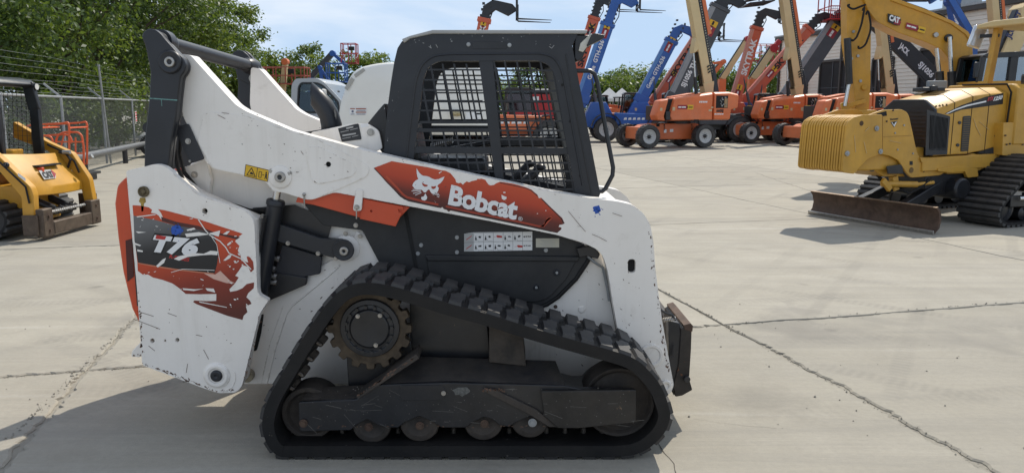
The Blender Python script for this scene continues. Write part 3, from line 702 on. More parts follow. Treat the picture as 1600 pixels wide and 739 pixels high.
bp('doubler_plate', [(384, 181, 6), (455, 206), (486, 213), (565, 252, 8), (578, 263, 7), (573, 276, 6), (503, 307, 5), (488, 311.6, 3), (478, 311.6, 3), (444, 301, 3), (427, 298.5, 3), (415, 283.5), (380, 273.5), (335, 263.5, 5), (325, 253, 5), (309, 222), (318, 175, 10)], YA0 - .0045, YA0 - .0003, WHITE, [circ(513, 257, 4.2, 14)], r=6, bevel=.003, parent=arm)
bp('pressed_panel', rnd([(476, 230, 8), (497, 228, 8), (552, 256, 8), (558, 266, 8), (549, 277, 8), (500, 288, 12), (487, 284, 8)], 8), YA0 - .0075, YA0 - .0042, WHITE, [circ(513, 257, 4.2, 14)], bevel=.003, parent=arm)
disc('pivot_flange', 437, 277, YA0 - .016, YA0, 18, WHITE, arm, prof=[(.72, -.004), (1, .004), (1.02, .02)])
disc('pivot_pin', 437, 277, YA0 - .03, YA0, 8.5, STEEL, arm, prof=[(.35, .004), (.42, -.004), (.95, -.004), (1, .004), (1, .03)])
disc('pin_core', 437, 278, YA0 - .034, YA0 - .02, 3.6, BLACKP, arm)
bolt(424, 268, YA0 - .008, 3.4, STEEL, arm); bolt(452, 271, YA0 - .008, 3.2, STEEL, arm)
# warning label
wl_ = MB(); wl_.plate([(384, 257), (421, 266), (418, 284.5), (381.5, 275.5)], YA0 - .0062, YA0 - .0052); wlo = wl_.build('warning_label', YELLOWL, arm, smooth=0)
wk = MB()
def inkpoly(mb, pts, Y): mb.sheet([P(p[0], p[1], Y) for p in pts])
def inkline(mb, a, b, w, Y):
    a, b = Vector(a), Vector(b); d = (b - a).normalized(); n = Vector((-d.y, d.x)) * w / 2
    inkpoly(mb, [a + n, b + n, b - n, a - n], Y)
YL = YA0 - .0068
for a, b in (((384, 257.5), (420.5, 266.5)), ((420.5, 266.5), (417.7, 284)), ((417.7, 284), (382, 275)), ((382, 275), (384, 257.5)), ((402.5, 262), (400, 279.5))): inkline(wk, a, b, .8, YL)
for a, b in (((393, 262.5), (385.5, 273.5)), ((385.5, 273.5), (399, 276.5)), ((399, 276.5), (393, 262.5))): inkline(wk, a, b, 1.2, YL)
inkpoly(wk, [(390, 272), (391.5, 268.5), (394, 269), (396.5, 273.5)], YL)
for a, b in (((405, 268), (409, 269)), ((409, 269), (407.8, 278)), ((407.8, 278), (404, 277)), ((404, 277), (405, 268)), ((409.5, 273.2), (413, 274))): inkline(wk, a, b, .9, YL)
inkpoly(wk, circ(416, 270, 1.3, 8), YL); inkpoly(wk, [(414.7, 271.5), (417.5, 272), (416.8, 276), (417.3, 280.5), (416, 280.3), (415.2, 277), (414, 280), (413, 279.7), (414.2, 275.5)], YL)
wk.build('print', INK, wlo, smooth=0)
# ---- red decal with the cat head and the name
z2 = lambda x, y: (580 + x / 5.161, 240 + y / 5.161)
DEC = [(25, 115), (165, 62), (330, 90), (460, 112), (560, 135), (600, 140), (640, 160), (665, 190), (680, 210), (685, 233), (705, 240), (722, 236), (740, 252), (752, 238), (770, 225), (790, 232), (812, 222), (850, 215), (858, 203), (870, 206), (888, 203), (920, 212), (930, 228), (945, 250), (962, 258), (990, 253), (1008, 240), (1040, 228), (1140, 243), (1240, 270), (1290, 290), (1340, 332), (1352, 360), (1372, 357), (1450, 435), (1540, 520), (1560, 563), (1540, 572), (1518, 575), (1512, 590), (1535, 598), (1532, 612), (1500, 640), (1450, 630), (1200, 577), (900, 515), (700, 472), (640, 460), (625, 470), (610, 455), (585, 447), (575, 432), (560, 440), (540, 436), (300, 382), (265, 370), (240, 350), (120, 230), (30, 125)]
pa, pb = P(*z2(165, 62), YA0), P(*z2(300, 382), YA0)
up = Vector((.21, 0, .98)); hi = up.dot(P(730, 275, YA0) - ORG['track_loader']); lo = up.dot(P(720, 334, YA0) - ORG['track_loader'])
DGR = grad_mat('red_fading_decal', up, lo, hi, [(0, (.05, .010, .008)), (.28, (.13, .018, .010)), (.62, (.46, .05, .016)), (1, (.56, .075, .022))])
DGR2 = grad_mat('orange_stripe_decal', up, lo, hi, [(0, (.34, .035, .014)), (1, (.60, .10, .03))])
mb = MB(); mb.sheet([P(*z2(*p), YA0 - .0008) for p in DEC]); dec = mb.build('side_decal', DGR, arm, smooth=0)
mb = MB(); Yd = YA0 - .0014
def ribbon(mb, pts, w, Y, side=1):
    pts = [Vector(p) for p in pts]; A = []; B = []
    for i, p in enumerate(pts):
        d = (pts[min(i + 1, len(pts) - 1)] - pts[max(i - 1, 0)]).normalized(); n = Vector((-d.y, d.x)) * side
        A.append(P(p.x, p.y, Y)); q = p + n * w; B.append(P(q.x, q.y, Y))
    k = len(A); mb.add(A + B, [(i, i + 1, k + i + 1, k + i) for i in range(k - 1)])
low = [z2(*p) for p in ((115, 190), (210, 290), (250, 335), (285, 360), (420, 395), (540, 420))]; low2 = [z2(*p) for p in ((600, 432), (800, 478), (1000, 518), (1200, 558), (1350, 592), (1390, 590), (1420, 545), (1460, 515))]
ribbon(mb, low, -3.2, Yd); ribbon(mb, low2, -2.6, Yd); inkpoly(mb, [z2(*p) for p in ((1350, 595), (1395, 592), (1465, 515), (1415, 520), (1395, 570))], Yd)
mb.build('stripe', DGR2, dec, smooth=0)
mb = MB(); ribbon(mb, [z2(*p) for p in ((25, 115), (125, 222), (240, 345), (300, 378), (540, 430))], 1.3, Yd + .0003, 1); ribbon(mb, [z2(*p) for p in ((700, 466), (900, 508), (1200, 570), (1455, 626))], 1.2, Yd + .0003, 1)
ribbon(mb, [z2(*p) for p in ((1040, 232), (1240, 274), (1290, 294), (1345, 340))], -1.2, Yd + .0003, -1); ribbon(mb, [z2(*p) for p in ((1375, 362), (1535, 520), (1556, 562))], -1.4, Yd + .0003, -1); mb.build('border_line', INK, dec, smooth=0)
mb = MB(); Ylogo = YA0 - .0021
for poly in ([(366, 118), (372, 130), (388, 155), (405, 172), (420, 180), (445, 182), (470, 190), (490, 202), (515, 210), (545, 206), (570, 194), (592, 185), (580, 212), (560, 238), (540, 252), (533, 262), (545, 278), (540, 300), (528, 318), (505, 327), (488, 322), (478, 308), (470, 292), (460, 290), (448, 303), (440, 314), (425, 312), (415, 300), (405, 292), (375, 290), (350, 284), (332, 258), (340, 238), (356, 220), (380, 206), (372, 185), (367, 160)],
             [(403, 352), (424, 346), (437, 322), (446, 340), (452, 352), (448, 368), (432, 380), (412, 375), (404, 366)]):
    inkpoly(mb, [z2(*p) for p in poly], Ylogo)
for a, b in (((398, 292), (335, 290)), ((400, 300), (325, 303)), ((402, 308), (338, 322)), ((405, 316), (355, 336)), ((512, 318), (545, 325)), ((508, 326), (552, 338)), ((502, 333), (548, 352)), ((497, 330), (530, 345))):
    inkline(mb, z2(*a), z2(*b), .9, Ylogo)
mb.build('cat_head_print', WPRINT, dec, smooth=0)
mb = MB()
for poly in ([(408, 234), (432, 248), (456, 254), (452, 266), (430, 268), (415, 256)], [(484, 264), (506, 266), (524, 260), (518, 280), (500, 288), (486, 280)], [(440, 318), (466, 300), (478, 318), (462, 336), (448, 340)]):
    inkpoly(mb, [z2(*p) for p in poly], Ylogo - .0006)
mb.build('cat_face_print', DGR, dec, smooth=0)
mb = MB(); text_px(mb, 'Bobcat', (700, 318), (806.5, 342.5), (5.2, -29.5), Ylogo, bold=.040, spacing=.93)
text_px(mb, '®', (809, 344), (816, 345.7), (1.2, -6), Ylogo, bold=.0); mb.build('name_print', WPRINT, dec, smooth=0)
mb = MB()
for pts in ([(1050, 332), (1072, 344), (1092, 350), (1090, 366), (1072, 376), (1054, 366)], [(1062, 311), (1080, 309), (1086, 317), (1068, 320)], blob(1340, 484, 4), blob(1408, 460, 4), [(545, 155), (572, 140), (566, 150), (548, 163)]): inkpoly(mb, [z2(*p) for p in pts], Ylogo - .0004)
mb.build('peeled_patch', WHITE2, dec, smooth=0)
mb = MB(); inkpoly(mb, blob(932, 327, 6.2, 18, .25), YA0 - .0009)
for k in range(14): inkpoly(mb, blob(932 + random.gauss(0, 5), 331 + random.gauss(0, 4), random.uniform(.4, 1.1), 7), YA0 - .0009)
mb.build('blue_mark', BLUEMARK, arm, smooth=0)
# scratches and chips on the near arm
def chips(name, path, n, spread, size, Y, m, parent, skew=0):
    mb = MB(); segs = [(Vector(a), Vector(b)) for a, b in zip(path, path[1:])]; tot = sum((b - a).length for a, b in segs)
    for k in range(n):
        s = random.random() * tot
        for a, b in segs:
            l = (b - a).length
            if s <= l: break
            s -= l
        p = a.lerp(b, s / l); d = (b - a).normalized(); nn = Vector((-d.y, d.x)); q = p + nn * (abs(random.gauss(0, spread)) * (1 if skew >= 0 else -1) + (size * 1.0 if skew >= 0 else -size * 1.0) if skew else random.gauss(0, spread))
        inkpoly(mb, blob(q.x, q.y, size * random.uniform(.4, 1.5) ** 1.5, 8, .45, random.uniform(.8, 2.2), .7, math.atan2(d.y, d.x) + random.gauss(0, .4)), Y)
    o = mb.build(name, m, parent, smooth=0, fix=False); o['kind'] = 'stuff'; return o
CHIP = mat('bare_rusty_chip', (.15, .085, .055), .75, var=.5, vs=60)
chips('paint_chip', [(1017, 360), (1022, 400), (1032, 485), (1044, 560), (1050, 600)], 46, 2.4, 1.0, YA0 - .0007, CHIP, arm, 1)
chips('paint_chip', [(950, 400), (990, 470), (1010, 560)], 48, 20, .55, YA0 - .0007, CHIP, arm); chips('paint_chip', [(600, 270), (760, 300), (930, 340)], 30, 14, .45, YA0 - .0028, CHIP, arm)
chips('paint_chip', [(300, 150), (420, 220), (560, 280)], 34, 22, .55, YA0 - .0082, CHIP, arm)
mb = MB()
for a, b in (((925, 366), (937, 371)), ((937, 371), (948, 377)), ((957, 333), (972, 338)), ((888, 330), (906, 352)), ((906, 352), (915, 362)), ((340, 180), (352, 186)), ((346, 176), (358, 178)), ((470, 236), (474, 242))): inkline(mb, a, b, .7, YA0 - .0086)
mb.build('scratch', CHIP, arm, smooth=0)
# ---- rear links and cross tube
LINK = [(221, 58), (223, 51), (231, 45), (241, 46), (250, 52), (257, 61), (275, 81), (286, 91), (290.5, 101.5), (289, 112), (282, 120), (278, 154), (275.5, 182), (268, 215), (263, 262), (263, 302), (226, 302), (225, 260), (226, 215), (233, 154), (235, 113), (227, 73)]
lk = bp('lift_link', rnd(LINK, 5), 3.795, 3.835, BLACKP, bevel=.006); lk2 = bp('lift_link', rnd([(p[0] + 5.5, p[1] + 2) for p in LINK], 5), 3.848, 3.872, BLACKP, bevel=.004)
mb = MB(); mb.cyl(P(246, 66, 3.83), P(246, 66, 3.83) + Vector((0, .05, 0)), .05, n=20); mb.cyl(P(232, 200, 3.83), P(232, 200, 3.83) + Vector((0, .03, 0)), .03, n=10); mb.build('link_spacer', BLACKP, lk)
disc('pin_boss', 264, 97, 3.78, 3.8, 18, BLACKP, lk, prof=[(.62, .004), (.9, 0.0), (1, .006), (1.03, .016)])
disc('pin', 264, 97, 3.772, 3.8, 8.3, STEEL, lk, prof=[(.42, .006), (.5, 0), (.92, 0), (1, .006), (1, .02)]); disc('pin_core', 264, 97, 3.774, 3.79, 3.6, BLACKP, lk)
mb = MB(); inkline(mb, (234, 154), (277, 157), 1.6, 3.7945); inkline(mb, (252, 155), (253, 166), .8, 3.7945); mb.build('chalk_mark', mat('teal_chalk', (.16, .33, .30), .8, var=.5, vs=60), lk, smooth=0)
mirror(lk, .05, -.02); fl2 = mirror(lk2, .05, -.02)
c0 = P(252, 66, 3.87); c1 = P(391, 104, 4.88)
mb = MB(); dd = (c1 - c0).normalized()
mb.cyl(c0 - dd * .02, c1 + dd * .04, .037, n=26); tb = mb.build('cross_tube', BLACKP, L)
mb = MB(); mb.lathe([(.060, 0), (.060, .055), (.052, .075), (.039, .105)], c0 - dd * .01, dd, 26); mb.lathe([(.039, -.06), (.046, -.045), (.05, 0), (.05, .05)], c1, dd, 26); mb.build('tube_collar', BLACKP, tb)
disc('pin', 396, 123, 4.86, 4.9, 7.5, STEEL, L); bp('link_lug', [(366, 104, 5), (400, 98, 8), (411, 120), (412, 131, 8), (398, 137, 8), (372, 124, 6)], 4.872, 4.91, BLACKP)
# ---- tail plates, tailgate
TAIL = [(197, 267, 4), (228, 260), (243, 256, 10), (259, 260, 10), (285, 285, 8), (312, 306, 8), (350, 318), (386, 330, 10), (397, 345, 8), (401, 420), (401.5, 449, 3), (405, 461, 3), (420, 469, 4), (406, 489), (378, 603, 5), (369, 613, 5), (340, 614, 6), (312, 604), (222, 570), (214, 451)]
tp = bp('tail_plate', rnd(TAIL, 6), 3.738, 3.778, WHITE, [circ(320, 330, 4.4, 14), circ(238, 532, 3.6, 12), circ(277, 531, 3.4, 12), circ(258, 532, 1.8, 8)], bevel=.005)
bp('tail_upright', [(204, 275), (240, 262), (300, 305), (395, 345), (398, 460), (372, 606), (225, 566)], 3.779, 3.95, WHITE); bp('tail_hole_shade', [(312, 322), (328, 322), (328, 338), (312, 338)], 3.7783, 3.779, DARK, bevel=0)  # near-black patch behind the hole stands in for its shade
mt = mirror(tp, .0, 0)
disc('pin_flange', 337, 588, 3.722, 3.74, 21, WHITE, tp, prof=[(.55, .012), (.62, .004), (.82, .004), (.9, .010), (1, .012), (1.02, .018)]); disc('pin', 337, 588, 3.722, 3.74, 9.5, BLACKP, tp, prof=[(.2, .004), (.3, 0), (.8, 0), (1, .006), (1, .014)])
disc('hitch_bolt', 223, 300, 3.722, 3.74, 8.6, mat('corroded_brass', (.15, .12, .07), .5, .5, var=.5, vs=60), tp, prof=[(.42, .0), (.5, .006), (.72, .006), (.78, 0), (1, .002), (1, .016)])
mb = MB(); inkpoly(mb, [(219, 309), (227, 309), (228, 316), (225, 318), (224, 330), (221, 331), (220, 318), (217, 315)], 3.7372); mb.build('rust_stain', mat('ochre_stain', (.38, .25, .05), .7, var=.3, vs=50), tp, smooth=0)
chips('paint_chip', [(222, 569), (312, 603), (338, 613), (368, 612)], 70, 1.6, .95, 3.7373, CHIP, tp, -1); chips('paint_chip', [(214, 455), (221, 565)], 26, 1.8, 1.1, 3.7373, CHIP, tp, -1)
chips('paint_chip', [(378, 600), (404, 490)], 26, 3, .9, 3.7373, CHIP, tp, 1); chips('paint_chip', [(240, 500), (360, 540)], 22, 32, .55, 3.7373, CHIP, tp); chips('paint_chip', [(230, 290), (380, 350)], 26, 14, .5, 3.7373, CHIP, tp)
mb = MB()
for a, b in (((318, 546), (326, 561)), ((293, 568), (291, 582)), ((306, 523), (316, 525)), ((232, 540), (242, 548)), ((262, 489), (276, 494)), ((208, 498), (250, 514)), ((326, 570), (330, 577)), ((214, 486), (240, 494))): inkline(mb, a, b, .8, 3.7371)
mb.build('scratch', CHIP, tp, smooth=0)
mb = MB(); mb.tube([P(*q, 3.737) for q in ((362, 578), (367, 582), (368, 594), (362, 606), (350, 611), (342, 611))], .0022, 5); mb.build('weld_bead', WHITE, tp)
# T76 decal
z1 = lambda x, y: (190 + x / 3.891, 310 + y / 3.891)
up2 = Vector((-.2, 0, .98)); o2 = ORG['track_loader']; h2 = up2.dot(P(280, 335, 3.738) - o2); l2 = up2.dot(P(360, 490, 3.738) - o2)
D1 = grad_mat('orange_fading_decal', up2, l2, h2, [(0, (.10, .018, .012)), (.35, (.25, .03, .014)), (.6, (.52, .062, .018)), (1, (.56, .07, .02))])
Yt = 3.738
O1 = [(66, 42), (110, 44), (165, 55), (185, 70), (178, 88), (205, 92), (225, 105), (240, 128), (252, 118), (240, 90), (222, 66), (260, 72), (350, 95), (470, 127), (600, 170), (722, 210), (735, 216), (700, 240), (690, 262), (716, 288), (706, 318), (722, 345), (728, 378), (770, 390), (760, 355), (775, 350), (800, 385), (804, 432), (785, 450), (770, 415), (735, 405), (712, 440), (690, 470), (712, 480), (690, 515), (655, 552), (660, 568), (700, 560), (735, 545), (760, 520), (806, 510), (803, 545), (770, 575), (758, 600), (780, 620), (790, 640), (755, 655), (765, 690), (742, 712), (735, 738), (640, 712), (560, 682), (455, 642), (436, 630), (440, 620), (520, 624), (575, 622), (576, 580), (480, 582), (390, 580), (350, 545), (310, 517), (250, 495), (190, 480), (160, 462), (130, 464), (98, 440), (96, 390), (80, 250), (72, 110)]
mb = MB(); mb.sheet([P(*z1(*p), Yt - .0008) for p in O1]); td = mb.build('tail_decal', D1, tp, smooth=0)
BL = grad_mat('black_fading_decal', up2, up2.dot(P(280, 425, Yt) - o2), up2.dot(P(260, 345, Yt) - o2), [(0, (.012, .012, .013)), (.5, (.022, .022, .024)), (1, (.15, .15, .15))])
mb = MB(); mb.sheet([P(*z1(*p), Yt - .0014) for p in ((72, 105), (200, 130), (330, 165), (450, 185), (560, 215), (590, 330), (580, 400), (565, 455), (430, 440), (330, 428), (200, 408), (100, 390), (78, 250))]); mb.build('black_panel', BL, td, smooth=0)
mb = MB(); ribbon(mb, [z1(*p) for p in ((98, 395), (200, 415), (330, 436), (470, 452), (560, 460))], -6, Yt - .0011); mb.build('light_stripe', mat('pale_red_decal', (.58, .20, .11), .4), td, smooth=0)
mb = MB(); inkpoly(mb, [z1(*p) for p in ((500, 455), (570, 462), (600, 440), (660, 500), (690, 515), (640, 515), (560, 490))], Yt - .0016); mb.build('flare_print', mat('pink_flare_decal', (.66, .42, .34), .4), td, smooth=0)
mb = MB(); inkpoly(mb, [z1(*p) for p in ((240, 112), (330, 142), (470, 168), (560, 205), (720, 235), (700, 250), (560, 214), (330, 164), (245, 138))], Yt - .0011); mb.build('dark_band', mat('dark_red_decal', (.08, .018, .015), .4, var=.3, vs=30), td, smooth=0)
mb = MB(); text_px(mb, 'T76', (231.5, 390.5), (306, 398), (10, -22.5), Yt - .0020, bold=.075, spacing=1.04); mb.build('number_print', WPRINT, td, smooth=0)
mb = MB(); text_px(mb, 'T76', (229.8, 392), (307.6, 399.6), (10.4, -25.6), Yt - .0017, bold=.12, spacing=1.0); mb.build('number_outline', INK, td, smooth=0)
mb = MB(); inkpoly(mb, [z1(*p) for p in ((212, 222), (272, 232), (262, 252), (205, 246))], Yt - .0024); text_px(mb, 'R-SERIES', (264, 403), (295, 408.5), (1.8, -5.4), Yt - .0020, bold=.03); mb.build('series_print', RPRINT, td, smooth=0)
mb = MB(); W_ = Yt - .0028
for pts in ([(385, 215), (470, 205), (520, 215), (600, 195), (590, 232), (540, 218), (470, 228), (395, 235)], [(395, 190), (440, 178), (450, 188), (400, 198)], [(318, 368), (345, 352), (400, 340), (440, 332), (500, 336), (540, 318), (585, 322), (582, 345), (545, 342), (480, 346), (400, 356), (350, 378)], [(210, 410), (250, 370), (270, 362), (258, 392), (220, 420)], [(95, 310), (130, 318), (128, 326), (96, 322)], [(120, 165), (108, 180), (112, 172)], [(618, 378), (650, 345), (672, 340), (660, 362), (632, 378)], [(615, 218), (640, 200), (660, 198), (640, 220)], [(640, 280), (662, 262), (668, 272), (646, 288)], [(85, 200), (150, 206), (100, 212)], [(75, 268), (120, 285), (110, 290), (78, 280)], [(510, 545), (560, 548), (570, 572), (520, 560)], [(370, 545), (450, 552), (500, 548), (440, 562), (375, 556)], [(90, 110), (210, 95), (205, 101), (95, 116)], [(470, 625), (640, 660), (640, 664), (475, 632)]):
    inkpoly(mb, [z1(*p) for p in pts], W_)
ribbon(mb, [z1(*p) for p in ((468, 125), (510, 190), (540, 222), (600, 258), (635, 295), (655, 330), (730, 365), (790, 430))], 1.6, W_); ribbon(mb, [z1(*p) for p in ((545, 228), (580, 280), (600, 392))], .8, W_); ribbon(mb, [z1(*p) for p in ((300, 448), (370, 428), (480, 432), (565, 435))], .9, W_)
for k in range(30):
    x, y = random.uniform(85, 580), random.choice((random.uniform(120, 200), random.uniform(400, 560))); inkpoly(mb, blob(*z1(x, y), random.uniform(.3, 1.3), 8, .5, random.uniform(1, 3), .6, random.uniform(-.6, .8)), W_)
for k in range(30):
    x, y = random.uniform(640, 800), random.uniform(230, 660); inkpoly(mb, blob(*z1(x, y), random.uniform(.5, 2.0), 9, .5, random.uniform(1, 2), .7, random.uniform(-1, 1)), W_)
mb.build('peeled_patch', WHITE2, td, smooth=0)
mb = MB(); inkpoly(mb, blob(276, 359.5, 8.5, 22, .16, 1.15, .9), Yt - .0032)
for k in range(16): inkpoly(mb, blob(276 + random.gauss(0, 9), 360 + random.gauss(0, 7), random.uniform(.3, 1), 7), Yt - .0032)
mb.build('blue_mark', BLUEMARK, td, smooth=0)
# tailgate across the rear
tg = bp('tailgate', [(179, 318), (183, 290, 5), (196, 277, 4), (206, 277), (219, 508), (206, 482), (192, 425), (184, 370)], 3.80, 4.95, ORANGER, bevel=.008)
bp('tail_light_recess', [(196, 376), (206, 373), (209, 432), (199, 440)], 3.7965, 3.80, mat('dark_red_lens', (.07, .010, .010), .3), bevel=0, parent=tg); bp('gap_strip', [(200, 284), (207, 284), (217, 478), (214, 478)], 3.79, 3.7995, BLACKF, bevel=0, parent=tg)  # black strip laid along the gap beside the tailgate
st_ = bp('tow_hook', [(222, 533), (216, 538, 3), (206, 549), (205, 557), (218, 558), (222, 552)], 3.80, 3.93, WHITE, bevel=.003); chips('paint_chip', [(207, 555), (220, 555)], 6, .8, .9, 3.7993, CHIP, st_)
# ---- main frame, engine cover
fr = bp('main_frame', [(379, 600), (404, 468), (432, 452), (545, 392), (556, 362), (572, 366), (905, 405), (938, 389), (950, 400), (978, 525), (998, 612), (960, 630), (520, 600)], 4.0, 4.75, WHITE, bevel=.006)
chips('paint_chip', [(430, 560), (540, 430)], 30, 26, .7, 3.9992, CHIP, fr); chips('paint_chip', [(850, 500), (960, 560)], 40, 26, .6, 3.9992, CHIP, fr)
mb = MB(); mb.tube([P(*q, 4.0) for q in ((417, 599), (430, 545), (448, 490), (456, 478), (520, 425), (531, 414))], .006, 6); mb.tube([P(*q, 4.0) for q in ((408, 599), (422, 535), (442, 478))], .003, 6); mb.build('pressed_rib', WHITE, fr)
bp('frame_slot', rnd([(403, 494), (412, 490), (408, 520), (401, 548), (393, 548), (394, 535)], 3), 3.996, 3.9995, DARK, bevel=0, parent=fr)
bolt(841, 478, 3.998, 2.6, RUSTY, fr); bolt(868, 479, 3.998, 2.4, RUSTY, fr); disc('drain_boss', 909, 484, 3.994, 4.0, 6, WHITE, fr, prof=[(.7, 0), (1, .004), (1, .006)])
disc('tow_eye', 385, 588, 3.96, 4.0, 10, mat('bare_tan_metal', (.34, .30, .22), .5, .4, var=.3, vs=40), fr)
ec = bp('engine_cover', [(262, 300), (300, 252), (318, 240), (345, 235), (470, 236), (600, 250), (600, 420), (300, 420)], 4.02, 4.73, WHITE, bevel=.02)
bp('inner_gusset', [(286, 262), (322, 250), (330, 280), (326, 322), (305, 318), (296, 300)], 3.985, 4.015, WHITE, bevel=.003, parent=ec); bolt(304, 273, 3.984, 4.2, STEEL, ec)
gp_ = bp('bracket_plate', rnd([(271, 200, 4), (294, 193, 4), (319, 249, 4), (297, 256, 4)], 4), 3.865, 3.876, BLACKP, bevel=.002); bolt(294, 221, 3.864, 3.6, STEEL, gp_); bolt(297, 252, 3.864, 1.6, STEEL, gp_)
mb = MB()
for k, (a, b, c, d) in enumerate((((276, 185), (272, 230), (278, 262), (296, 305)), ((282, 210), (280, 240), (288, 270), (312, 300)), ((270, 215), (266, 250), (272, 285), (284, 312)))):
    y = 3.92 + .05 * k; mb.tube([P(*a, y), P(*b, y), P(*c, y), P(*d, y)], .011, 8)
mb.build('hydraulic_hose', RUBBER2, L); bp('dark_bulkhead', [(268, 190), (290, 180), (330, 270), (330, 330), (258, 310)], 4.76, 4.79, BLACKF, bevel=0)
bp('label', [(277, 160), (285, 160), (286, 182), (278, 182)], 3.93, 3.932, GPRINT, bevel=0)
bk = bp('engine_bracket', rnd([(486, 207), (553, 193), (576, 194, 6), (592, 204, 6), (598, 232), (560, 250), (488, 240)], 3), 4.06, 4.075, WHITE, bevel=.002); bolt(579, 207, 4.058, 4.6, STEEL, bk)
npl = bp('rating_plate', [(528, 201), (560, 193, 2), (565, 218, 2), (534, 222, 2)], 4.056, 4.06, BLACKP, bevel=.001, parent=bk)
mb = MB()
for a, b, w in (((541, 201), (552, 198.5), 2.2), ((532, 207), (545, 204), .8), ((547, 203.5), (559, 200.6), .8), ((535, 212.2), (556, 208.8), 2.2), ((535, 217), (548, 214.6), .8), ((550, 214), (560, 211.6), .8)): inkline(mb, a, b, w, 4.0553)
mb.build('print', GPRINT, npl, smooth=0)
mb = MB(); mb.plate([(563, 194), (575, 193), (576, 198), (564, 200)], 4.0585, 4.0598); mb.build('small_label', WPRINT, bk, smooth=0)
bp('cover_lip', [(455, 210), (530, 198), (530, 201), (470, 216)], 4.09, 4.6, BLACKF, bevel=.002)
# exhaust stack
YE = 4.42
mb = MB(); ax = [(519, 212), (518, 195), (514, 180), (506, 166), (496, 154), (486, 145)]; rr_ = [17, 16.5, 16, 16, 15, 13.5]; k = (P(501, 0, YE) - P(500, 0, YE)).length
pts = [P(*a, YE) for a in ax]; mb.tube(pts, .05, 22, radii=[r * k for r in rr_], cap=False)
# the mouth is cut on a slant: drag the last ring along the axis by its height
ring = mb.v[-22:]; c = pts[-1]; dax = (pts[-1] - pts[-2]).normalized(); new = []
for p in ring:
    q = Vector(p); h = (q - c).z; new.append(tuple(q + dax * (h * 1.15 - .01)))
mb.v[-22:] = new
ex = mb.build('exhaust_stack', BLACKP, L); sm = ex.modifiers.new('wall', 'SOLIDIFY'); sm.thickness = .004; sm.offset = -1
mb = MB(); mb.lathe([(17.5 * k, 0), (17.5 * k, .03), (16.8 * k, .032)], P(519, 214, YE), (0, 0, 1), 22); mb.build('clamp', STEEL, ex)
mb = MB(); inkpoly(mb, blob(524, 178, 4, 12, .3, .35, 1.9, -.15), YE - 16.6 * k); mb.build('scuff', mat('pale_scuff', (.22, .21, .19), .7), ex, smooth=0)
# ---- black side panels
sp = bp('side_panel', rnd([(630, 318), (760, 340), (880, 366), (913, 382), (928, 396, 6), (906, 432), (872, 468, 10), (850, 482, 10), (826, 483, 8), (700, 453), (656, 442), (644, 385)], 4), 3.985, 3.998, PLASTIC, bevel=.003)
bp('lower_pressing', rnd([(666, 402, 5), (902, 405, 5), (885, 436), (856, 468, 12), (830, 473, 8), (720, 450), (672, 440, 6)], 4), 3.977, 3.984, PLASTIC, bevel=.004, parent=sp); bp('ledge', [(664, 399), (906, 401), (903, 409), (668, 408)], 3.968, 3.984, PLASTIC, bevel=.005, parent=sp)
mb = MB(); mb.tube([P(*q, 3.985) for q in ((925, 396), (916, 412), (900, 436), (872, 464), (854, 476), (838, 481), (810, 477), (760, 465), (690, 449))], .012, 8); mb.build('rubber_seal', RUBBER2, sp)
for u, v in ((714, 371), (714, 394), (658, 383), (653, 396), (853, 391)): bolt(u, v, 3.983, 2.6, GALV, sp, False)
for u, v in ((870, 426), (838, 449)):
    disc('fixing_cup', u, v, 3.972, 3.98, 5.4, BLACKP, sp, prof=[(.5, .006), (.7, 0), (1, .002), (1, .008)]); bolt(u, v, 3.976, 1.8, GALV, sp, False)
# instruction strip
z3 = lambda x, y: (710 + x / 8.889, 350 + y / 8.889)
ins = MB(); ins.plate([z3(132, 132), z3(262, 118), z3(1084, 103), z3(1084, 368), z3(135, 384)], 3.9832, 3.9846); ip = ins.build('instruction_label', WPRINT, sp, smooth=0)
mb = MB()
for r_ in range(3): inkline(mb, z3(133, 132 + r_ * 125.5), z3(1084, 104 + r_ * 131), .35, 3.9826)
for c_ in range(8): x = 133 + c_ * 135.8; inkline(mb, z3(x, 130 - c_ * 4), z3(x, 383 - c_ * 2), .35, 3.9826)
for r_ in range(2):
    for c_ in range(1, 7):
        x, y = 133 + c_ * 135.8, 132 + r_ * 126 - c_ * 2
        if (r_, c_) in ((0, 3), (1, 5)): continue
        if c_ == 6:
            for w in range(4): inkpoly(mb, [z3(*p) for p in blob(x + 24 + w * 26, y + 55, 10, 9, .4)], 3.9826)
            continue
        inkpoly(mb, [z3(*p) for p in circ(x + 28, y + 45, 7, 8)], 3.9826); inkpoly(mb, [z3(*p) for p in ((x + 20, y + 55), (x + 36, y + 55), (x + 42, y + 80), (x + 34, y + 110), (x + 27, y + 85), (x + 16, y + 110), (x + 18, y + 80))], 3.9826)
        inkpoly(mb, [z3(*p) for p in blob(x + 85, y + 50, 17, 10, .4, 1.2, .8)], 3.9826); inkline(mb, z3(x + 52, y + 85), z3(x + 62, y + 110), .3, 3.9826); inkline(mb, z3(x + 62, y + 110), z3(x + 125, y + 108), .3, 3.9826)
mb.build('print', INK, ip, smooth=0)
mb = MB()
for x, y in ((580, 172), (868, 308)):
    inkpoly(mb, [z3(x, y), z3(x + 12, y - 16), z3(x + 80, y - 8), z3(x + 82, y + 18), z3(x + 20, y + 18)], 3.9827); inkline(mb, z3(x - 35, y + 8), z3(x, y + 4), .35, 3.9827)
for y in (195, 322): inkline(mb, z3(165, y + 25), z3(240, y - 30), 1.1, 3.9825)
mb.build('red_print', RPRINT, ip, smooth=0)
mb = MB(); mb.plate([z3(134, 133), z3(262, 126), z3(262, 376), z3(137, 381)], 3.9829, 3.9831); mb.build('grey_field', GPRINT, ip, smooth=0)
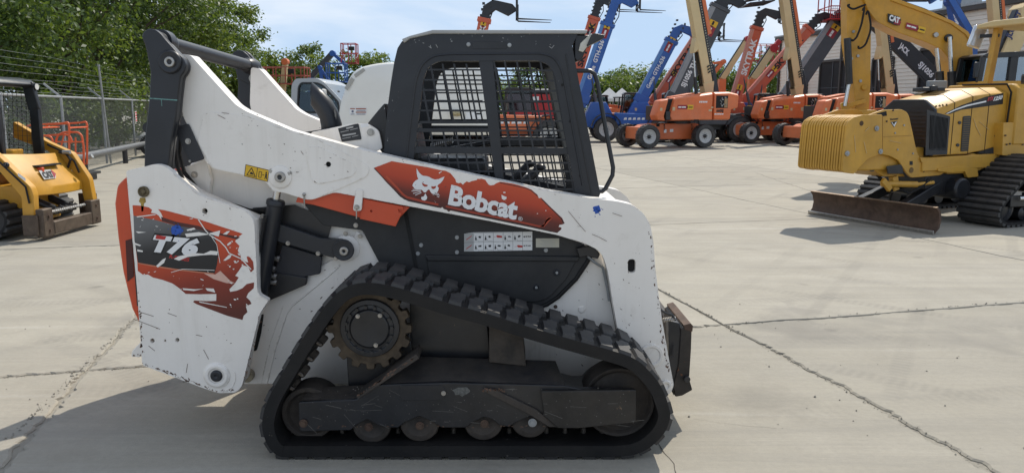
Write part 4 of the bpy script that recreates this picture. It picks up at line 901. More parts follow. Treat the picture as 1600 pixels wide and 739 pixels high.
il = MB(); il.plate([z3(1132, 200), z3(1455, 200), z3(1455, 325), z3(1132, 325)], 3.9832, 3.9846); ilo = il.build('small_label', mat('ivory_label', (.55, .53, .44), .5), sp, smooth=0)
mb = MB()
for k in range(6): inkline(mb, z3(1185 + (k % 3) * 20, 222 + k * 16), z3(1405 - (k % 2) * 40, 222 + k * 16), .55, 3.9828)
mb.build('print', GPRINT, ilo, smooth=0)
sp2 = bp('rear_side_panel', rnd([(468, 312), (560, 322), (632, 324), (645, 382), (655, 438), (600, 424), (588, 402), (566, 360), (505, 352)], 3), 3.986, 3.998, PLASTIC, bevel=.003)
for u, v in ((556, 352), (540, 365), (563, 369)): bolt(u, v, 3.984, 3, STEEL, sp2)
bp('panel_gap', [(630, 330), (636, 330), (657, 441), (652, 441)], 3.981, 3.986, DARK, bevel=0, parent=sp2)
# stay at the front of the panel
bp('stop_block', rnd([(901, 388, 3), (925, 384, 3), (938, 397, 3), (934, 405), (918, 400), (905, 402)], 2), 3.94, 3.985, BLACKF, bevel=.003)
mb = MB(); mb.tube([P(*q, 3.97) for q in ((918, 400), (928, 409), (942, 418), (946, 435), (950, 455), (952, 470))], .0075, 8); mb.build('stay_rod', GALV, L)
mb = MB(); mb.tube([P(*q, 3.99) for q in ((948, 418), (956, 470), (966, 525))], .008, 6); mb.build('door_seal', RUBBER2, L)
# ---- lift cylinder, lower link, fittings
mb = MB(); a, b = P(431.5, 312, 3.915), P(406, 462, 3.915); mb.cyl(a, b, .0405, n=26); mb.lathe([(.047, 0), (.047, .022), (.042, .03)], a - (a - b).normalized() * .03, (a - b).normalized(), 24); lc = mb.build('lift_cylinder', BLACKP, L, bevel=.003)
mb = MB(); mb.cyl(P(431, 314, 3.915), P(437, 280, 3.915), .019, n=18); mb.build('cylinder_rod', CHROME, lc)
mb = MB(); mb.tube([P(*q, 3.87) for q in ((414, 336), (409, 365), (404, 400), (400, 430))], .007, 6); mb.build('hard_line', BLACKF, lc); bolt(410, 338, 3.868, 3, STEEL, lc)
ll = bp('lower_link', rnd([(424, 346, 3), (500, 372), (538, 375, 12), (552, 390, 14), (542, 407, 14), (524, 404, 8), (422, 374, 3)], 3), 3.925, 3.965, BLACKP, bevel=.004)
disc('link_boss', 536, 391, 3.914, 3.926, 17, BLACKP, ll, prof=[(.7, .002), (.95, 0), (1, .004), (1, .012)]); disc('pin', 537, 393, 3.906, 3.926, 7.4, STEEL, ll, prof=[(.3, .004), (.4, 0), (.9, 0), (1, .004), (1, .016)]); disc('pin_core', 537, 393, 3.908, 3.92, 2.4, DARK, ll)
disc('pivot_flange', 541, 388, 3.985, 4.0, 21, WHITE, fr, prof=[(.9, 0), (1, .004), (1, .015)])
bp('hose_guard', rnd([(441, 382), (503, 401), (500, 428), (478, 432), (434, 452), (430, 420)], 3), 3.97, 3.99, mat('navy_black_plate', (.016, .019, .028), .4, var=.3, vs=8), bevel=.004); bp('lower_guard', [(420, 424), (480, 434), (478, 445), (420, 470)], 3.96, 3.985, BLACKF, bevel=.004)
bp('cavity_wall', [(395, 325), (460, 320), (520, 345), (505, 400), (420, 466), (398, 466)], 3.992, 3.9995, BLACKF, bevel=0)
mb = MB()
for (u, v, du) in ((433, 404, 8), (426, 420, 10), (428, 432, 9), (428, 441, 10)): mb.cyl(P(u - du, v, 3.955), P(u, v, 3.955), .012, n=8); mb.cyl(P(u, v, 3.955), P(u + 4, v + 1, 3.955), .016, n=6)
mb.build('hose_fitting', STEEL, L)
mb = MB(); mb.tube([P(*q, 3.965) for q in ((418, 440), (400, 445), (398, 450))], .014, 8); mb.tube([P(*q, 3.97) for q in ((360, 318), (390, 328), (412, 330), (424, 340))], .008, 6); mb.tube([P(*q, 3.95) for q in ((330, 314), (366, 322), (398, 336))], .010, 6); mb.build('hydraulic_hose', RUBBER2, L)
for u, v in ((450, 380), (497, 396), (525, 404)): bolt(u, v, 3.922, 2.8, STEEL, ll)
# ---- orange arm support and pins
os_ = bp('arm_support', [(462, 316), (465, 308), (478, 311), (500, 305), (523, 300), (552, 306), (640, 324), (622, 343), (562, 340), (489, 320)], 3.90, 3.935, ORANGER, bevel=.002)
bp('support_end', [(568, 311), (630, 323), (630, 328), (622, 327), (623, 332), (628, 333), (618, 354), (562, 342)], 3.886, 3.8995, ORANGER, [circ(580, 330, 1.9, 10)], bevel=.0015, parent=os_)
sc_ = bp('support_strap', rnd([(556, 296, 5), (567, 296, 5), (565, 330, 5), (551, 330, 5)], 5), 3.868, 3.878, WHITE, bevel=.002); bolt(557.5, 324, 3.866, 3.4, STEEL, sc_)
mb = MB(); mb.cyl(P(557, 326, 3.862), P(557, 342, 3.862), .0035, n=8); mb.cyl(P(475, 305, 3.868), P(476, 325, 3.868), .004, n=8); mb.sphere(P(475, 304, 3.868), .009, 10); mb.build('lynch_pin', STEEL, L)
# ---- cab
YK0, YK1 = 4.02, 4.73
cab_out = [(592, 300), (600, 235), (606, 165), (611, 128), (616, 97), (621, 76), (628, 65), (640, 59.5), (676, 52.5), (903, 52.5), (894, 72), (938, 303), (925, 330), (620, 330)]
HOLE = rnd([(646, 246), (652, 205), (661, 126), (668, 106, 6), (684, 96, 8), (842, 95, 8), (858, 102, 8), (867, 118, 6), (885, 225), (899, 303), (898, 312), (646, 262)], 3)
cs = bp('cab_side_frame', rnd(cab_out, 2), YK0, YK0 + .03, BLACKP, [HOLE], bevel=.004)
mir = mirror(cs, 0, 0)
mb = MB(); bead = [(634, 258), (640, 205), (650, 125), (659, 101), (676, 88), (700, 85), (846, 84), (866, 90), (877, 108), (883, 135), (899, 225), (912, 300)]; sb = [Vector((*p, 0)) for p in rnd([(p[0], p[1], 10) for p in bead], 10)]
mb.tube([P(q.x, q.y, YK0) for q in sb[4:-4]], .0055, 6); mb.build('pressed_bead', BLACKP, cs)
mb = MB(); mb.tube([P(*q, YK0) for q in ((884, 85), (893, 140), (915, 255), (924, 302))], .004, 6); mb.build('door_line', BLACKF, cs)
for u, v in ((732, 70), (796, 71)): bolt(u, v, YK0 - .001, 2.6, GALV, cs, False)
bp('roof_slot', rnd([(738, 66), (792, 66), (792, 77), (738, 77)], 2), YK0 - .0025, YK0 - .0002, BLACKF, bevel=.001, parent=cs)
for u, v in ((879, 133), (891, 190), (907, 275)): disc('plug', u, v, YK0 - .002, YK0, 2.4, DARK, cs)
chips('scuff', [(640, 70), (700, 56), (880, 60)], 40, 6, .45, YK0 - .0006, GPRINT, cs); chips('scuff', [(615, 140), (606, 230)], 18, 6, .5, YK0 - .0006, GPRINT, cs)
mb = MB()
for a, b in (((670, 73), (674, 76)), ((674, 76), (672, 71)), ((681, 70), (684, 75)), ((858, 73), (862, 76)), ((862, 76), (866, 71))): inkline(mb, a, b, .6, YK0 - .0006)
mb.build('scratch', GPRINT, cs, smooth=0)
# guard posts and mesh
def guard(Y, parent_):
    d = YK0 - Y
    def Q(u, v): q = P(u, v, YK0); return Vector((q.x, Y, q.z))
    def qp(mb, pts, t=.010, dy=0): mb.solid([Q(*p) + Vector((0, dy, 0)) for p in pts], (0, t, 0))
    mb = MB(); qp(mb, [(748, 94), (770, 94), (789, 300), (776, 300)]); qp(mb, [(646, 229.5), (888, 231), (891, 241.5), (645, 240)], .0115, .0008)
    qp(mb, [(654, 189.5), (768, 189.5), (770, 193.5), (653, 193.5)], .0110, .0012); qp(mb, [(652, 201), (772, 201), (772, 207), (651, 207)], .0107, .0016); g = mb.build('guard_bar', BLACKP, parent_, bevel=.002)
    mb = MB()
    def hb(v, u0, u1, w=2.6): qp(mb, [(u0, v - w / 2), (u1, v - w / 2 + .6), (u1, v + w / 2 + .6), (u0, v + w / 2)], .006, .0021)
    for v in (109, 125, 141, 157.5, 173): hb(v, 650, 754)
    for v in (219.5,): hb(v, 648, 776)
    for v in (110, 126, 142, 158, 174, 189, 204, 218): hb(v, 760, 898)
    for v in (254.5, 268, 282, 296): hb(v, 644, 905, 2.4)
    def vb(u, v0, v1, w=2.9, sl=.19): qp(mb, [(u + sl * (v0 - 96), v0), (u + sl * (v0 - 96) + w, v0), (u + sl * (v1 - 96) + w, v1), (u + sl * (v1 - 96), v1)], .0054, .0028)
    for u in (651, 670, 689, 707, 726): vb(u, 100 if u > 660 else 112, 190)
    for u in (652, 672, 692, 712, 732): vb(u - 2, 206, 230)
    for u in (770, 787, 806, 825, 843, 860): vb(u, 96, 231)
    vb(872, 150, 231)
    for u in (640, 655, 669, 684, 699, 714, 729, 744): vb(u, 241, 300, 2.4)
    for u in (766, 779, 792, 805, 818, 831, 844, 857, 869): vb(u, 241, 305, 2.4)
    mb.build('guard_mesh', BLACKP, g, smooth=0)
guard(YK0 + .004, cs)
guard(mY(YK0) - .014, mir)
# roof, rear wall, front frame, floor
pr = [P(u, v, YK0) for u, v in ((628, 62), (640, 57), (676, 47.5), (918, 47.5), (916, 53.5), (676, 53.5), (641, 61), (632, 68))]
mb = MB(); mb.solid([Vector((q.x, YK0 - .012, q.z)) for q in pr], (0, YK1 - YK0 + .024, 0)); mb.build('roof', mat('grey_roof_paint_sheen', (.36, .36, .35), .45, var=.1, dust=((.5, .48, .43), .3)), L, bevel=.005)  # light paint, with the sky's reflection on the edge put into the grey
pr = [P(u, v, YK0) for u, v in ((611, 128), (621, 76), (630, 66), (642, 66), (634, 80), (622, 132), (606, 330), (594, 330))]
mb = MB(); e = .10
for y0, y1 in ((YK0 + .031, YK0 + .12), (YK1 - .12, YK1 - .031)): mb.solid([Vector((q.x, y0, q.z)) for q in pr], (0, y1 - y0, 0))
mb.build('rear_post', BLACKP, L, bevel=.004)
mb = MB(); mb.box(((P(600, 210, YK0).x + P(640, 210, YK0).x) / 2, YC, P(620, 262, YK0).z), (.02, .69, .30)); mb.build('rear_wall', BLACKF, L)
mb = MB(); a = P(690, 78, YK0); b = P(880, 78, YK0); mb.box(((a.x + b.x) / 2, YC, a.z), (b.x - a.x, .66, .05)); mb.build('headliner', mat('grey_headliner', (.11, .108, .10), .8), L, bevel=.01)
for side in (0, 1):
    y = YK0 + .035 if side == 0 else YK1 - .085
    mb = MB(); a, b = P(884, 75, YK0), P(927, 310, YK0); mb.bar((a.x, y + .025, a.z), (b.x, y + .025, b.z), .05, .055, up=(1, 0, 0)); fp_ = mb.build('front_post', BLACKP, L, bevel=.004)
mb = MB(); a, b = P(858, 105, YK1 - .12), P(893, 250, YK1 - .12); mb.bar((a.x, YK1 - .12, a.z), (b.x, YK1 - .12, b.z), .04, .07, up=(1, 0, 0)); mb.build('inner_trim', mat('grey_cab_trim', (.13, .13, .122), .6), L, bevel=.012)
mb = MB(); a = P(660, 330, YK0); b = P(930, 330, YK0); mb.box(((a.x + b.x) / 2, YC, a.z - .05), (b.x - a.x, .66, .08)); mb.build('cab_floor', BLACKF, L)
# seat, joysticks, spring seen through the mesh
seat = MB(); a = P(690, 252, 4.36); seat.box(a + Vector((.06, 0, -.02)), (.40, .42, .10)); b = P(655, 216, 4.36); seat.box(b + Vector((-.035, 0, -.035)), (.10, .40, .26), Matrix.Rotation(-.18, 3, 'Y')); so = seat.build('operator_seat', BLACKF, L, bevel=.03, seg=3)
mb = MB(); a = P(735, 226, 4.55); mb.bar(P(690, 236, 4.6), P(770, 222, 4.6), .05, .03); mb.build('armrest', BLACKF, so, bevel=.012)
for (u0, v0, u1, v1) in ((795, 300, 826, 256), (812, 305, 842, 262)):
    mb = MB(); y = 4.30 if u0 < 800 else 4.16; mb.tube([P(u0, v0, y), P((u0 + u1) / 2 - 5, (v0 + v1) / 2, y), P(u1 - 6, v1 + 8, y), P(u1, v1, y)], .026, 10, radii=[.026, .025, .024, .018]); mb.sphere(P(u1 + 2, v1, y), .027, 10, sc=(1.2, 1, .8)); mb.build('joystick', BLACKF, L)
mb = MB(); pa_, pb_ = P(672, 230, 4.10), P(708, 219, 4.10); mb.tube([pa_.lerp(pb_, k / 96) + Vector((math.sin(k * PI / 4) * .004, math.cos(k * PI / 4) * .017, math.sin(k * PI / 4) * .017)) for k in range(97)], .0036, 5); mb.build('seat_spring', STEEL, L)
mb = MB(); mb.box(P(820, 222, 4.64), (.5, .03, .06)); mb.build('switch_panel', BLACKF, L, bevel=.01)
bp('cab_mount_boot', rnd([(572, 196), (588, 176), (602, 160), (606, 200), (601, 245), (592, 232), (588, 206)], 5), 4.10, 4.22, BLACKF, bevel=.012)
# front light and visor, grab handle
hl = bp('light_housing', [(898, 54), (925, 56), (910, 92), (902, 97, 3), (897, 92)], 4.03, 4.16, BLACKF, bevel=.006)
bp('work_light', rnd([(904, 80), (907, 68), (923, 53), (926, 54), (917, 74), (911, 82)], 1.5), 4.015, 4.029, mat('clouded_lens', (.55, .53, .45), .25, var=.2, vs=30, coat=.5), bevel=.004, parent=hl)
bp('visor', [(924, 55), (928, 52), (945, 55), (944, 60), (918, 73), (917, 71)], 4.0, 4.14, BLACKF, bevel=.003, parent=hl)
mb = MB(); q_ = [(897, 111), (922, 111), (929, 116), (933, 128), (946, 200), (958, 262), (957, 274), (946, 295), (941, 299), (934, 299)]; mb.tube([P(*q, 4.04) for q in q_], .0115, 10); mb.build('grab_handle', BLACKP, L)
mb = MB(); a = P(934, 306, 4.2); mb.box(a + Vector((.04, .15, -.02)), (.09, .5, .03)); mb.build('front_sill', WHITE, L, bevel=.006)
# ---- quick coupler
cp_ = MB()
for y0, y1 in ((3.93, 4.0), (4.74, 4.81)):
    cp_.plate([(1044, 500), (1062, 505), (1066, 540), (1060, 580), (1060, 606), (1053, 618), (1047, 604)], y0, y1, Yr=3.93)
cpo = cp_.build('coupler_lever', BLACKF, L, bevel=.004)
BSC = mat('black_scuffed_steel', (.022, .019, .017), .5, .2, var=.5, vs=10, dust=((.16, .12, .09), .3), chips=(RUST, .84, 30))
bp('coupler_plate', [(1064, 514), (1071, 510), (1081, 515), (1080, 545), (1077, 592), (1082, 609), (1066, 618), (1055, 620, 3), (1052, 604), (1060, 570)], 3.92, 4.36, BSC, bevel=.004, parent=cpo); bp('coupler_plate', [(1064, 534), (1071, 530), (1081, 535), (1080, 555), (1077, 592), (1082, 609), (1066, 618), (1055, 620, 3), (1052, 604), (1060, 570)], 4.39, 4.83, BSC, bevel=.004, parent=cpo, Yr=3.92)
bp('coupler_top_edge', [(1068, 508), (1079, 505), (1083, 509), (1082, 518), (1070, 515)], 3.915, 4.365, RUSTY, bevel=.002, parent=cpo)
mb = MB(); a, b = P(1036, 500, 3.91), P(1056, 497, 3.91); mb.tube([a.lerp(b, k / 80) + Vector((0, math.cos(k * PI / 5) * .010, math.sin(k * PI / 5) * .010)) for k in range(81)], .0028, 5); mb.build('coupler_spring', STEEL, cpo)
mb = MB(); mb.tube([P(*q, 3.905) for q in ((1032, 484), (1040, 489), (1050, 492), (1056, 500))], .007, 7); mb.tube([P(*q, 3.905) for q in ((1045, 560), (1052, 556), (1053, 540))], .005, 7); mb.build('coupler_handle', BLACKF, cpo)
disc('coupler_pin', 1074, 593, 3.90, 3.93, 5, BLACKF, cpo); disc('arm_pin', 1041, 603, 3.868, 3.885, 9, WHITE, arm, prof=[(.4, .006), (.55, 0), (.95, 0), (1, .004), (1, .016)])
disc('leg_boss', 1018, 556, 3.872, 3.882, 19, WHITE, arm, prof=[(.7, .004), (.72, 0), (.98, 0), (1, .004), (1, .008)])
# ---- tracks
TR = [(470, 724), (440, 720), (420, 706), (407, 680), (405, 655), (414, 622), (440, 575), (476, 515), (508, 470), (533, 447), (562, 437.5), (597, 439), (648, 452), (705, 470), (761, 485), (821, 504), (882, 522), (925, 534), (985, 552), (1010, 568), (1037, 601), (1050, 635), (1052, 652), (1043, 677), (1020, 701), (994, 714), (960, 718)]
tp2 = [Vector((P(u, v, YT0).x, P(u, v, YT0).z)) for u, v in TR]
zmin = .0
tp2 = [Vector((p.x, max(p.y, zmin))) for p in tp2]
tp2[0].y = 0; tp2[-1].y = 0
# smooth closed path resampled by length (Catmull-Rom)
def resample(pts, n):
    out = []; Ln = len(pts)
    for i in range(Ln):
        p0, p1, p2, p3 = pts[i - 1], pts[i], pts[(i + 1) % Ln], pts[(i + 2) % Ln]
        if i == Ln - 1:
            for k in range(20): out.append(p1.lerp(p2, k / 20))
            continue
        l = (p2 - p1).length; m1 = (p2 - p0); m2 = (p3 - p1); m1 = m1.normalized() * l if i > 0 else (p2 - p1); m2 = m2.normalized() * l if i < Ln - 2 else (p2 - p1)
        for k in range(20):
            t = k / 20; out.append(p1 * (2 * t ** 3 - 3 * t * t + 1) + m1 * (t ** 3 - 2 * t * t + t) + p2 * (3 * t * t - 2 * t ** 3) + m2 * (t ** 3 - t * t))
    out = [Vector((p.x, max(0, p.y))) for p in out]
    d = [0]
    for a, b in zip(out, out[1:] + out[:1]): d.append(d[-1] + (b - a).length)
    T = d[-1]; res = []; j = 0
    for k in range(n):
        s = T * k / n
        while d[j + 1] < s: j += 1
        a, b = out[j], out[(j + 1) % len(out)]; res.append(a.lerp(b, (s - d[j]) / max(1e-9, d[j + 1] - d[j])))
    return res, T
NL = 52
path, TL = resample(tp2, NL * 6)
cen_ = sum(path, Vector((0, 0))) / len(path)
def frame(k):
    n = len(path); p = path[k % n]; d = (path[(k + 1) % n] - path[(k - 1) % n]).normalized(); nn = Vector((-d.y, d.x))
    if nn.dot(p - cen_) < 0: nn = -nn
    return p, d, nn
LUG = .019
def track(Ya, Yb, flip):
    tk_ = MB(); n = len(path); vs_ = []
    for k in range(n):
        p, d, nn = frame(k); o = p - nn * LUG; i_ = p - nn * (LUG + .052)
        for q, y in ((o + nn * .006, Ya + .008), (o, Yb - .012), (o - nn * .012, Yb), (i_, Yb), (i_, Ya), (o + nn * .004, Ya)): vs_.append((q.x, y, q.y))
    fs = [(k * 6 + j, k * 6 + (j + 1) % 6, ((k + 1) % n) * 6 + (j + 1) % 6, ((k + 1) % n) * 6 + j) for k in range(n) for j in range(6)]
    tk_.add(vs_, fs); t_ = tk_.build('track_belt', RUBBER2, L, smooth=40)
    pitch = TL / NL; w = Yb - Ya
    # lug shapes in a local frame: x along travel, y across, z outwards
    def lug(xw, y0, y1, notch):
        m_ = MB(); h = LUG
        m0 = y1 - y0
        if notch: prof = [(-xw, y0), (xw, y0), (xw, y0 + m0 * .40), (xw * 1.36, y0 + m0 * .50), (xw * 1.36, y1), (-xw * .2, y1), (-xw * .35, y1 - m0 * .2), (-xw * 1.1, y1 - m0 * .3), (-xw, y0 + m0 * .4)]
        else: prof = [(-xw * 1.2, y0), (xw * .35, y0), (xw * .5, y0 + m0 * .2), (xw * 1.3, y0 + m0 * .3), (xw, y1 - m0 * .4), (xw, y1), (-xw, y1), (-xw, y1 - m0 * .4), (-xw * 1.2, y0 + m0 * .3)]
        b = [Vector((x * 1.06, y, -.002)) for x, y in prof]; t = [Vector((x * .96, y + (.006 if y == y0 else (-.006 if y == y1 else 0)), h)) for x, y in prof]; k = len(prof)
        m_.add(b + t, [tuple(range(k, 2 * k)), tuple(range(k - 1, -1, -1))] + [(i, (i + 1) % k, k + (i + 1) % k, k + i) for i in range(k)])
        return m_.mesh('tread_lug', RUBBER, smooth=0)
    la = lug(pitch * .33, 0, w * .46, True); lb = lug(pitch * .33, w * .52, w, False)
    gm = MB()
    for y in (-.055, .055): gm.cyl((0, y, .004), (0, y, -.020), .013, .012, n=10); gm.sphere((0, y, -.020), .012, 8)
    gm.solid([(-.011, -.045, 0), (.011, -.045, 0), (.006, -.04, -.032), (-.006, -.04, -.032)], (0, .09, 0)); gm = gm.mesh('guide_lug', mat('polished_dark_steel', (.16, .14, .12), .38, .8, var=.4, vs=40), smooth=30)
    for k in range(NL):
        for me, off in ((la, 0), (lb, 3)):
            p, d, nn = frame(k * 6 + off); q = p - nn * LUG
            X = Vector((d.x, 0, d.y)); Z = Vector((nn.x, 0, nn.y)); Yv = Vector((0, 1 if not flip else -1, 0))
            M_ = Matrix((X, Yv, Z)).transposed().to_4x4(); M_.translation = Vector((q.x, Ya if not flip else Yb, q.y)); inst('tread_lug', me, t_, M_)
        p, d, nn = frame(k * 6 + 1); q = p - nn * (LUG + .052); M_ = Matrix((Vector((d.x, 0, d.y)), Vector((0, 1, 0)), Vector((nn.x, 0, nn.y)))).transposed().to_4x4(); M_.translation = Vector((q.x, (Ya + Yb) / 2, q.y)); inst('guide_lug', gm, t_, M_)
    return t_
track(YT0, YT1, False); track(mY(YT1), mY(YT0), True)
# undercarriage (near side, mirrored to the far side where it shows)
def under(mir_):
    S = []
    def B(*a, **k): o = bp(*a, **k); S.append(o); return o
    FRM = [(466, 628, 4), (556, 624), (584, 601), (700, 598), (880, 602), (912, 608), (992, 610), (992, 656), (905, 668), (868, 668), (856, 661), (846, 654), (828, 650), (806, 660), (795, 667), (780, 664), (770, 655), (756, 651), (738, 660), (728, 668), (690, 668), (678, 660), (655, 650), (632, 660), (622, 668), (604, 668), (590, 664), (574, 655), (556, 664), (548, 672), (468, 674, 4)]
    uf = B('track_frame', rnd(FRM, 2), 3.49, 3.53, BLACKF, bevel=.004)
    sl_ = MB(); q0 = [P(u, v, 3.492) for u, v in ((584, 602), (598, 592), (880, 598), (884, 603))]; q1 = [P(u, v, 3.64) for u, v in ((640, 556), (646, 554), (866, 561), (868, 563))]
    vs8 = [q0[0], q0[3], q1[3], q1[0]]; sl_.solid(vs8, (0, .02, -.02)); S.append(sl_.build('sloped_plate', mat('dusty_black_plate', (.024, .024, .027), .38, var=.4, vs=6, dust=((.17, .14, .105), .42), chips=((.2, .15, .1), .9, 40)), L, bevel=.003))
    B('frame_beam', [(480, 634), (560, 630), (600, 606), (868, 608), (900, 616), (985, 614), (985, 650), (480, 655)], 3.5305, 3.80, BLACKF, bevel=.006)
    B('front_guard', [(845, 611), (994, 609), (994, 660), (905, 669), (872, 669), (850, 650)], 3.465, 3.489, mat('dark_worn_steel', (.022, .020, .018), .5, .2, var=.45, vs=8, dust=((.12, .10, .08), .28), chips=((.15, .10, .06), .9, 40)), bevel=.004)
    B('stiffener', [(752, 609), (772, 608), (838, 640), (872, 667), (858, 667), (828, 648)], 3.475, 3.489, DIRTSTEEL, bevel=.003); B('gusset', [(596, 594), (604, 585), (650, 553), (655, 560), (562, 622), (556, 621)], 3.475, 3.62, DIRTSTEEL, bevel=.003)
    B('access_plate', rnd([(625, 602, 4), (692, 602, 6), (698, 612), (692, 625, 6), (625, 625, 4)], 4), 3.486, 3.489, BLACKF, bevel=.001); B('upright', [(764, 500), (815, 505), (822, 572), (764, 566)], 3.60, 3.85, DIRTSTEEL, bevel=.004); B('motor_guard', [(640, 470), (760, 490), (766, 560), (640, 566)], 3.70, 3.95, BLACKF, bevel=.004)
    B('drive_housing', [(540, 540), (585, 560), (640, 520), (650, 600), (545, 610)], 3.66, 3.95, BLACKF, bevel=.004)
    for u, v in ((576, 667), (656, 665), (757, 662)): S.append(bolt(u, v, 3.482, 5.2, RUSTY))
    S.append(bolt(832, 660, 3.482, 5.4, GALV)); S.append(bolt(474, 661, 3.482, 5.2, RUSTY)); S.append(bolt(693, 614, 3.482, 3, STEEL))
    for u, v, r in ((580, 664, 31), (655, 662, 31), (755, 660, 31), (828, 657, 30)):
        S.append(disc('roller', u, v, 3.505, 3.7, r, DIRTSTEEL, prof=[(.3, .012), (.66, .0), (.94, .006), (1, .016), (1, .035), (.8, .05), (.8, .13), (1, .145), (1, .175), (.3, .18)], n=30))
    S.append(disc('rear_idler', 482, 646, 3.575, 3.7, 43, DIRTSTEEL, prof=[(.3, .03), (.72, .022), (.82, .0), (.97, .0), (1, .01), (1, .15), (.3, .16)], n=34)); S.append(disc('front_idler', 967, 629, 3.565, 3.7, 57, DIRTSTEEL, prof=[(.12, .0), (.2, .012), (.82, .022), (.9, .004), (.97, .0), (1, .012), (1, .15), (.3, .16)], n=40))
    S.append(disc('idler_band', 958, 624, 3.74, 3.8, 58, BLACKF, prof=[(.8, 0), (.85, .01), (1, .01), (1, .06)], n=36))
    # sprocket
    c = P(577, 514, 3.56); k = (P(578, 514, 3.56) - c).length; nt_ = 16; prof = []
    for t in range(nt_):
        a0 = 2 * PI * t / nt_
        for da, r in ((-.30, 57), (-.19, 58), (-.16, 64), (-.12, 66), (.12, 66), (.16, 64), (.19, 58), (.30, 57)): aa = a0 + da * 2 * PI / nt_ * 1.6; prof.append((c.x + r * k * math.cos(aa), c.z + r * k * math.sin(aa)))
    m_ = MB(); m_.solid([Vector((x, 3.56, z)) for x, z in prof], (0, .045, 0)); sp_ = m_.build('drive_sprocket', SPROCK, L, bevel=.003); S.append(sp_)
    S.append(disc('drive_hub', 577, 514, 3.535, 3.56, 47, BLACKF, prof=[(.05, .005), (.62, .0), (.68, .012), (.80, .014), (.82, .006), (.98, .008), (1, .016), (1, .03)], n=36))
    m_ = MB()
    for t in range(16): aa = 2 * PI * t / 16 + .1; q = Vector((c.x + 36.5 * k * math.cos(aa), 3.549, c.z + 36.5 * k * math.sin(aa))); m_.cyl(q, q - Vector((0, .012, 0)), 3.0 * k, n=6)
    S.append(m_.build('hub_bolt', BLACKF, L, smooth=0))
    for t in (0.9, 2.3, 5.1): q = (577 + 27 * math.cos(t), 514 - 27 * math.sin(t)); S.append(bolt(*q, 3.534, 2.8, STEEL))
    q0 = [P(u, v, 3.492) for u, v in ((467, 629), (557, 625))]; q1 = [P(u, v, 3.62) for u, v in ((580, 600), (484, 606))]
    m_ = MB(); m_.solid(q0 + q1, (0, .02, -.02)); S.append(m_.build('rear_shelf', DIRTSTEEL, L, bevel=.003))
    sc2 = mat('pale_scratch_grey', (.15, .14, .125), .6, var=.5, vs=50); m_ = MB(); rq = random.Random(9)
    for k in range(46):
        u, v = rq.uniform(475, 990), rq.uniform(606, 664); l = rq.uniform(4, 34); an = rq.gauss(.05, .25)
        if 560 < u < 860 or v > 630: inkline(m_, (u, v), (u + l * math.cos(an), v + l * math.sin(an)), rq.uniform(.3, .7), 3.4892 if u < 840 else 3.4642)
    for k in range(150):
        u, v = rq.uniform(470, 990), rq.uniform(604, 664); inkpoly(m_, blob(u, v, rq.uniform(.25, .8), 6), 3.4891 if u < 840 else 3.4641)
    o = m_.build('scratch', sc2, L, smooth=0, fix=False); S.append(o)
    m_ = MB()
    for k in range(26): inkpoly(m_, blob(rq.uniform(755, 790), rq.uniform(607, 612), rq.uniform(.6, 1.6), 7), 3.4745)
    for k in range(40): t_ = rq.random(); inkpoly(m_, blob(556 + 92 * t_ + rq.gauss(0, 1.2), 620 - 62 * t_ + rq.gauss(0, 1.2), rq.uniform(.5, 1.6), 7, .4, 1.8, .7, -.6), 3.4745)
    for k in range(40): inkpoly(m_, blob(rq.uniform(470, 900), 666 + rq.gauss(0, 1), rq.uniform(.4, 1.1), 7, .4, 1.8, .7), 3.4889)
    o = m_.build('rust_speck', CHIP, L, smooth=0, fix=False); o['kind'] = 'stuff'
    S.append(B('emblem_cast', blob(722, 612, 9, 16, .3, 1.6, .7), 3.4885, 3.4898, mat('worn_grey_print', (.12, .12, .11), .7, var=.5, vs=90), bevel=0))
    if mir_:
        for o in S:
            if o.name.split('.')[0] in ('track_frame', 'roller', 'front_idler', 'rear_idler', 'drive_sprocket', 'drive_hub', 'front_guard'): mirror(o)
    return S
under(True)
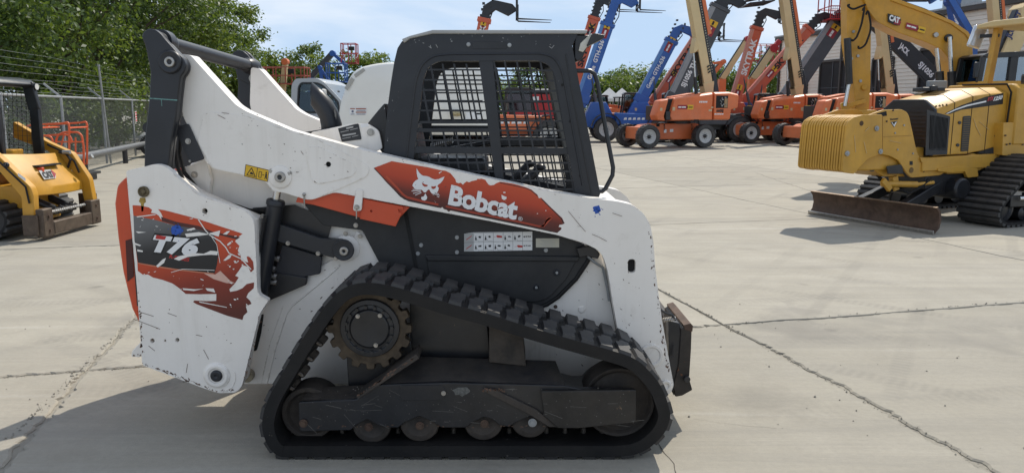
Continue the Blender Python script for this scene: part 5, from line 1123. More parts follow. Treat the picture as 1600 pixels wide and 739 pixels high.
# ================================================================== YELLOW MACHINES
def loft(mb, secs, closed_ends=True, mi=0):
    """secs: list of loops (3d points, same count)"""
    n = len(secs[0]); vs_ = [p for s in secs for p in s]
    fs = [(k * n + i, k * n + (i + 1) % n, (k + 1) * n + (i + 1) % n, (k + 1) * n + i) for k in range(len(secs) - 1) for i in range(n)]
    if closed_ends: fs += [tuple(range(n - 1, -1, -1)), tuple(range((len(secs) - 1) * n, len(secs) * n))]
    return mb.add(vs_, fs, mi)
def crawler(parent, T, path2, ya, yb, n, lug_h, lug_len, thick, name='track_belt', full=True):
    """rubber track: path2 in (x,z) of a machine frame T(x,y,z)"""
    pts, tl = resample([Vector(p) for p in path2], n * 3); c = sum(pts, Vector((0, 0))) / len(pts); m = len(pts); vs_ = []
    fr_ = []
    for k in range(m):
        p = pts[k]; d = (pts[(k + 1) % m] - pts[k - 1]).normalized(); nn = Vector((-d.y, d.x)); nn = nn if nn.dot(p - c) > 0 else -nn
        fr_.append((p, d, nn)); o, i_ = p - nn * lug_h, p - nn * (lug_h + thick)
        for q, y in ((o, ya), (o, yb), (i_, yb), (i_, ya)): vs_.append(T(q.x, y, q.y))
    mb = MB(); mb.add(vs_, [(k * 4 + j, k * 4 + (j + 1) % 4, ((k + 1) % m) * 4 + (j + 1) % 4, ((k + 1) % m) * 4 + j) for k in range(m) for j in range(4)])
    t_ = mb.build(name, RUBBER2, parent, smooth=40)
    mb = MB(); l = lug_len; mb.solid([(-l * .5, 0, -.003), (l * .5, 0, -.003), (l * .32, 0, lug_h), (-l * .32, 0, lug_h)], (0, yb - ya, 0)); me = mb.mesh('tread_bar', RUBBER, smooth=0)
    e = (T(0, 1, 0) - T(0, 0, 0)); ex = T(1, 0, 0) - T(0, 0, 0)
    for k in range(n):
        p, d, nn = fr_[k * 3]; q = p - nn * lug_h; X = ex * d.x + Vector((0, 0, d.y)); Z = ex * nn.x + Vector((0, 0, nn.y))
        M_ = Matrix((X, e, Z)).transposed().to_4x4(); M_.translation = T(q.x, ya, q.y); inst('tread_bar', me, t_, M_)
    return t_
# ------------------------------------------------------------------ trencher tractor
TC = Vector((5.2, 11.2, 0)); TF = Vector((-.93, -.37, 0)).normalized(); TL_ = Vector((-TF.y, TF.x, 0)); TL_ = TL_ if TL_.y < 0 else -TL_
def T(x, y, z): return TC + TF * x + TL_ * y + Vector((0, 0, z))
tr = thing('trencher_tractor', 'yellow tracked trencher tractor with front weights and a rusty backfill blade', 'trencher', tuple(TC))
def tpx(pts, y): return [RP(p[0], p[1], T(0, y, 0), TL_) for p in pts]
def tplate(name, pts, y, t, m, r=0, holes=(), bevel=.006, parent=None, smooth=35):
    mb = MB(); mb.solid(tpx(rnd(pts, r), y), -TL_ * t, [tpx(h, y) for h in holes]); return mb.build(name, m, parent or tr, bevel=bevel, smooth=smooth)
b1, b2 = G(1266, 334), G(1462, 367); bdv = (b2 - b1); bx = Vector((bdv.y, -bdv.x, 0)).normalized(); bx = bx if bx.x < 0 else -bx
mb = MB(); mb.solid([b1 + bx * x + Vector((0, 0, z)) for x, z in ((.04, .015), (-.03, .09), (-.05, .19), (-.02, .30), (.03, .36), (0, .365), (-.06, .31), (-.085, .19), (-.06, .08), (.02, .012))], bdv); bl = mb.build('blade', RUSTY, tr, bevel=.003)
mb = MB(); mb.solid([b1 + bx * x + Vector((0, 0, z)) for x, z in ((.045, .004), (.055, .05), (.04, .06), (.025, .004))], bdv); mb.build('cutting_edge', STEEL, bl, bevel=.003)
mb = MB(); mb.solid([b1 + bx * x + Vector((0, 0, z)) for x, z in ((.034, .357), (-.004, .366), (-.004, .371), (.036, .363))], bdv); mb.build('worn_top_edge', mat('scraped_rusty_edge', (.30, .21, .14), .6, .4, var=.6, vs=40), bl)
mb = MB(); mid = (b1 + b2) / 2
for s in (-.35, .35): mb.bar(mid + bdv * s * .5 - bx * .06 + Vector((0, 0, .2)), T(-1.0, s * .9, .55), .12, .14)
mb.build('push_arm', BLACKF, bl, bevel=.01)
# stack of front weights: thin plates side by side
prof = [(1316, 269, 6), (1319, 235), (1323.4, 197), (1327, 190), (1335, 184), (1348, 180.6), (1378, 180), (1378, 236), (1370, 243), (1355, 249), (1341, 264), (1335, 271.5, 3)]
pp = tpx(rnd(prof, 2), .44); mb = MB(); mb.solid(pp, -TL_ * .035); wme = mb.mesh('front_weight', TR_Y, ORG[tr.name])
mb2 = MB(); cpp = sum(pp, Vector()) / len(pp); mb2.solid([cpp + (p - cpp) * 1.015 for p in pp], -TL_ * .037); wme2 = mb2.mesh('front_weight', TR_Y, ORG[tr.name])
for k in range(18):
    o = bpy.data.objects.new('front_weight', wme2 if k in (0, 15) else wme); link(o, tr); o.location = -TL_ * .0485 * k + TF * random.uniform(-.004, .004) + Vector((0, 0, random.uniform(-.003, .003)))
    b = o.modifiers.new('bevel', 'BEVEL'); b.width = .006; b.segments = 2; b.limit_method = 'ANGLE'; b.angle_limit = .56
mb = MB()
for u, v in ((1369, 201), (1323, 240), (1375, 237)):
    p = tpx([(u, v)], .44)[0]; mb.cyl(p + TL_ * .02, p - TL_ * .01, .036, n=14); mb.cyl(p + TL_ * .03, p, .016, n=8)
mb.build('weight_bolt', GALV, tr, bevel=.003); p = tpx([(1346, 193)], .44)[0]; mb = MB(); mb.cyl(p + TL_ * .004, p - TL_ * .01, .034, n=14); mb.build('lifting_hole', mat('brown_hole', (.08, .045, .02), .8), tr)
sf = tplate('side_frame', [(1357, 180), (1380, 172), (1409, 171, 4), (1418, 176, 4), (1421, 183), (1432, 234), (1438, 249, 3), (1477, 256, 3), (1481, 266, 4), (1470, 274, 4), (1424, 278, 3), (1416, 270), (1404, 251), (1391, 244, 8), (1376, 241, 8), (1368, 244)], .405, .035, TR_Y, 3)
mb = MB(); mb.solid([p - TL_ * .80 for p in tpx([(1357, 180), (1380, 172), (1409, 171), (1418, 176), (1432, 234), (1477, 256), (1470, 274), (1424, 278), (1404, 251), (1376, 241)], .405)], -TL_ * .035); mb.build('side_frame', TR_Y, tr)
mb = MB(); a, b = T(.62, 0, .95), T(-.6, 0, .95); mb.bar(a, b, .70, .30); mb.build('centre_frame', TR_Y, tr, bevel=.02)
tplate('frame_slot', [(1370, 178), (1385, 174), (1386, 181), (1373, 183)], .4085, .003, DARK, 0, bevel=0, parent=sf)
tplate('cross_member', [(1360, 262), (1366, 246), (1384, 250), (1404, 258), (1414, 276), (1380, 276)], .30, .5, TR_Y); tplate('lug_plate', [(1386, 260), (1410, 257), (1412, 272), (1388, 272)], .402, .02, BLACKF)
disc_p = tpx([(1362, 262)], .31)[0]; mb = MB(); mb.cyl(disc_p + TL_ * .02, disc_p, .055, n=18); mb.build('tow_pin_boss', BLACKF, tr); disc_p = tpx([(1424, 266)], .407)[0]; mb = MB(); mb.cyl(disc_p + TL_ * .004, disc_p, .04, n=16); mb.build('inspection_hole', mat('shadow_bronze', (.17, .10, .03), .7), sf)
mb = MB(); a, b = T(.10, .30, .60), T(-.45, .40, .58); mb.cyl(a, b, .045, n=12); mb.cyl(b, T(-.75, .42, .60), .026, n=12); mb.build('tilt_cylinder', TR_Y, tr, bevel=.004)
mb = MB(); mb.bar(T(.15, .35, .66), T(.0, .35, .52), .05, .08); mb.bar(T(-.1, .3, .7), T(-.15, .3, .5), .08, .10); mb.build('blade_bracket', TR_Y, tr, bevel=.006)
# Vermeer mark
lg = MB(); text3(lg, 'Vermeer', *(lambda a, b, c: (a, b - a, c - a))(*[p + TL_ * .003 for p in tpx([(1390, 188.5), (1403.5, 187), (1390.4, 185.2)], .405)]), bold=.04); lg.build('name_print', INK, sf, smooth=0)
lg = MB(); lg.sheet([p + TL_ * .003 for p in tpx([(1391, 191), (1402, 189.5), (1396.8, 199.5)], .405)]); lgo = lg.build('emblem_print', INK, sf, smooth=0)
lg = MB(); lg.sheet([p + TL_ * .005 for p in tpx([(1393, 190.6), (1396.5, 195.6), (1398.5, 191.5), (1401, 190.2), (1397, 198.4), (1393, 192.5)], .405)]); lg.build('emblem_white', WPRINT, lgo, smooth=0)
lg = MB(); lg.sheet([p + TL_ * .003 for p in tpx([(1421, 252), (1426, 252), (1426, 258), (1421, 258)], .405)]); lg.build('data_label', INK, sf, smooth=0)
# engine bonnet
secs = []
for x, zs, zt, zb, hw in ((-.66, 1.635, 1.765, .98, .45), (-1.0, 1.73, 1.84, .99, .45), (-1.33, 1.815, 1.905, 1.0, .45), (-1.66, 1.85, 1.945, 1.04, .45), (-2.06, 1.865, 1.955, 1.12, .45)):
    secs.append([T(x, y, z) for y, z in ((hw, zb), (hw, zs), (hw * .58, zt), (-hw * .58, zt), (-hw, zs), (-hw, zb))])
mb = MB(); loft(mb, secs); hood = mb.build('bonnet', TR_Y, tr, bevel=.012)
mb = MB(); mb.solid([T(-.655, y, z) for y, z in ((.46, .98), (.46, 1.63), (.27, 1.775), (-.27, 1.775), (-.46, 1.63), (-.46, .98))], TF * .05); nose = mb.build('radiator_nose', BLACKF, tr, bevel=.015)
mb = MB()
for k in range(11): z = 1.06 + k * .055; mb.bar(T(-.60, -.36, z), T(-.60, .36, z), .012, .03)
mb.build('grille', BLACKP, nose)
sd_ = tplate('side_grille', [(1449, 172), (1485, 182), (1480, 242), (1446, 243)], .456, .012, BLACKF, 2); mb = MB()
for k in range(14):
    t = k / 13; a = tpx([(1455 + 26 * t, 180 + 5 * t)], .46)[0]; b = tpx([(1453 + 25 * t, 235)], .46)[0]; mb.bar(a, b, .012, .008)
mb.build('grille_bar', PLASTIC, sd_); tplate('grille_foot', [(1447, 233), (1481, 231), (1480, 242), (1446, 243)], .462, .006, BLACKP, 0, parent=sd_)
for k in (-.99, -1.34, -1.68):
    mb = MB(); i = [s for s in secs]; zs = np.interp(-k, [.66, 1.0, 1.33, 1.66, 2.06], [1.635, 1.73, 1.815, 1.85, 1.865]); zt = np.interp(-k, [.66, 1.0, 1.33, 1.66, 2.06], [1.765, 1.84, 1.905, 1.945, 1.955])
    mb.tube([T(k, .452, 1.0), T(k, .452, zs), T(k, .26, zt + .002), T(k, -.26, zt + .002)], .005, 4); mb.build('panel_joint', DARK, hood, smooth=0)
sw = tplate('swoosh_decal', [(1476, 178), (1502, 165), (1541, 151.5), (1568, 145.5), (1567, 163), (1541, 166.5), (1502, 172), (1484, 178.6)], .4535, .002, INK, 0, bevel=0, parent=hood)
mb = MB(); A = tpx([(1478, 178), (1492, 171), (1510, 164.5), (1541, 157.5)], .456); B = tpx([(1481, 178), (1493, 172.6), (1511, 166.6), (1541, 160)], .456); mb.add(A + B, [(i, i + 1, 5 + i, 4 + i) for i in range(3)]); mb.build('white_stripe', WPRINT, sw, smooth=0)
mb = MB(); q = tpx([(1552, 158), (1566, 155), (1553.2, 152)], .456); text3(mb, '1250', q[0], q[1] - q[0], q[2] - q[0], bold=.05, shear=.2); mb.build('number_print', WPRINT, sw, smooth=0)
mb = MB(); q = tpx([(1542.5, 158.5), (1552, 156.5), (1544, 152.8)], .456); text3(mb, 'RTX', q[0], q[1] - q[0], q[2] - q[0], bold=.05, shear=.2); mb.build('series_print', mat('red_letter_print', (.5, .04, .05), .5), sw, smooth=0)
mb = MB()
for p in ((1462, 167), (1468, 166), (1473, 165), (1479, 164)): mb.sheet(tpx(blob(p[0], p[1], 2.0, 8, .4), .45 + .0035))
mb.build('hand_lettering', mat('faded_marker', (.16, .10, .03), .7), hood, smooth=0)
vt = tplate('side_vent', rnd([(1505, 182), (1517, 181), (1513, 236), (1501, 237)], 2.5), .458, .006, BLACKP, bevel=.001, parent=hood); mb = MB()
for k in range(15): a = tpx([(1505.6 - .25 * k, 185 + 3.5 * k)], .461)[0]; b = tpx([(1516 - .25 * k, 184.5 + 3.5 * k)], .461)[0]; mb.bar(a, b, .014, .008)
mb.build('vent_slat', mat('bronze_mesh', (.17, .11, .035), .6), vt, smooth=0)
for u, v in ((1500, 192), (1497, 227), (1557, 213)): tplate('latch', rnd(circ(u, v, 2.6, 8), 0), .462, .012, BLACKP, bevel=.002, parent=hood)
mb = MB()
for k in range(10): mb.bar(T(-.92 - .028 * k, -.05, 1.83 + .0075 * k), T(-.92 - .028 * k, .2, 1.83 + .0075 * k), .008, .006)
mb.build('top_vent', mat('bronze_mesh', (.17, .11, .035), .6), hood, smooth=0)
mb = MB(); mb.box(T(-1.25, -.22, 1.925), (.34, .3, .06)); mb.cyl(T(-1.2, -.1, 1.9), T(-1.2, -.1, 1.98), .06, n=14); mb.build('intake_cap', BLACKF, hood, bevel=.01)
mb = MB(); mb.bar(T(-1.35, -.34, 1.96), T(-1.75, -.34, 1.97), .05, .20); mb.build('grey_filter_box', mat('grey_box_paint', (.20, .215, .22), .5, var=.1), tr, bevel=.015)
# deck, operator station
mb = MB(); mb.solid([T(-2.06, y, z) for y, z in ((.60, 1.12), (.60, 1.93), (.50, 2.0), (-.55, 2.0), (-.6, 1.9), (-.6, 1.12))], -TF * 1.4); dk = mb.build('operator_deck', TR_Y, tr, bevel=.02)
mb = MB(); mb.tube([T(-2.055, .47, 1.15), T(-2.055, .5, 1.88), T(-2.055, .42, 2.0), T(-2.055, -.3, 2.005)], .014, 6); mb.build('rubber_seal', RUBBER2, dk)
tplate('belly_panel', [(1568, 192), (1625, 190), (1625, 246), (1566, 243)], .585, .3, TR_Y, 2)
for u, v in ((1579, 225), (1599, 226), (1572, 212), (1574, 226)): mb = MB(); p = tpx([(u, v)], .605)[0]; mb.cyl(p, p - TL_ * .02, .012, n=8); mb.build('bolt', RUSTY, dk, smooth=0)
mb = MB(); mb.bar(T(-2.92, -.55, 1.98), T(-3.06, -.55, 2.96), .09, .12); cpst = mb.build('canopy_post', TR_Y, tr, bevel=.012)
mb = MB(); mb.bar(T(-4.1, -.6, 1.9), T(-4.1, -.6, 2.93), .09, .1); mb.bar(T(-4.1, .6, 1.9), T(-4.1, .6, 2.93), .09, .1); mb.bar(T(-2.92, .62, 1.98), T(-3.06, .62, 2.96), .09, .12); mb.build('canopy_post', BLACKF, tr, bevel=.01)
mb = MB(); mb.solid([T(-2.82, y, z) for y, z in ((.8, 2.92), (.8, 2.98), (.5, 3.02), (-.5, 3.02), (-.76, 2.98), (-.76, 2.92))], -TF * 1.6); mb.build('canopy_roof', mat('canopy_cream_yellow', (.62, .47, .22), .45, var=.08, dust=((.6, .5, .35), .3)), tr, bevel=.02)
mb = MB(); mb.bar(T(-3.02, -.5, 2.80), T(-3.0, -.95, 2.82), .04, .06); mir_ = mb.build('mirror_arm', BLACKP, tr, bevel=.01); mb = MB(); mb.box(T(-2.98, -.86, 2.80), (.22, .08, .36), Matrix.Rotation(.3, 3, 'Y')); mb.build('mirror', mat('mirror_shell', (.62, .64, .66), .15, .6, var=.05), mir_, bevel=.03)
mb = MB(); mb.box(T(-3.35, .1, 2.1), (.5, .5, .2)); mb.box(T(-3.6, .1, 2.4), (.14, .5, .5)); mb.build('seat', BLACKF, tr, bevel=.05)
# chassis, tracks
mb = MB(); mb.bar(T(-.5, .33, .86), T(-2.6, .40, .90), .2, .2); mb.bar(T(-.5, -.33, .86), T(-2.6, -.40, .90), .2, .2); mb.build('chassis_rail', TR_Y, tr, bevel=.015)
tplate('rail_web', [(1438, 246), (1475, 249), (1500, 246), (1520, 240), (1552, 246), (1540, 262), (1520, 270), (1480, 272), (1474, 258), (1440, 254)], .43, .06, TR_Y, 2); tplate('cable_guard', rnd([(1466, 264), (1500, 260), (1527, 262), (1529, 276), (1512, 278), (1508, 268), (1488, 270), (1466, 268)], 2), .46, .05, TR_Y)
mb = MB(); mb.box(T(-1.3, 0, .62), (1.3, .75, .45), Matrix.Rotation(math.atan2(TF.y, TF.x), 3, 'Z')); mb.cyl(T(-1.2, .55, .5), T(-1.2, -.55, .5), .16, n=14); mb.build('belly_guard', BLACKF, tr, bevel=.03)
mb = MB(); mb.box(T(-1.85, .33, 1.03), (.34, .2, .14)); mb.build('pump', PLASTIC, tr, bevel=.03)
CRP = [(-1.42, 0), (-1.27, .06), (-1.19, .20), (-1.25, .36), (-1.55, .63), (-1.84, .89), (-2.05, .985), (-2.28, .97), (-2.6, .76), (-3.05, .40), (-3.16, .22), (-3.1, .06), (-2.95, 0)]
for ya, yb in ((.47, 1.12), (-1.40, -.75)):
    crawler(tr, T, CRP, ya, yb, 46, .035, .075, .035)
    yo = yb if yb > 0 else ya; so_ = 1 if yb > 0 else -1
    mb = MB(); mb.lathe([(.05, 0), (.10, .02), (.23, .0), (.25, .03), (.25, .3)], T(-2.1, yo - so_ * .06, .70), -TL_ * so_, 24); mb.build('drive_sprocket', BLACKF, tr)
    mb = MB()
    for xx, r in ((-1.45, .19), (-2.92, .19), (-1.85, .10), (-2.15, .10), (-2.5, .10)): mb.lathe([(.04, .02), (r * .7, .03), (r * .8, 0), (r, .01), (r, .4)], T(xx, yo - so_ * .1, r + .07), -TL_ * so_, 20)
    mb.build('track_wheel', BLACKF, tr); mb = MB(); mb.bar(T(-1.5, yo - so_ * .09, .36), T(-2.9, yo - so_ * .09, .34), .06, .16); mb.bar(T(-1.75, yo - so_ * .07, .44), T(-2.4, yo - so_ * .07, .46), .05, .08); fb = mb.build('track_frame', BLACKF, tr, bevel=.01)
    mb = MB(); mb.cyl(T(-1.62, yo - so_ * .04, .40), T(-1.95, yo - so_ * .04, .40), .035, n=12); mb.build('tensioner', CHROME, fb)
# ------------------------------------------------------------------ excavator
EY = 17.6
ex_ = thing('excavator', 'large yellow excavator with arched boom standing behind the tracked trencher', 'excavator', (11.2, EY, 0))
def eplate(name, pts, y0, y1, m, r=0, bevel=.02, parent=None, holes=()):
    mb = MB(); mb.plate(rnd(pts, r), y0, y1, holes, 0, 0, EY); return mb.build(name, m, parent or ex_, bevel=bevel)
bo = eplate('boom', [(1340, -6), (1383, 2), (1441, 23), (1477, 39), (1499, 54), (1510, 74), (1511, 95), (1502, 130), (1496, 150), (1476, 150), (1480, 114), (1474, 94), (1461, 78), (1435, 66.5), (1396, 53.5), (1362, 36), (1348, 18)], EY - .24, EY + .24, CAT_Y, 3)
eplate('boom_flange', [(1384, -2), (1443, 20), (1479, 36), (1502, 52), (1514, 74), (1511, 76), (1498, 56), (1476, 40), (1440, 25), (1383, 4)], EY - .27, EY + .27, CAT_Y, 0, .005, bo)
stc = eplate('stick', [(1314, -60), (1347, -60), (1351, 14), (1355.5, 32), (1355, 130), (1352, 178), (1333, 178), (1327.5, 123), (1319, 65), (1318, 0)], EY - .17, EY + .17, CAT_Y, 2)
mb = MB(); mb.cyl(P(1324, 60, EY - .3), P(1327, 132, EY - .3), .075, n=16); bc = mb.build('bucket_cylinder', BLACKF, stc, bevel=.008); mb = MB(); mb.cyl(P(1327, 130, EY - .3), P(1320, 166, EY - .3), .042, n=14); mb.build('cylinder_rod', CHROME, bc)
mb = MB(); mb.bar(P(1314, 168, EY - .22), P(1352, 158, EY - .22), .06, .10); mb.bar(P(1318, 160, EY - .22), P(1324, 176, EY - .22), .08, .16); mb.cyl(P(1351, 137, EY - .24), P(1351, 137, EY + .24), .06, n=14); mb.build('bucket_link', CAT_Y, stc, bevel=.01)
eplate('bucket', [(1312, 172), (1356, 172), (1366, 196), (1350, 214), (1318, 222), (1306, 200)], EY - .45, EY + .45, CAT_Y, 4)
for a, b in (((1463, 76), (1468, 118)), ((1483.5, 58), (1486.5, 118))):
    y = EY - .36 if a[0] < 1470 else EY - .38; mb = MB(); mb.cyl(P(*a, y), P(*b, y), .045, n=14); rd = mb.build('cylinder_rod', CHROME, ex_); mb = MB(); mb.cyl(P(b[0], b[1] - 6, y), P(b[0] + 2, 165, y), .085, n=16); mb.build('boom_cylinder', BLACKF, ex_, bevel=.008)
for u, v in ((1462, 55), (1482, 60)): p = P(u, v, EY - .27); mb = MB(); mb.cyl(p - Vector((0, .03, 0)), p + Vector((0, .06, 0)), .085 if u > 1470 else .055, n=18); mb.build('boom_pin', BLACKF if u > 1470 else STEEL, bo, bevel=.008)
mb = MB()
for pth in (((1352, 6), (1346, 40), (1338, 60), (1330, 66)), ((1356, 12), (1362, 45), (1352, 72), (1340, 78)), ((1322, 8), (1332, 16), (1346, 10), (1354, 8)), ((1395, 2), (1420, 12), (1446, 21), (1466, 30)), ((1398, -1), (1424, 8), (1450, 17), (1474, 31), (1494, 44), (1508, 62), (1513, 86)), ((1455, 20), (1470, 22), (1482, 34), (1500, 48), (1512, 70))):
    y = EY - .31 if pth[0][0] < 1380 else EY - .1; q = rnd([(*p, 12) for p in pth], 12, 4); mb.tube([P(*p, y) for p in q], .022, 7)
mb.build('hydraulic_hose', RUBBER2, bo); mb = MB(); mb.cyl(P(1386, -1, EY), P(1440, 19, EY), .07, n=14); mb.build('stick_cylinder', BLACKF, bo)
mb = MB()
for u, v in ((1333, 50), (1340, 88), (1330, 92), (1344, 127)): p = P(u, v, EY - .172); mb.cyl(p - Vector((0, .03, 0)), p, .032, n=8)
mb.build('hose_clamp', GALV, stc, smooth=0)
mb = MB(); q = [P(1389, 31.5, EY - .275), P(1405, 37, EY - .275), P(1390.6, 23, EY - .275)]; text3(mb, 'CAT', q[0], q[1] - q[0], q[2] - q[0], bold=.06); mb.build('name_print', WPRINT, bo, smooth=0)
mb = MB(); mb.sheet([P(u, v, EY - .2725) for u, v in ((1396, 37.5), (1403, 26), (1408, 36), (1405, 40))]); mb.build('name_triangle', MAROON, bo, smooth=0); mb = MB(); mb.sheet([P(u, v, EY - .271) for u, v in ((1387, 21.5), (1404, 26.5), (1408, 31), (1406, 40.5), (1399, 40), (1387, 34.5))]); mb.build('name_shadow', INK, bo, smooth=0)
def sticker(parent, o, dx, dy, nrm, name='rental_sticker'):
    """red and yellow two-tone sticker with a line of small print; o lower left corner, dx, dy full edges, nrm outward"""
    o, dx, dy, nrm = Vector(o), Vector(dx), Vector(dy), Vector(nrm); mb = MB(); mb.sheet([o, o + dx * .62, o + dx * .62 + dy, o + dy]); s = mb.build(name, MAROON, parent, smooth=0)
    mb = MB(); mb.sheet([o + dx * .62, o + dx, o + dx + dy, o + dx * .62 + dy]); mb.build('yellow_half', YELLOWL, s, smooth=0)
    mb = MB(); e = nrm * .004
    for a, b in ((.05, .24), (.27, .52)): mb.sheet([o + dx * a + dy * .36 + e, o + dx * b + dy * .36 + e, o + dx * b + dy * .64 + e, o + dx * a + dy * .64 + e])
    mb.build('white_print', WPRINT, s, smooth=0); mb = MB(); mb.sheet([o + dx * .7 + dy * .38 + e, o + dx * .95 + dy * .38 + e, o + dx * .95 + dy * .6 + e, o + dx * .7 + dy * .6 + e]); mb.add([o + dx * .585 + dy * .5 + e, o + dx * .62 + dy * .2 + e, o + dx * .66 + dy * .5 + e, o + dx * .62 + dy * .8 + e], [(0, 1, 2, 3)]); mb.build('dark_print', INK, s, smooth=0)
    return s
q = [P(1414.5, 44.5, EY - .274), P(1445, 53, EY - .274), P(1416.5, 35.5, EY - .274)]; sticker(bo, q[0], q[1] - q[0], q[2] - q[0], (0, -1, 0))
# cab and house
cb0, cb1 = EY - 1.15, EY - .25
eplate('cab_roof', [(1487, 93), (1494, 89), (1612, 83), (1650, 84), (1650, 91), (1496, 96)], cb0, cb1, BLACKF, 2, .02); eplate('cab_sill', [(1480, 130), (1650, 128), (1650, 165), (1478, 165)], cb0, cb1, CAT_Y, 2)
for a, b in (((1490, 94), (1483, 132)), ((1535, 93), (1530, 131)), ((1579, 90), (1580, 130)), ((1612, 88), (1612, 130))):
    mb = MB(); ww = .10 if a[0] != 1535 else .16
    for y in (cb0 + .05, cb1 - .05):
        a3, b3 = P(*a, EY), P(*b, EY); mb.bar((a3.x, y, a3.z), (b3.x, y, b3.z), .08, ww, up=(1, 0, 0))
    mb.build('cab_post', BLACKF, ex_, bevel=.01)
eplate('side_window', [(1491, 96), (1612, 92), (1612, 130), (1485, 131)], cb0 + .06, cb0 + .07, GLASSR, 0, 0); eplate('far_window', [(1491, 96), (1612, 92), (1612, 130), (1485, 131)], cb1 - .07, cb1 - .06, GLASSD, 0, 0)
mb = MB(); mb.box(P(1565, 122, EY - .7), (.5, .5, .6)); mb.box(P(1578, 108, EY - .7), (.16, .45, .7)); mb.build('cab_seat', BLACKF, ex_, bevel=.06)
mb = MB(); mb.box(P(1525, 110, cb0 - .12), (.10, .05, .32)); mb.build('mirror', BLACKP, ex_, bevel=.02)
eplate('house', [(1478, 158), (1500, 150), (1700, 140), (1760, 150), (1760, 205), (1478, 205)], EY - 1.2, EY + 1.2, CAT_Y, 3, .04); mb = MB(); c = P(1590, 210, EY); mb.cyl((c.x, EY, .8), (c.x, EY, 1.2), .6, n=24); mb.build('slew_ring', BLACKF, ex_)
for s in (-1, 1):
    mb = MB(); cx = c.x
    pts2, _t = resample([Vector((cx + x, z)) for x, z in ((-1.6, 0), (-1.85, .15), (-1.9, .4), (-1.7, .72), (-1.3, .8), (1.3, .8), (1.7, .72), (1.9, .4), (1.85, .15), (1.6, 0))], 60)
    mb.solid([Vector((p.x, EY + s * 1.05 - .3, p.y)) for p in pts2], (0, .6, 0)); mb.build('crawler_track', BLACKF, ex_, bevel=.02)
mb = MB()
for k, (pa_, pb_, pc_) in enumerate(((T(.1, .2, .72), T(-.1, .3, .50), T(-.5, .36, .62)), (T(.0, .1, .70), T(-.3, .42, .46), T(-.7, .42, .66)))): mb.tube([pa_, pa_.lerp(pb_, .5) + Vector((0, 0, -.03)), pb_, pb_.lerp(pc_, .5) + Vector((0, 0, -.02)), pc_], .018, 7)
mb.build('hydraulic_hose', RUBBER2, tr)
for u, v in ((1385, 190), (1398, 208), (1412, 196), (1426, 240), (1402, 234), (1395, 172.8), (1456, 262), (1443, 268)): p = tpx([(u, v)], .405)[0]; mb = MB(); mb.cyl(p + TL_ * .012, p, .013, n=6); mb.build('bolt', RUSTY if u % 2 else GALV, tr, smooth=0)
mb = MB(); mb.tube([p + TL_ * .003 for p in tpx([(1378.5, 181), (1378.5, 238)], .405)], .004, 4); mb.tube([p + TL_ * .003 for p in tpx([(1380, 214), (1424, 212)], .405)], .003, 4); mb.build('weld_seam', mat('dark_yellow_seam', (.30, .15, .02), .6), sf, smooth=0)
mb = MB()
for a_, b_ in (((1352, 205), (1358, 199)), ((1350, 222), (1354, 240)), ((1335, 212), (1337, 238)), ((1390, 220), (1408, 224)), ((1530, 190), (1545, 203)), ((1524, 196), (1532, 212)), ((1521, 185), (1526, 200))):
    q = tpx([a_, b_], .447 if a_[0] < 1378 else (.41 if a_[0] < 1450 else .456)); mb.bar(q[0], q[1], .004, .006, up=TL_)
mb.build('scratch', mat('pale_scratch', (.62, .48, .26), .6), tr, smooth=0)
# ------------------------------------------------------------------ yellow compact loader at the left
yl = thing('yellow_loader', 'yellow compact track loader with black cab at the left edge of the yard', 'track loader', (-6.6, 10.25, 0))
NY, FY = 9.62, 10.95
def yplate(name, pts, y0, y1, m, r=0, bevel=.008, parent=None, Yr=None, holes=()):
    mb = MB(); mb.plate(rnd(pts, r), y0, y1, holes, 0, 0, Yr if Yr else y0); return mb.build(name, m, parent or yl, bevel=bevel)
yplate('lift_arm', [(-120, 170), (-60, 200), (0, 246), (48, 293, 4), (52, 305), (54, 353, 3), (37, 357, 3), (33, 308), (0, 269), (-60, 230), (-120, 200)], NY, NY + .11, CAT_Y, 3)
yplate('lift_arm', [(20, 190), (74, 222), (112, 239), (139, 279, 5), (146, 315, 3), (132, 316, 3), (127, 295), (114, 268), (74, 236), (20, 215)], FY - .11, FY, CAT_Y, 3)
# cross plate between the arms
a1, a2, a3, a4 = P(-4, 240, NY + .11), P(32, 270, NY + .11), P(47, 294, NY + .11), P(49, 307, NY + .11); c1_, c2_, c3_, c4_ = P(90, 238, FY - .11), P(112, 266, FY - .11), P(129, 283, FY - .11), P(130, 296, FY - .11)
mb = MB(); n_ = 8; sec = []
for k in range(n_ + 1):
    t = k / n_; bulge = Vector((.05 * math.sin(t * PI), 0, -.01 * math.sin(t * PI)))
    top = [p.lerp(q, t) + bulge for p, q in ((a1, c1_), (a2, c2_), (a3, c3_), (a4, c4_))]; sec.append(top + [top[3] + Vector((-.05, 0, 0)), top[2] + Vector((-.05, 0, -.05)), top[1] + Vector((-.02, 0, -.05)), top[0] + Vector((0, 0, -.05))])
loft(mb, sec); cpl = mb.build('cross_plate', CAT_Y, yl, bevel=.012)
cm = a3.lerp(c3_, .45) + Vector((.05, 0, -.02)); dxx = (c3_ - a3).normalized(); nrm_ = (a3 - a2).normalized()
ft = a2.lerp(c2_, .28) * .45 + a3.lerp(c3_, .28) * .55; upv = ((a2 - a3).normalized() * .6); nn_ = dxx.cross((a2 - a3).normalized()); nn_ = nn_ if nn_.x > 0 else -nn_
mb = MB(); text3(mb, 'CAT', ft + nn_ * .052, dxx * .20, (a2 - a3).normalized() * .085, bold=.06); mb.build('name_print', INK, cpl, smooth=0)
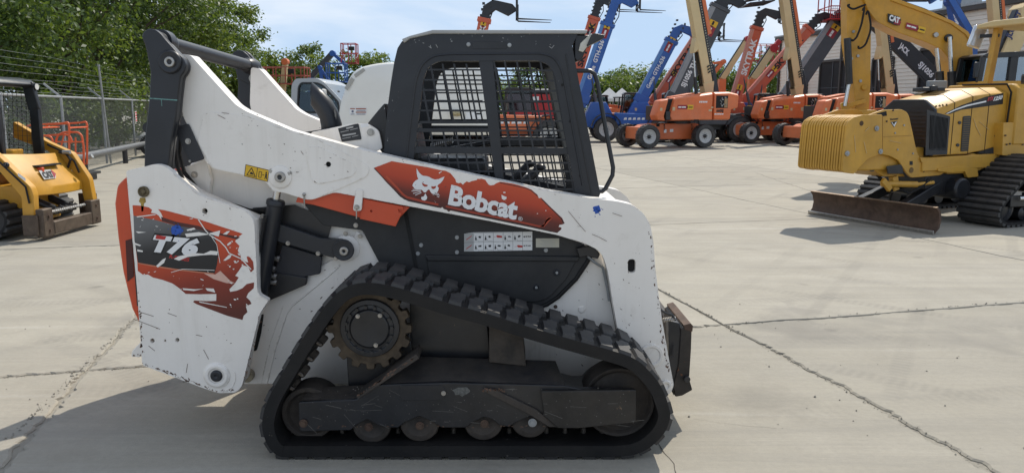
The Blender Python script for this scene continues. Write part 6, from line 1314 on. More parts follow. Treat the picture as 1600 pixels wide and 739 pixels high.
mb = MB(); mb.sheet([ft + nn_ * .047 + dxx * x + (a2 - a3).normalized() * z for x, z in ((-.02, -.02), (.22, -.02), (.27, .04), (.22, .11), (-.02, .11))]); mb.build('name_panel', GPRINT, cpl, smooth=0); mb = MB(); mb.sheet([ft + nn_ * .0495 + dxx * x + (a2 - a3).normalized() * z for x, z in ((.19, -.02), (.27, .04), (.22, .11), (.2, .05))]); mb.build('name_tail', MAROON, cpl, smooth=0)
# quick coupler: cheeks, beam
xb = P(60, 374, NY).x; CPL = mat('brown_worn_steel', (.075, .05, .036), .6, .3, var=.5, vs=10, dust=((.3, .24, .17), .35))
mb = MB()
for y0, y1, z0, z1 in ((NY - .02, NY + .20, .04, .40), (FY - .22, FY + .02, .04, .38), (NY + .20, FY - .22, .05, .22)): mb.box((xb + .05, (y0 + y1) / 2, (z0 + z1) / 2), (.10, y1 - y0 - .004, z1 - z0))
qc = mb.build('quick_coupler', CPL, yl, bevel=.015)
mb = MB(); mb.box((xb - .06, NY - .03, .2), (.2, .03, .26)); mb.box((xb - .08, FY + .03, .28), (.26, .03, .36)); mb.build('coupler_cheek', CPL, qc, bevel=.01)
mb = MB(); mb.tube([(xb + .02, NY + .22 + (FY - NY - .46) * k / 60, .33 + .012 * math.sin(k * 2.1)) for k in range(61)], .014, 6); mb.build('lock_chain', STEEL, qc); mb = MB()
for k in range(5): mb.tube([(xb - .1, NY + .4 + .12 * k, .28), (xb - .02, NY + .45 + .12 * k, .36 + .02 * (k % 2)), (xb + .02, NY + .5 + .12 * k, .30)], .018, 6)
mb.box((xb - .05, 10.28, .32), (.1, .5, .08)); mb.build('coupler_hose', BLACKF, qc)
mb = MB()
for y in (NY + .5, FY - .5): mb.cyl((xb - .5, y, .55), (xb - .06, y, .34), .05, n=12)
mb.build('tilt_cylinder', BLACKF, yl); mb = MB(); mb.box((xb - .55, 10.28, .42), (.5, .8, .5)); mb.build('front_body', CAT_Y, yl, bevel=.02)
mb = MB(); mb.box((xb - 1.25, 10.28, .75), (1.0, .86, .7)); mb.build('main_body', CAT_Y, yl, bevel=.02)
# cab
CB0, CB1 = 9.84, 10.72
def cabq(u, v, y): q = P(u, v, CB1); return Vector((q.x, y, q.z))
for y in (CB0 + .03, CB1 - .03):
    mb = MB(); mb.bar(cabq(46, 130, y), cabq(57, 172, y), .07, .15, up=(1, 0, 0)); mb.bar(cabq(57, 170, y), cabq(64, 246, y), .07, .13, up=(1, 0, 0)); mb.build('cab_post', BLACKF, yl, bevel=.012)
mb = MB(); mb.solid([cabq(u, v, CB0 - .03) for u, v in ((-140, 116), (30, 122), (48, 126), (55, 133), (50, 138), (30, 133), (-140, 128))], (0, CB1 - CB0 + .06, 0)); rf_ = mb.build('cab_roof', BLACKF, yl, bevel=.015)
for y in (CB0 + .02, CB1 - .02): p = cabq(53, 136, y); mb = MB(); mb.cyl(p, p + Vector((.05, 0, 0)), .045, .05, n=16); wl2 = mb.build('work_light', BLACKF, yl); mb = MB(); mb.cyl(p + Vector((.05, 0, 0)), p + Vector((.055, 0, 0)), .042, n=16); mb.build('lens', mat('clear_lens', (.7, .7, .66), .15, var=.1, coat=.6), wl2)
mb = MB(); mb.solid([cabq(u, v, CB0 + .01) for u, v in ((-140, 128), (44, 133), (57, 172), (61, 235), (-140, 235))], (0, .008, 0)); mb.build('side_glass', GLASS, yl, smooth=0)
mb = MB()
for k in range(26): u = -120 + k * 7; mb.bar(cabq(u, 134, CB1 - .02), cabq(u + 4, 246, CB1 - .02), .004, .006, up=(0, 1, 0))
for k in range(15): v = 138 + k * 7.5; mb.bar(cabq(-120, v - 8, CB1 - .015), cabq(58, v, CB1 - .015), .004, .006, up=(0, 1, 0))
mb.build('side_mesh', BLACKF, yl, smooth=0)
mb = MB(); mb.box(cabq(-15, 246, 10.28), (.7, .6, .2)); mb.box(cabq(-40, 205, 10.28), (.16, .5, .8)); mb.build('seat', BLACKF, yl, bevel=.06); mb = MB(); mb.tube([cabq(20, 245, 10.0), cabq(30, 222, 10.0), cabq(40, 212, 10.0)], .03, 8); mb.tube([cabq(16, 172, 10.02), cabq(24, 186, 10.02), cabq(20, 202, 10.02), cabq(4, 210, 10.02)], .035, 8); mb.build('control_lever', BLACKF, yl)
mb = MB(); mb.box(cabq(59, 228, CB0 - .03), (.12, .10, .16)); mb.box(cabq(62, 178, CB0 - .02), (.06, .08, .1)); mb.build('door_hinge', BLACKF, yl, bevel=.02)
mb = MB(); mb.box(cabq(-70, 200, 10.28), (.06, .84, 1.0)); mb.build('cab_rear_wall', BLACKF, yl); mb = MB(); mb.box(cabq(10, 256, 10.28), (.9, .84, .16)); mb.box(cabq(30, 240, CB0 + .12), (.3, .16, .4)); mb.build('cab_floor', BLACKF, yl, bevel=.02)
mb = MB(); mb.bar(cabq(-140, 128, CB0 + .03), cabq(-140, 260, CB0 + .03), .1, .1, up=(1, 0, 0)); mb.build('rear_post', BLACKF, yl)
tpth = [(-8.35, 0), (-8.6, .12), (-8.66, .35), (-8.3, .62), (-7.9, .66), (-6.6, .52), (-6.34, .42), (-6.26, .28), (-6.34, .1), (-6.55, 0)]
TT = lambda x, y, z: Vector((x, y, z))
for y0, y1 in ((NY - .08, NY + .30), (FY - .3, FY + .08)):
    crawler(yl, TT, tpth, y0, y1, 44, .028, .07, .035)
    mb = MB()
    for x, r in ((-6.5, .19), (-6.85, .12), (-7.2, .12), (-7.6, .12), (-8.35, .2)): mb.lathe([(.04, .0), (r * .7, .01), (r, .0), (r, .3)], (x, y0 + .03, r + .07), (0, 1, 0), 20)
    mb.build('track_wheel', BLACKF, yl); mb = MB(); mb.bar((-6.6, y0 + .02, .30), (-8.3, y0 + .02, .34), .05, .2); mb.build('track_frame', BLACKF, yl, bevel=.01)

# fittings of the loader
for u, v, r in ((44, 345, .05), (10, 258, .035), (-20, 236, .03)): p = P(u, v, NY); mb = MB(); mb.cyl(p - Vector((0, .025, 0)), p + Vector((0, .01, 0)), r, n=16); mb.cyl(p - Vector((0, .04, 0)), p, r * .5, n=10); mb.build('arm_pin', BLACKF, yl, bevel=.004)
mb = MB(); mb.tube([P(*q, NY - .02) for q in ((-60, 212), (0, 254), (40, 292), (46, 318))], .012, 6); mb.tube([P(*q, FY - .14) for q in ((74, 226), (100, 238), (116, 252), (124, 270))], .014, 6); mb.tube([P(*q, FY - .16) for q in ((92, 238), (104, 241), (110, 250), (106, 262))], .018, 6); mb.build('hydraulic_hose', RUBBER2, yl)
mb = MB(); p = P(104, 238, FY - .16); mb.cyl(p - Vector((.05, 0, 0)), p + Vector((.05, 0, 0)), .028, n=10); mb.cyl(P(140, 246, FY - .05), P(140, 246, FY - .05) + Vector((.04, 0, .02)), .03, n=10); mb.build('hose_coupling', GALV, yl)
mb = MB(); q = P(72, 258, 10.3); mb.box(q, (.12, .5, .02)); mb.build('hood_vent', DARK, cpl, smooth=0)
mb = MB(); mb.box(P(63, 270, 10.1), (.09, .05, .14)); mb.build('safety_latch', ORANGER, yl, bevel=.01)
mb = MB(); q = P(52, 282, NY - .002); mb.sheet([P(u, v, NY - .003) for u, v in ((28, 270), (40, 279), (40, 284), (28, 275))]); mb.build('small_label', WPRINT, yl, smooth=0)
for y in (NY + .1, FY - .1):
    for z in (.12, .3): mb = MB(); mb.cyl((xb + .1, y, z), (xb + .115, y, z), .018, n=8); mb.build('bolt', RUSTY, qc, smooth=0)
# ================================================================== BOOM LIFTS
def wheel_mesh(R, w, rim_m, knobs=22, lug=.035):
    """tyre, rim and hub meshes; axis along y, outer face at y = +w/2"""
    t = MB(); t.lathe([(R * .60, w * .40), (R * .66, w * .49), (R * .82, w * .5), (R * .93, w * .46), (R * .955, w * .40), (R * .955, -w * .40), (R * .93, -w * .46), (R * .82, -w * .5), (R * .66, -w * .49), (R * .60, -w * .40)], (0, 0, 0), (0, 1, 0), 32, caps=False)
    for k in range(knobs):
        for s in (1, -1):
            a = 2 * PI * (k + (.5 if s < 0 else 0)) / knobs; c, q = math.cos(a), math.sin(a); tg = Vector((-q, 0, c)); rd = Vector((c, 0, q)); o = rd * R * .95; hw = 2 * PI * R / knobs * .30
            y0, y1 = s * w * .02, s * w * .50
            lo = [o - tg * hw + Vector((0, y0, 0)), o + tg * hw + Vector((0, y0, 0)), o + tg * hw * 1.2 + Vector((0, y1, 0)) - rd * .06, o - tg * hw * .6 + Vector((0, y1, 0)) - rd * .06]
            hi = [p + rd * (R * .05 + (.0 if i < 2 else .035)) for i, p in enumerate(lo)]
            t.add(lo + hi, [(4, 5, 6, 7), (0, 1, 5, 4), (1, 2, 6, 5), (2, 3, 7, 6), (3, 0, 4, 7)])
    r = MB(); r.lathe([(R * .60, w * .40), (R * .58, w * .44), (R * .54, w * .42), (R * .50, w * .36), (R * .42, w * .30), (R * .38, w * .28), (.001, w * .27)], (0, 0, 0), (0, 1, 0), 28, caps=False)
    h = MB(); h.lathe([(R * .17, w * .25), (R * .16, w * .36), (R * .10, w * .40), (.001, w * .40)], (0, 0, 0), (0, 1, 0), 16)
    for k in range(8): a = 2 * PI * k / 8; h.cyl((R * .25 * math.cos(a), w * .25, R * .25 * math.sin(a)), (R * .25 * math.cos(a), w * .29, R * .25 * math.sin(a)), R * .03, n=6)
    return t.mesh('tyre', RUBBER, smooth=30), r.mesh('rim', rim_m, smooth=30), h.mesh('hub', BLACKF, smooth=30)
def add_wheel(parent, ms, loc, outer, steer=0.0):
    M_ = Matrix.Translation(loc) @ Matrix.Rotation(steer + (0 if outer > 0 else PI), 4, 'Z'); w = inst('tyre', ms[0], parent, M_)
    for nm, me in (('rim', ms[1]), ('hub', ms[2])): o = bpy.data.objects.new(nm, me); COL.objects.link(o); o.parent = w
    return w
JW = wheel_mesh(.50, .38, RIMG)
def jpx(u, v): return (.0287 * (1060 - u), 1.65 + (169 - v) * .0273)       # photo pixel of the nearest lift -> its own side plane
def make_boom_lift(text='660SJ', lab='', elev_dx=.97, boom_h=5.4, group='orange boom lifts parked in a row'):
    """local frame: x to the steering end, y to the side facing the yard"""
    r = thing('boom_lift', lab, 'boom lift', (0, 0, 0), group)
    mb = MB(); mb.solid([(x, -.40, z) for x, z in ((2.0, .36), (2.05, .80), (1.75, .96), (1.2, 1.02), (-.6, 1.02), (-.95, .92), (-.95, .34))], (0, .8, 0)); mb.build('chassis', JLG_O, r, bevel=.03)
    mb = MB(); mb.bar((1.95, -.82, .62), (1.95, .82, .62), .30, .50, up=(0, 0, 1)); mb.build('front_axle', JLG_O, r, bevel=.02); mb = MB(); mb.bar((-.66, -.82, .52), (-.66, .82, .52), .25, .28); mb.build('rear_axle', BLACKF, r, bevel=.02)
    mb = MB(); mb.cyl((0, 0, 1.0), (0, 0, 1.16), .52, n=24); mb.build('slew_ring', BLACKF, r)
    for x, y in ((1.95, .95), (1.95, -.95), (-.66, .95), (-.66, -.95)): add_wheel(r, JW, Vector((x, y, .5)), y)
    for s in (1, -1):
        yo, yi = 1.12 * s, .55 * s
        def hood(name, pts, inset=.14):
            secs = []; cx = sum(p[0] for p in pts) / len(pts); cz = sum(p[1] for p in pts) / len(pts)
            for y, k in ((yi, 1.0), (yo - inset * s * .9, 1.0), (yo, .90)): secs.append([Vector((cx + (x - cx) * (1 if k == 1 else .955), y, cz + (z - cz) * k + (0 if k == 1 else -.02))) for x, z in pts])
            mb = MB(); loft(mb, secs); return mb.build(name, JLG_O, r, bevel=.03)
        if s > 0: cw = hood('counterweight', [jpx(*p) for p in ((1001, 180), (1008, 158), (1020.5, 155), (1014, 181), (1016, 188), (1004, 187))], .06)
        hd = hood('engine_hood' if s > 0 else 'tank_hood', [jpx(*p) for p in (((1030, 154), (1094, 145), (1094.5, 187), (1026, 188), (1023, 180)) if s > 0 else ((1058, 151), (1094, 145), (1094.5, 187), (1055, 188), (1054, 180)))])
        rp_ = hood('rear_hood', [jpx(*p) for p in ((1095, 145), (1121, 144.3), (1137, 147.6), (1136, 168), (1124.6, 171), (1123, 187), (1095, 187))])
        if s > 0:
            mb = MB(); q4 = [jpx(*p) for p in ((1012, 157), (1036, 154.5), (1034, 187), (1010, 187))]; mb.solid([Vector((x, .3, z)) for x, z in q4], (0, .68, 0)); mb.build('dark_slot', DARK, r, smooth=0)
            mb = MB(); x0, _z = jpx(1021, 183); mb.box((x0, 1.02, 1.34), (.22, .16, .36)); mb.build('air_duct', BLACKF, r, bevel=.03)
        mb = MB(); a = jpx(1098, 150); b = jpx(1118, 169); mb.box(((a[0] + b[0]) / 2, yo - .005 * s, (a[1] + b[1]) / 2), (abs(a[0] - b[0]), .02, abs(a[1] - b[1]))); op = mb.build('open_bay', DARK, rp_, bevel=.004)
        mb = MB(); random.seed(5)
        for k in range(16): mb.box((random.uniform(b[0] + .06, a[0] - .2), yo + .012 * s, random.uniform(b[1] + .06, a[1] - .06)), (random.uniform(.02, .06), .02, random.uniform(.02, .05)), mi=0)
        mb.build('bay_fitting', GPRINT, op, smooth=0); mb = MB(); mb.box((b[0] + .10, yo + .012 * s, (a[1] + b[1]) / 2 - .05), (.15, .02, .38)); mb.build('bay_tank', mat('tan_tank', (.36, .24, .12), .6), op, bevel=.006)
        # lettering and stickers on the outer face
        e = Vector((0, .012 * s, 0)); X = Vector((-s, 0, 0)); Z = Vector((0, 0, 1)); yo2 = yo + .002 * s
        o_ = Vector((jpx(1035 if s > 0 else 1060, 0)[0], yo2, 1.60)); sticker(hd, o_, X * .74, Z * .18, (0, s, 0))
        mb = MB(); o_ = Vector((jpx(1099 if s > 0 else 1113, 0)[0], yo2 + .004 * s, 1.49)); text_len(mb, text, o_, X, Z, .115, bold=.05); mb.build('model_print', INK, rp_, smooth=0)
        mb = MB(); o_ = Vector((jpx(1096 if s > 0 else 1112, 0)[0], yo2 + .004 * s, 1.38)); 
        for k in range(5): mb.sheet([o_ + X * (.09 * k), o_ + X * (.09 * k + .07), o_ + X * (.09 * k + .08) + Z * .05, o_ + X * (.09 * k + .01) + Z * .05])
        o_ = Vector((jpx(1070 if s > 0 else 1084, 0)[0], yo2 + .004 * s, 1.87))
        for k in range(5): mb.sheet([o_ + X * (.08 * k), o_ + X * (.08 * k + .06), o_ + X * (.08 * k + .07) + Z * .07, o_ + X * (.08 * k + .01) + Z * .07])
        mb.build('white_print', WPRINT, rp_, smooth=0)
        mb = MB()
        for uu, zz, ww, hh in ((1029, 1.62, .12, .14), (1009, 1.60, .10, .12), (1089, 1.56, .16, .08), (1092, 1.68, .10, .06)): mb.box((jpx(uu, 0)[0], yo2, zz), (ww, .012, hh))
        mb.build('small_label', mat('cream_label', (.55, .42, .25), .5), hd, smooth=0); mb = MB(); mb.box((jpx(1067, 0)[0], yo - .02 * s, 1.15), (.22, .03, .07)); mb.build('latch', DARK, hd, smooth=0)
    mb = MB(); mb.box((-.3, 0, 1.45), (3.2, 1.06, .6)); mb.build('turret_frame', mat('dark_turret_paint', (.05, .045, .04), .6), r, bevel=.02)
    # boom
    base = Vector((-1.42, 0, 2.2)); d = Vector((elev_dx, 0, 3.85)).normalized(); bk = Vector((-d.z, 0, d.x)); tip = base + d * boom_h
    mb = MB(); mb.bar(base - d * .3, tip, .34, .42, up=bk, w1=.32, h1=.38); bm_ = mb.build('main_boom', CREAM, r, bevel=.015)
    mb = MB(); mb.bar(base + d * .1, base + d * .55, .40, .52, up=bk); mb.solid([base + d * 2.0 + bk * .20 * -1 + Vector((0, -.18, 0)), base + d * 2.5 - bk * .21 + Vector((0, -.18, 0)), base + d * 2.05 - bk * .42 + Vector((0, -.18, 0)), base + d * 1.9 - bk * .42 + Vector((0, -.18, 0))], (0, .36, 0)); mb.build('boom_bracket', CREAM, bm_, bevel=.012)
    mb = MB(); mb.bar(base + d * .55 + bk * .30, tip + bk * .30, .26, .17, up=bk); tr_ = mb.build('cable_track', BLACKP, bm_, bevel=.01)
    mb = MB(); n = int(boom_h / .11)
    for k in range(n): q = base + d * (.6 + .11 * k) + bk * .30; mb.box(q + Vector((0, .135, 0)), (.045, .02, .05)); mb.box(q + bk * .095, (.03, .2, .05))
    mb.build('track_link', mat('pale_chain_link', (.36, .34, .28), .55, var=.3), tr_, smooth=0)
    mb = MB(); mb.bar(base + d * 2.5 + bk * .50, tip + bk * .46 + d * .6, .26, .18, up=bk); mb.build('tower_boom', JLG_O, bm_, bevel=.012)
    mb = MB(); mb.bar(base + d * 0.0 + bk * .30 - Vector((0, 0, .3)), base + d * 1.25 + bk * .42, .5, .34, up=bk, w1=.3, h1=.12); mb.build('boom_boot', BLACKP, bm_, bevel=.05)
    mb = MB(); o_ = base + d * .95 + Vector((0, .20, 0)) + bk * .05
    for k in range(3): mb.bar(o_ + d * (.12 * k), o_ + d * (.12 * k + .05) + bk * .12, .01, .06, up=d)
    mb.build('maker_print', INK, bm_, smooth=0)
    mb = MB()
    for k in range(4): y = -.12 + .08 * k; mb.tube([base + Vector((.5, y, -.3)), base + Vector((.1, y, .05 + .03 * k)), base + d * .5 - bk * .28 + Vector((0, y, 0)), base + d * 1.2 - bk * .24 + Vector((0, y, 0)), base + d * 1.9 - bk * .23 + Vector((0, y, 0))], .018, 6)
    mb.build('hydraulic_hose', RUBBER2, bm_)
    for x in (-.4, .9): mb = MB(); mb.tube([Vector((x, .41, .98)), Vector((x, .45, .9)), Vector((x, .45, .80)), Vector((x, .41, .74))], .014, 5); mb.build('tie_down_ring', BLACKF, r)
    mb = MB(); mb.box((.55, .405, .72), (.16, .012, .12)); mb.box((.85, .405, .70), (.12, .012, .14)); mb.build('small_label', WPRINT, r, smooth=0); mb = MB(); mb.box((1.2, .41, .95), (.14, .02, .12)); mb.build('frame_opening', DARK, r, smooth=0)
    cy0, cy1 = base + Vector((.62, .08, -.25)), base + d * 2.0 - bk * .34; mb = MB(); mb.cyl(cy0, cy0.lerp(cy1, .48), .075, n=14); cyl_ = mb.build('lift_cylinder', BLACKF, r); mb = MB(); mb.cyl(cy0.lerp(cy1, .45), cy1, .038, n=12); mb.build('cylinder_rod', CHROME, cyl_)
    mb = MB(); mb.cyl(base + Vector((-.25, .5, -.15)), base + Vector((-.25, .5, 0)), .07, n=12); mb.build('beacon', mat('amber_lamp', (.6, .16, .01), .3, coat=.5), r, bevel=.02)
    return r
HD = Vector((-.95, -.31, 0)).normalized(); HANG = math.atan2(HD.y, HD.x)
LIFT0 = Vector((7.13, 33.5, 0))
def set_at(o, loc, ang): o.location = loc; o.rotation_euler = (0, 0, ang); ORG[o.name] = Vector(loc)
lift = make_boom_lift(lab='orange boom lift nearest the white loader, its four tyres in full view', boom_h=6.2)
l2 = copy_tree(lift); l2['label'] = 'second orange boom lift, its rear covered by the next lift'
l3 = copy_tree(lift); l3['label'] = 'orange boom lift partly hidden behind the excavator stick and yellow front weights'
l4 = copy_tree(lift); l4['label'] = 'orange boom lift seen only as a strip between the stick and the trencher bonnet'
l5 = copy_tree(lift); l5['label'] = 'boom lift whose cream boom rises behind the trencher canopy'
set_at(lift, LIFT0, HANG); set_at(l2, LIFT0 + Vector((5.7, 5.0, 0)), HANG); set_at(l3, LIFT0 + Vector((7.2, 1.2, 0)), HANG); set_at(l4, LIFT0 + Vector((9.8, 4.2, 0)), HANG); set_at(l5, LIFT0 + Vector((14.6, 3.2, 0)), HANG)
# ================================================================== TELEHANDLERS
TW = wheel_mesh(.62, .42, RIMG, 20)
def telehandler(label, Y, piv, tip, wpx, bodym, boomm, text=None, textm=None, tfrac=(.35, .8), sec=.30, head='forks', facing=1, ext=1.6, lightface=None, group='raised telehandlers behind the boom lifts', stick_at=.88, inner=None, bold=.04, off=1.75):
    """boom from photo pixel piv to tip on the plane Y; the machine stands under it"""
    p0, p1 = P(*piv, Y), P(*tip, Y); d = (p1 - p0).normalized(); wd = wpx / F * (Y * .98); zb = 1.75
    foot = p0 + d * ((zb - p0.z) / d.z); f = facing; rx = foot.x + off * f
    r = thing('telehandler', label, 'telehandler', (rx, Y, 0), group); B_ = lambda x, y, z: Vector((rx + f * x, Y + y, z))
    up = Vector((-d.z, 0, d.x)) * f; up = up if up.z > 0 else -up
    mb = MB(); mb.bar(foot, p1, sec, wd, up=up); bm_ = mb.build('boom', boomm, r, bevel=.02)
    if lightface:
        mb = MB(); a, b = foot + up * wd * .36 - Vector((0, sec / 2 + .004, 0)), p1 + up * wd * .36 - Vector((0, sec / 2 + .004, 0)); mb.bar(a, b, .008, wd * .26, up=up); mb.build('boom_flange', lightface, bm_, smooth=0)  # no flange: the boom's lit top face painted as a side strip
    mb = MB(); mb.bar(p1 - d * .12, p1 + d * .05, sec + .08, wd + .10, up=up); mb.bar(foot + d * .2, foot + d * .6, sec + .1, wd + .14, up=up); mb.build('boom_collar', boomm, bm_, bevel=.015)
    im = inner or BLACKP; p2 = p1 + d * ext; mb = MB(); mb.bar(p1, p2, sec * .72, wd * .66, up=up); inn = mb.build('inner_boom', im, bm_, bevel=.012)
    mb = MB()
    for k in range(5): q = p1 + d * (.12 + k * .22); mb.box(q + up * wd * .36, (.10, sec * .5, .08)); mb.box(q - up * wd * .36 - Vector((0, .05, 0)), (.07, sec * .4, .10))
    mb.tube([p1 - up * wd * .45, p1 + d * .5 - up * wd * .62, p2 - up * wd * .4], .025, 6); mb.build('boom_hose', BLACKF, inn, smooth=0)
    if head:
        F_ = Vector((f, 0, 0)); q = p2
        mb = MB(); mb.solid([q - d * .3 - up * wd * .3, q + up * wd * .4, q + up * wd * .3 + d * .25 + F_ * .3, q + F_ * .95 + Vector((0, 0, .12)), q + F_ * 1.15 + Vector((0, 0, -.10)), q + F_ * .8 + Vector((0, 0, -.32)), q + F_ * .35 - d * .1], (0, sec * .6, 0)); mb.v = [(x, y - sec * .3, z) for x, y, z in mb.v]; hd_ = mb.build('boom_head', im, bm_, bevel=.02)
        c = q + F_ * 1.12 + Vector((0, 0, -.08))
        if head == 'forks':
            mb = MB()
            for y in (-.5, .5): mb.bar(c + Vector((0, y, .45)), c + Vector((0, y, -.35)), .08, .08, up=F_)
            for z in (.42, -.2): mb.bar(c + Vector((0, -.65, z)), c + Vector((0, .65, z)), .06, .10)
            cg = mb.build('fork_carriage', BLACKF, hd_, smooth=0)
            for y in (-.42, .42): mb = MB(); a = c + Vector((0, y, -.38)) + F_ * .04; mb.bar(a + Vector((0, 0, .5)), a, .12, .05, up=F_); mb.bar(a, a + F_ * 1.25 - Vector((0, 0, .05)), .12, .05, w1=.08, h1=.015); mb.build('fork', BLACKP, cg, smooth=0)
        if head == 'platform':
            mb = MB(); o_ = c + Vector((0, 0, -.1))
            for z in (0, .22): mb.bar(o_ + Vector((0, -.9, z)), o_ + Vector((0, .9, z)), .06, .06); mb.bar(o_ + F_ * 1.1 + Vector((0, -.9, z + .12)), o_ + F_ * 1.1 + Vector((0, .9, z + .12)), .06, .06)
            for k in range(9): y = -.9 + .225 * k; mb.bar(o_ + Vector((0, y, 0)), o_ + F_ * 1.1 + Vector((0, y, .12)), .05, .05); mb.bar(o_ + Vector((0, y, .22)), o_ + F_ * 1.1 + Vector((0, -y * .3, .34)), .03, .03)
            for x in (.85, 1.1):
                for y in (-.7, .7): mb.bar(o_ + F_ * x + Vector((0, y, .3)), o_ + F_ * (x + .22) + Vector((0, y, .95)), .05, .05)
            mb.build('truss_platform', BLACKP, hd_, smooth=0)
    if text:
        a = foot.lerp(p1, tfrac[0]); b = foot.lerp(p1, tfrac[1]); y = -sec / 2 - .012; dx = (b - a); upp = up
        if dx.x < 0: a, dx = b, -dx; 
        if upp.z < 0: upp = -upp
        upv = Vector((-dx.z, 0, dx.x)).normalized(); upv = upv if upv.z > 0 else -upv
        vs_, fs, asp = text2d(text, bold=bold); h = min(wd * .52, dx.length / asp)
        mb = MB(); o_ = a + Vector((0, y, 0)) - upv * h * .5; text3(mb, text, o_, dx, upv * h, bold=bold); mb.build('name_print', textm or WPRINT, bm_, smooth=0)
    a = foot.lerp(p1, stick_at - .1); dx = d * .75; sticker(bm_, a + Vector((0, -sec / 2 - .008, 0)) - up * wd * .25, dx, up * wd * .5, (0, -1, 0), 'boom_sticker')
    # lift cylinder, chassis, engine pod, cab, wheels
    mb = MB(); c0 = foot + Vector((f * .95, -.3, -.45)); c1 = foot + d * 1.7 + Vector((0, -.1, 0)); mb.cyl(c0, c0.lerp(c1, .55), .075, n=12); mb.cyl(c0.lerp(c1, .5), c1, .04, n=10); mb.build('lift_cylinder', GREYB, r)
    mb = MB(); mb.solid([B_(x, -.45, z) for x, z in ((-2.3, .75), (-2.3, 1.35), (-2.0, 1.95), (-1.3, 1.95), (-.9, 1.25), (2.1, 1.2), (2.35, 1.0), (2.35, .62), (-1.6, .58))], (0, .9, 0)); mb.build('chassis', bodym, r, bevel=.03)
    mb = MB(); mb.solid([B_(x, -1.12, z) for x, z in ((-.9, .85), (-.9, 1.42), (1.3, 1.36), (1.55, 1.2), (1.55, .85))], (0, .62, 0)); pod = mb.build('engine_pod', bodym, r, bevel=.04)
    mb = MB(); o_ = B_(-.5 if f > 0 else .9, -1.126, 1.08)
    for k in range(5): mb.sheet([o_ + Vector((.22 * k, 0, 0)), o_ + Vector((.22 * k + .16, 0, .01)), o_ + Vector((.22 * k + .14, 0, .12)), o_ + Vector((.22 * k + .02, 0, .10))])
    mb.build('pod_print', WPRINT, pod, smooth=0)
    mb = MB()
    for x in (-1.35, 1.35):
        for s in (-1, 1):
            arc = [B_(x + .74 * math.cos(t), s * 1.02, .66 + .74 * math.sin(t)) for t in np.linspace(.15, PI - .15, 9)]
            for a, b in zip(arc, arc[1:]): mb.bar(a, b, .44, .04, up=((a + b) / 2 - B_(x, s * 1.02, .66)))
    mb.build('mudguard', BLACKF, r, smooth=0)['kind'] = 'stuff'
    mb = MB(); cx = .25
    for x0, x1, s in ((-.62, -.5, .42), (.55, .42, .42), (-.62, -.5, 1.12), (.7, .42, 1.12)): mb.bar(B_(cx + x0, s, 1.2), B_(cx + x1, s, 2.36), .08, .08, up=(f, 0, 0))
    mb.solid([B_(cx + x, .36, z) for x, z in ((-.6, 2.34), (-.5, 2.44), (.42, 2.44), (.56, 2.34))], (0, .82, 0)); cb_ = mb.build('cab_frame', BLACKF, r, bevel=.02)
    mb = MB(); mb.box(B_(cx, .77, 1.15), (1.2, .74, .5)); mb.box(B_(cx - .3, .77, 1.6), (.2, .5, .7)); mb.build('cab_tub', BLACKF, cb_, bevel=.03); mb = MB(); mb.solid([B_(cx + x, .42, z) for x, z in ((-.55, 1.5), (-.45, 2.32), (.4, 2.32), (.5, 1.5))], (0, .01, 0)); mb.build('cab_glass', GLASSD, cb_, smooth=0)
    for x in (-1.35, 1.35):
        for s in (-1, 1): add_wheel_y(r, TW, B_(x, s * 1.02, .62), s)
    return r
def add_wheel_y(parent, ms, loc, s):
    M_ = Matrix.Translation(loc) @ Matrix.Rotation(PI if s < 0 else 0, 4, 'Z'); w = inst('tyre', ms[0], parent, M_)
    for nm, me in (('rim', ms[1]), ('hub', ms[2])): o = bpy.data.objects.new(nm, me); COL.objects.link(o); o.parent = w
LGREY = mat('lit_grey_boom_edge', (.28, .29, .30), .45, var=.1); LORANGE = mat('lit_orange_edge', (.60, .27, .20), .55, var=.1); DBLUE = mat('lit_blue_edge', (.10, .25, .55), .45, var=.1)  # paler copies of the boom paints, for their lit top faces
telehandler('orange telehandler seen through the cab window, its boom tip showing above the cab roof', 30, (731, 160), (757, 31), 17, JLG_O, SKY_O, 'SKYTRAK', WPRINT, (.55, .93), ext=.45)
telehandler('orange telehandler whose boom rises right behind the cab roof light', 47, (880, 188), (928.5, 28), 17, SKY_O, SKY_O, 'SKYTRAK', INK, (.45, .95), ext=.9, lightface=None)
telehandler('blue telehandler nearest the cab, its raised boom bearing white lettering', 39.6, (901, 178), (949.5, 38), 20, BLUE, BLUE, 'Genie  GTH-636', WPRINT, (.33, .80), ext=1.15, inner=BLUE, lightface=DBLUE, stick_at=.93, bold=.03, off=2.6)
telehandler('blue telehandler further back, its lower boom ending in a bent blue head', 40, (996, 166), (1049, 64), 18.5, BLUE, BLUE, 'Genie GTH-636', WPRINT, (.28, .76), ext=.55, inner=BLUE, lightface=DBLUE, stick_at=.93, bold=.03)
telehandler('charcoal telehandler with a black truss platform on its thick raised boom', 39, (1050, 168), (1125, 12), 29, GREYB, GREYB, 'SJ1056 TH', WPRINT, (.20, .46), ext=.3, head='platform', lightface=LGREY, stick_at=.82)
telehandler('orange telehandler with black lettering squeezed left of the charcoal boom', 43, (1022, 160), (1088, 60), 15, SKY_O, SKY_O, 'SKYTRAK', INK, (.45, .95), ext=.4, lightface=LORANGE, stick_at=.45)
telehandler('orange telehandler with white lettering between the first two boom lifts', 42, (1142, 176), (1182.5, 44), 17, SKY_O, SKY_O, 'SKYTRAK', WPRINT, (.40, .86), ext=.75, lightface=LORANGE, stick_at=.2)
telehandler('orange telehandler with its boom set low behind the second cream boom', 44, (1172, 150), (1264, 45), 17, BLUE, SKY_O, 'SKYTRAK', INK, (.50, .88), ext=.75, lightface=LORANGE, stick_at=.48)
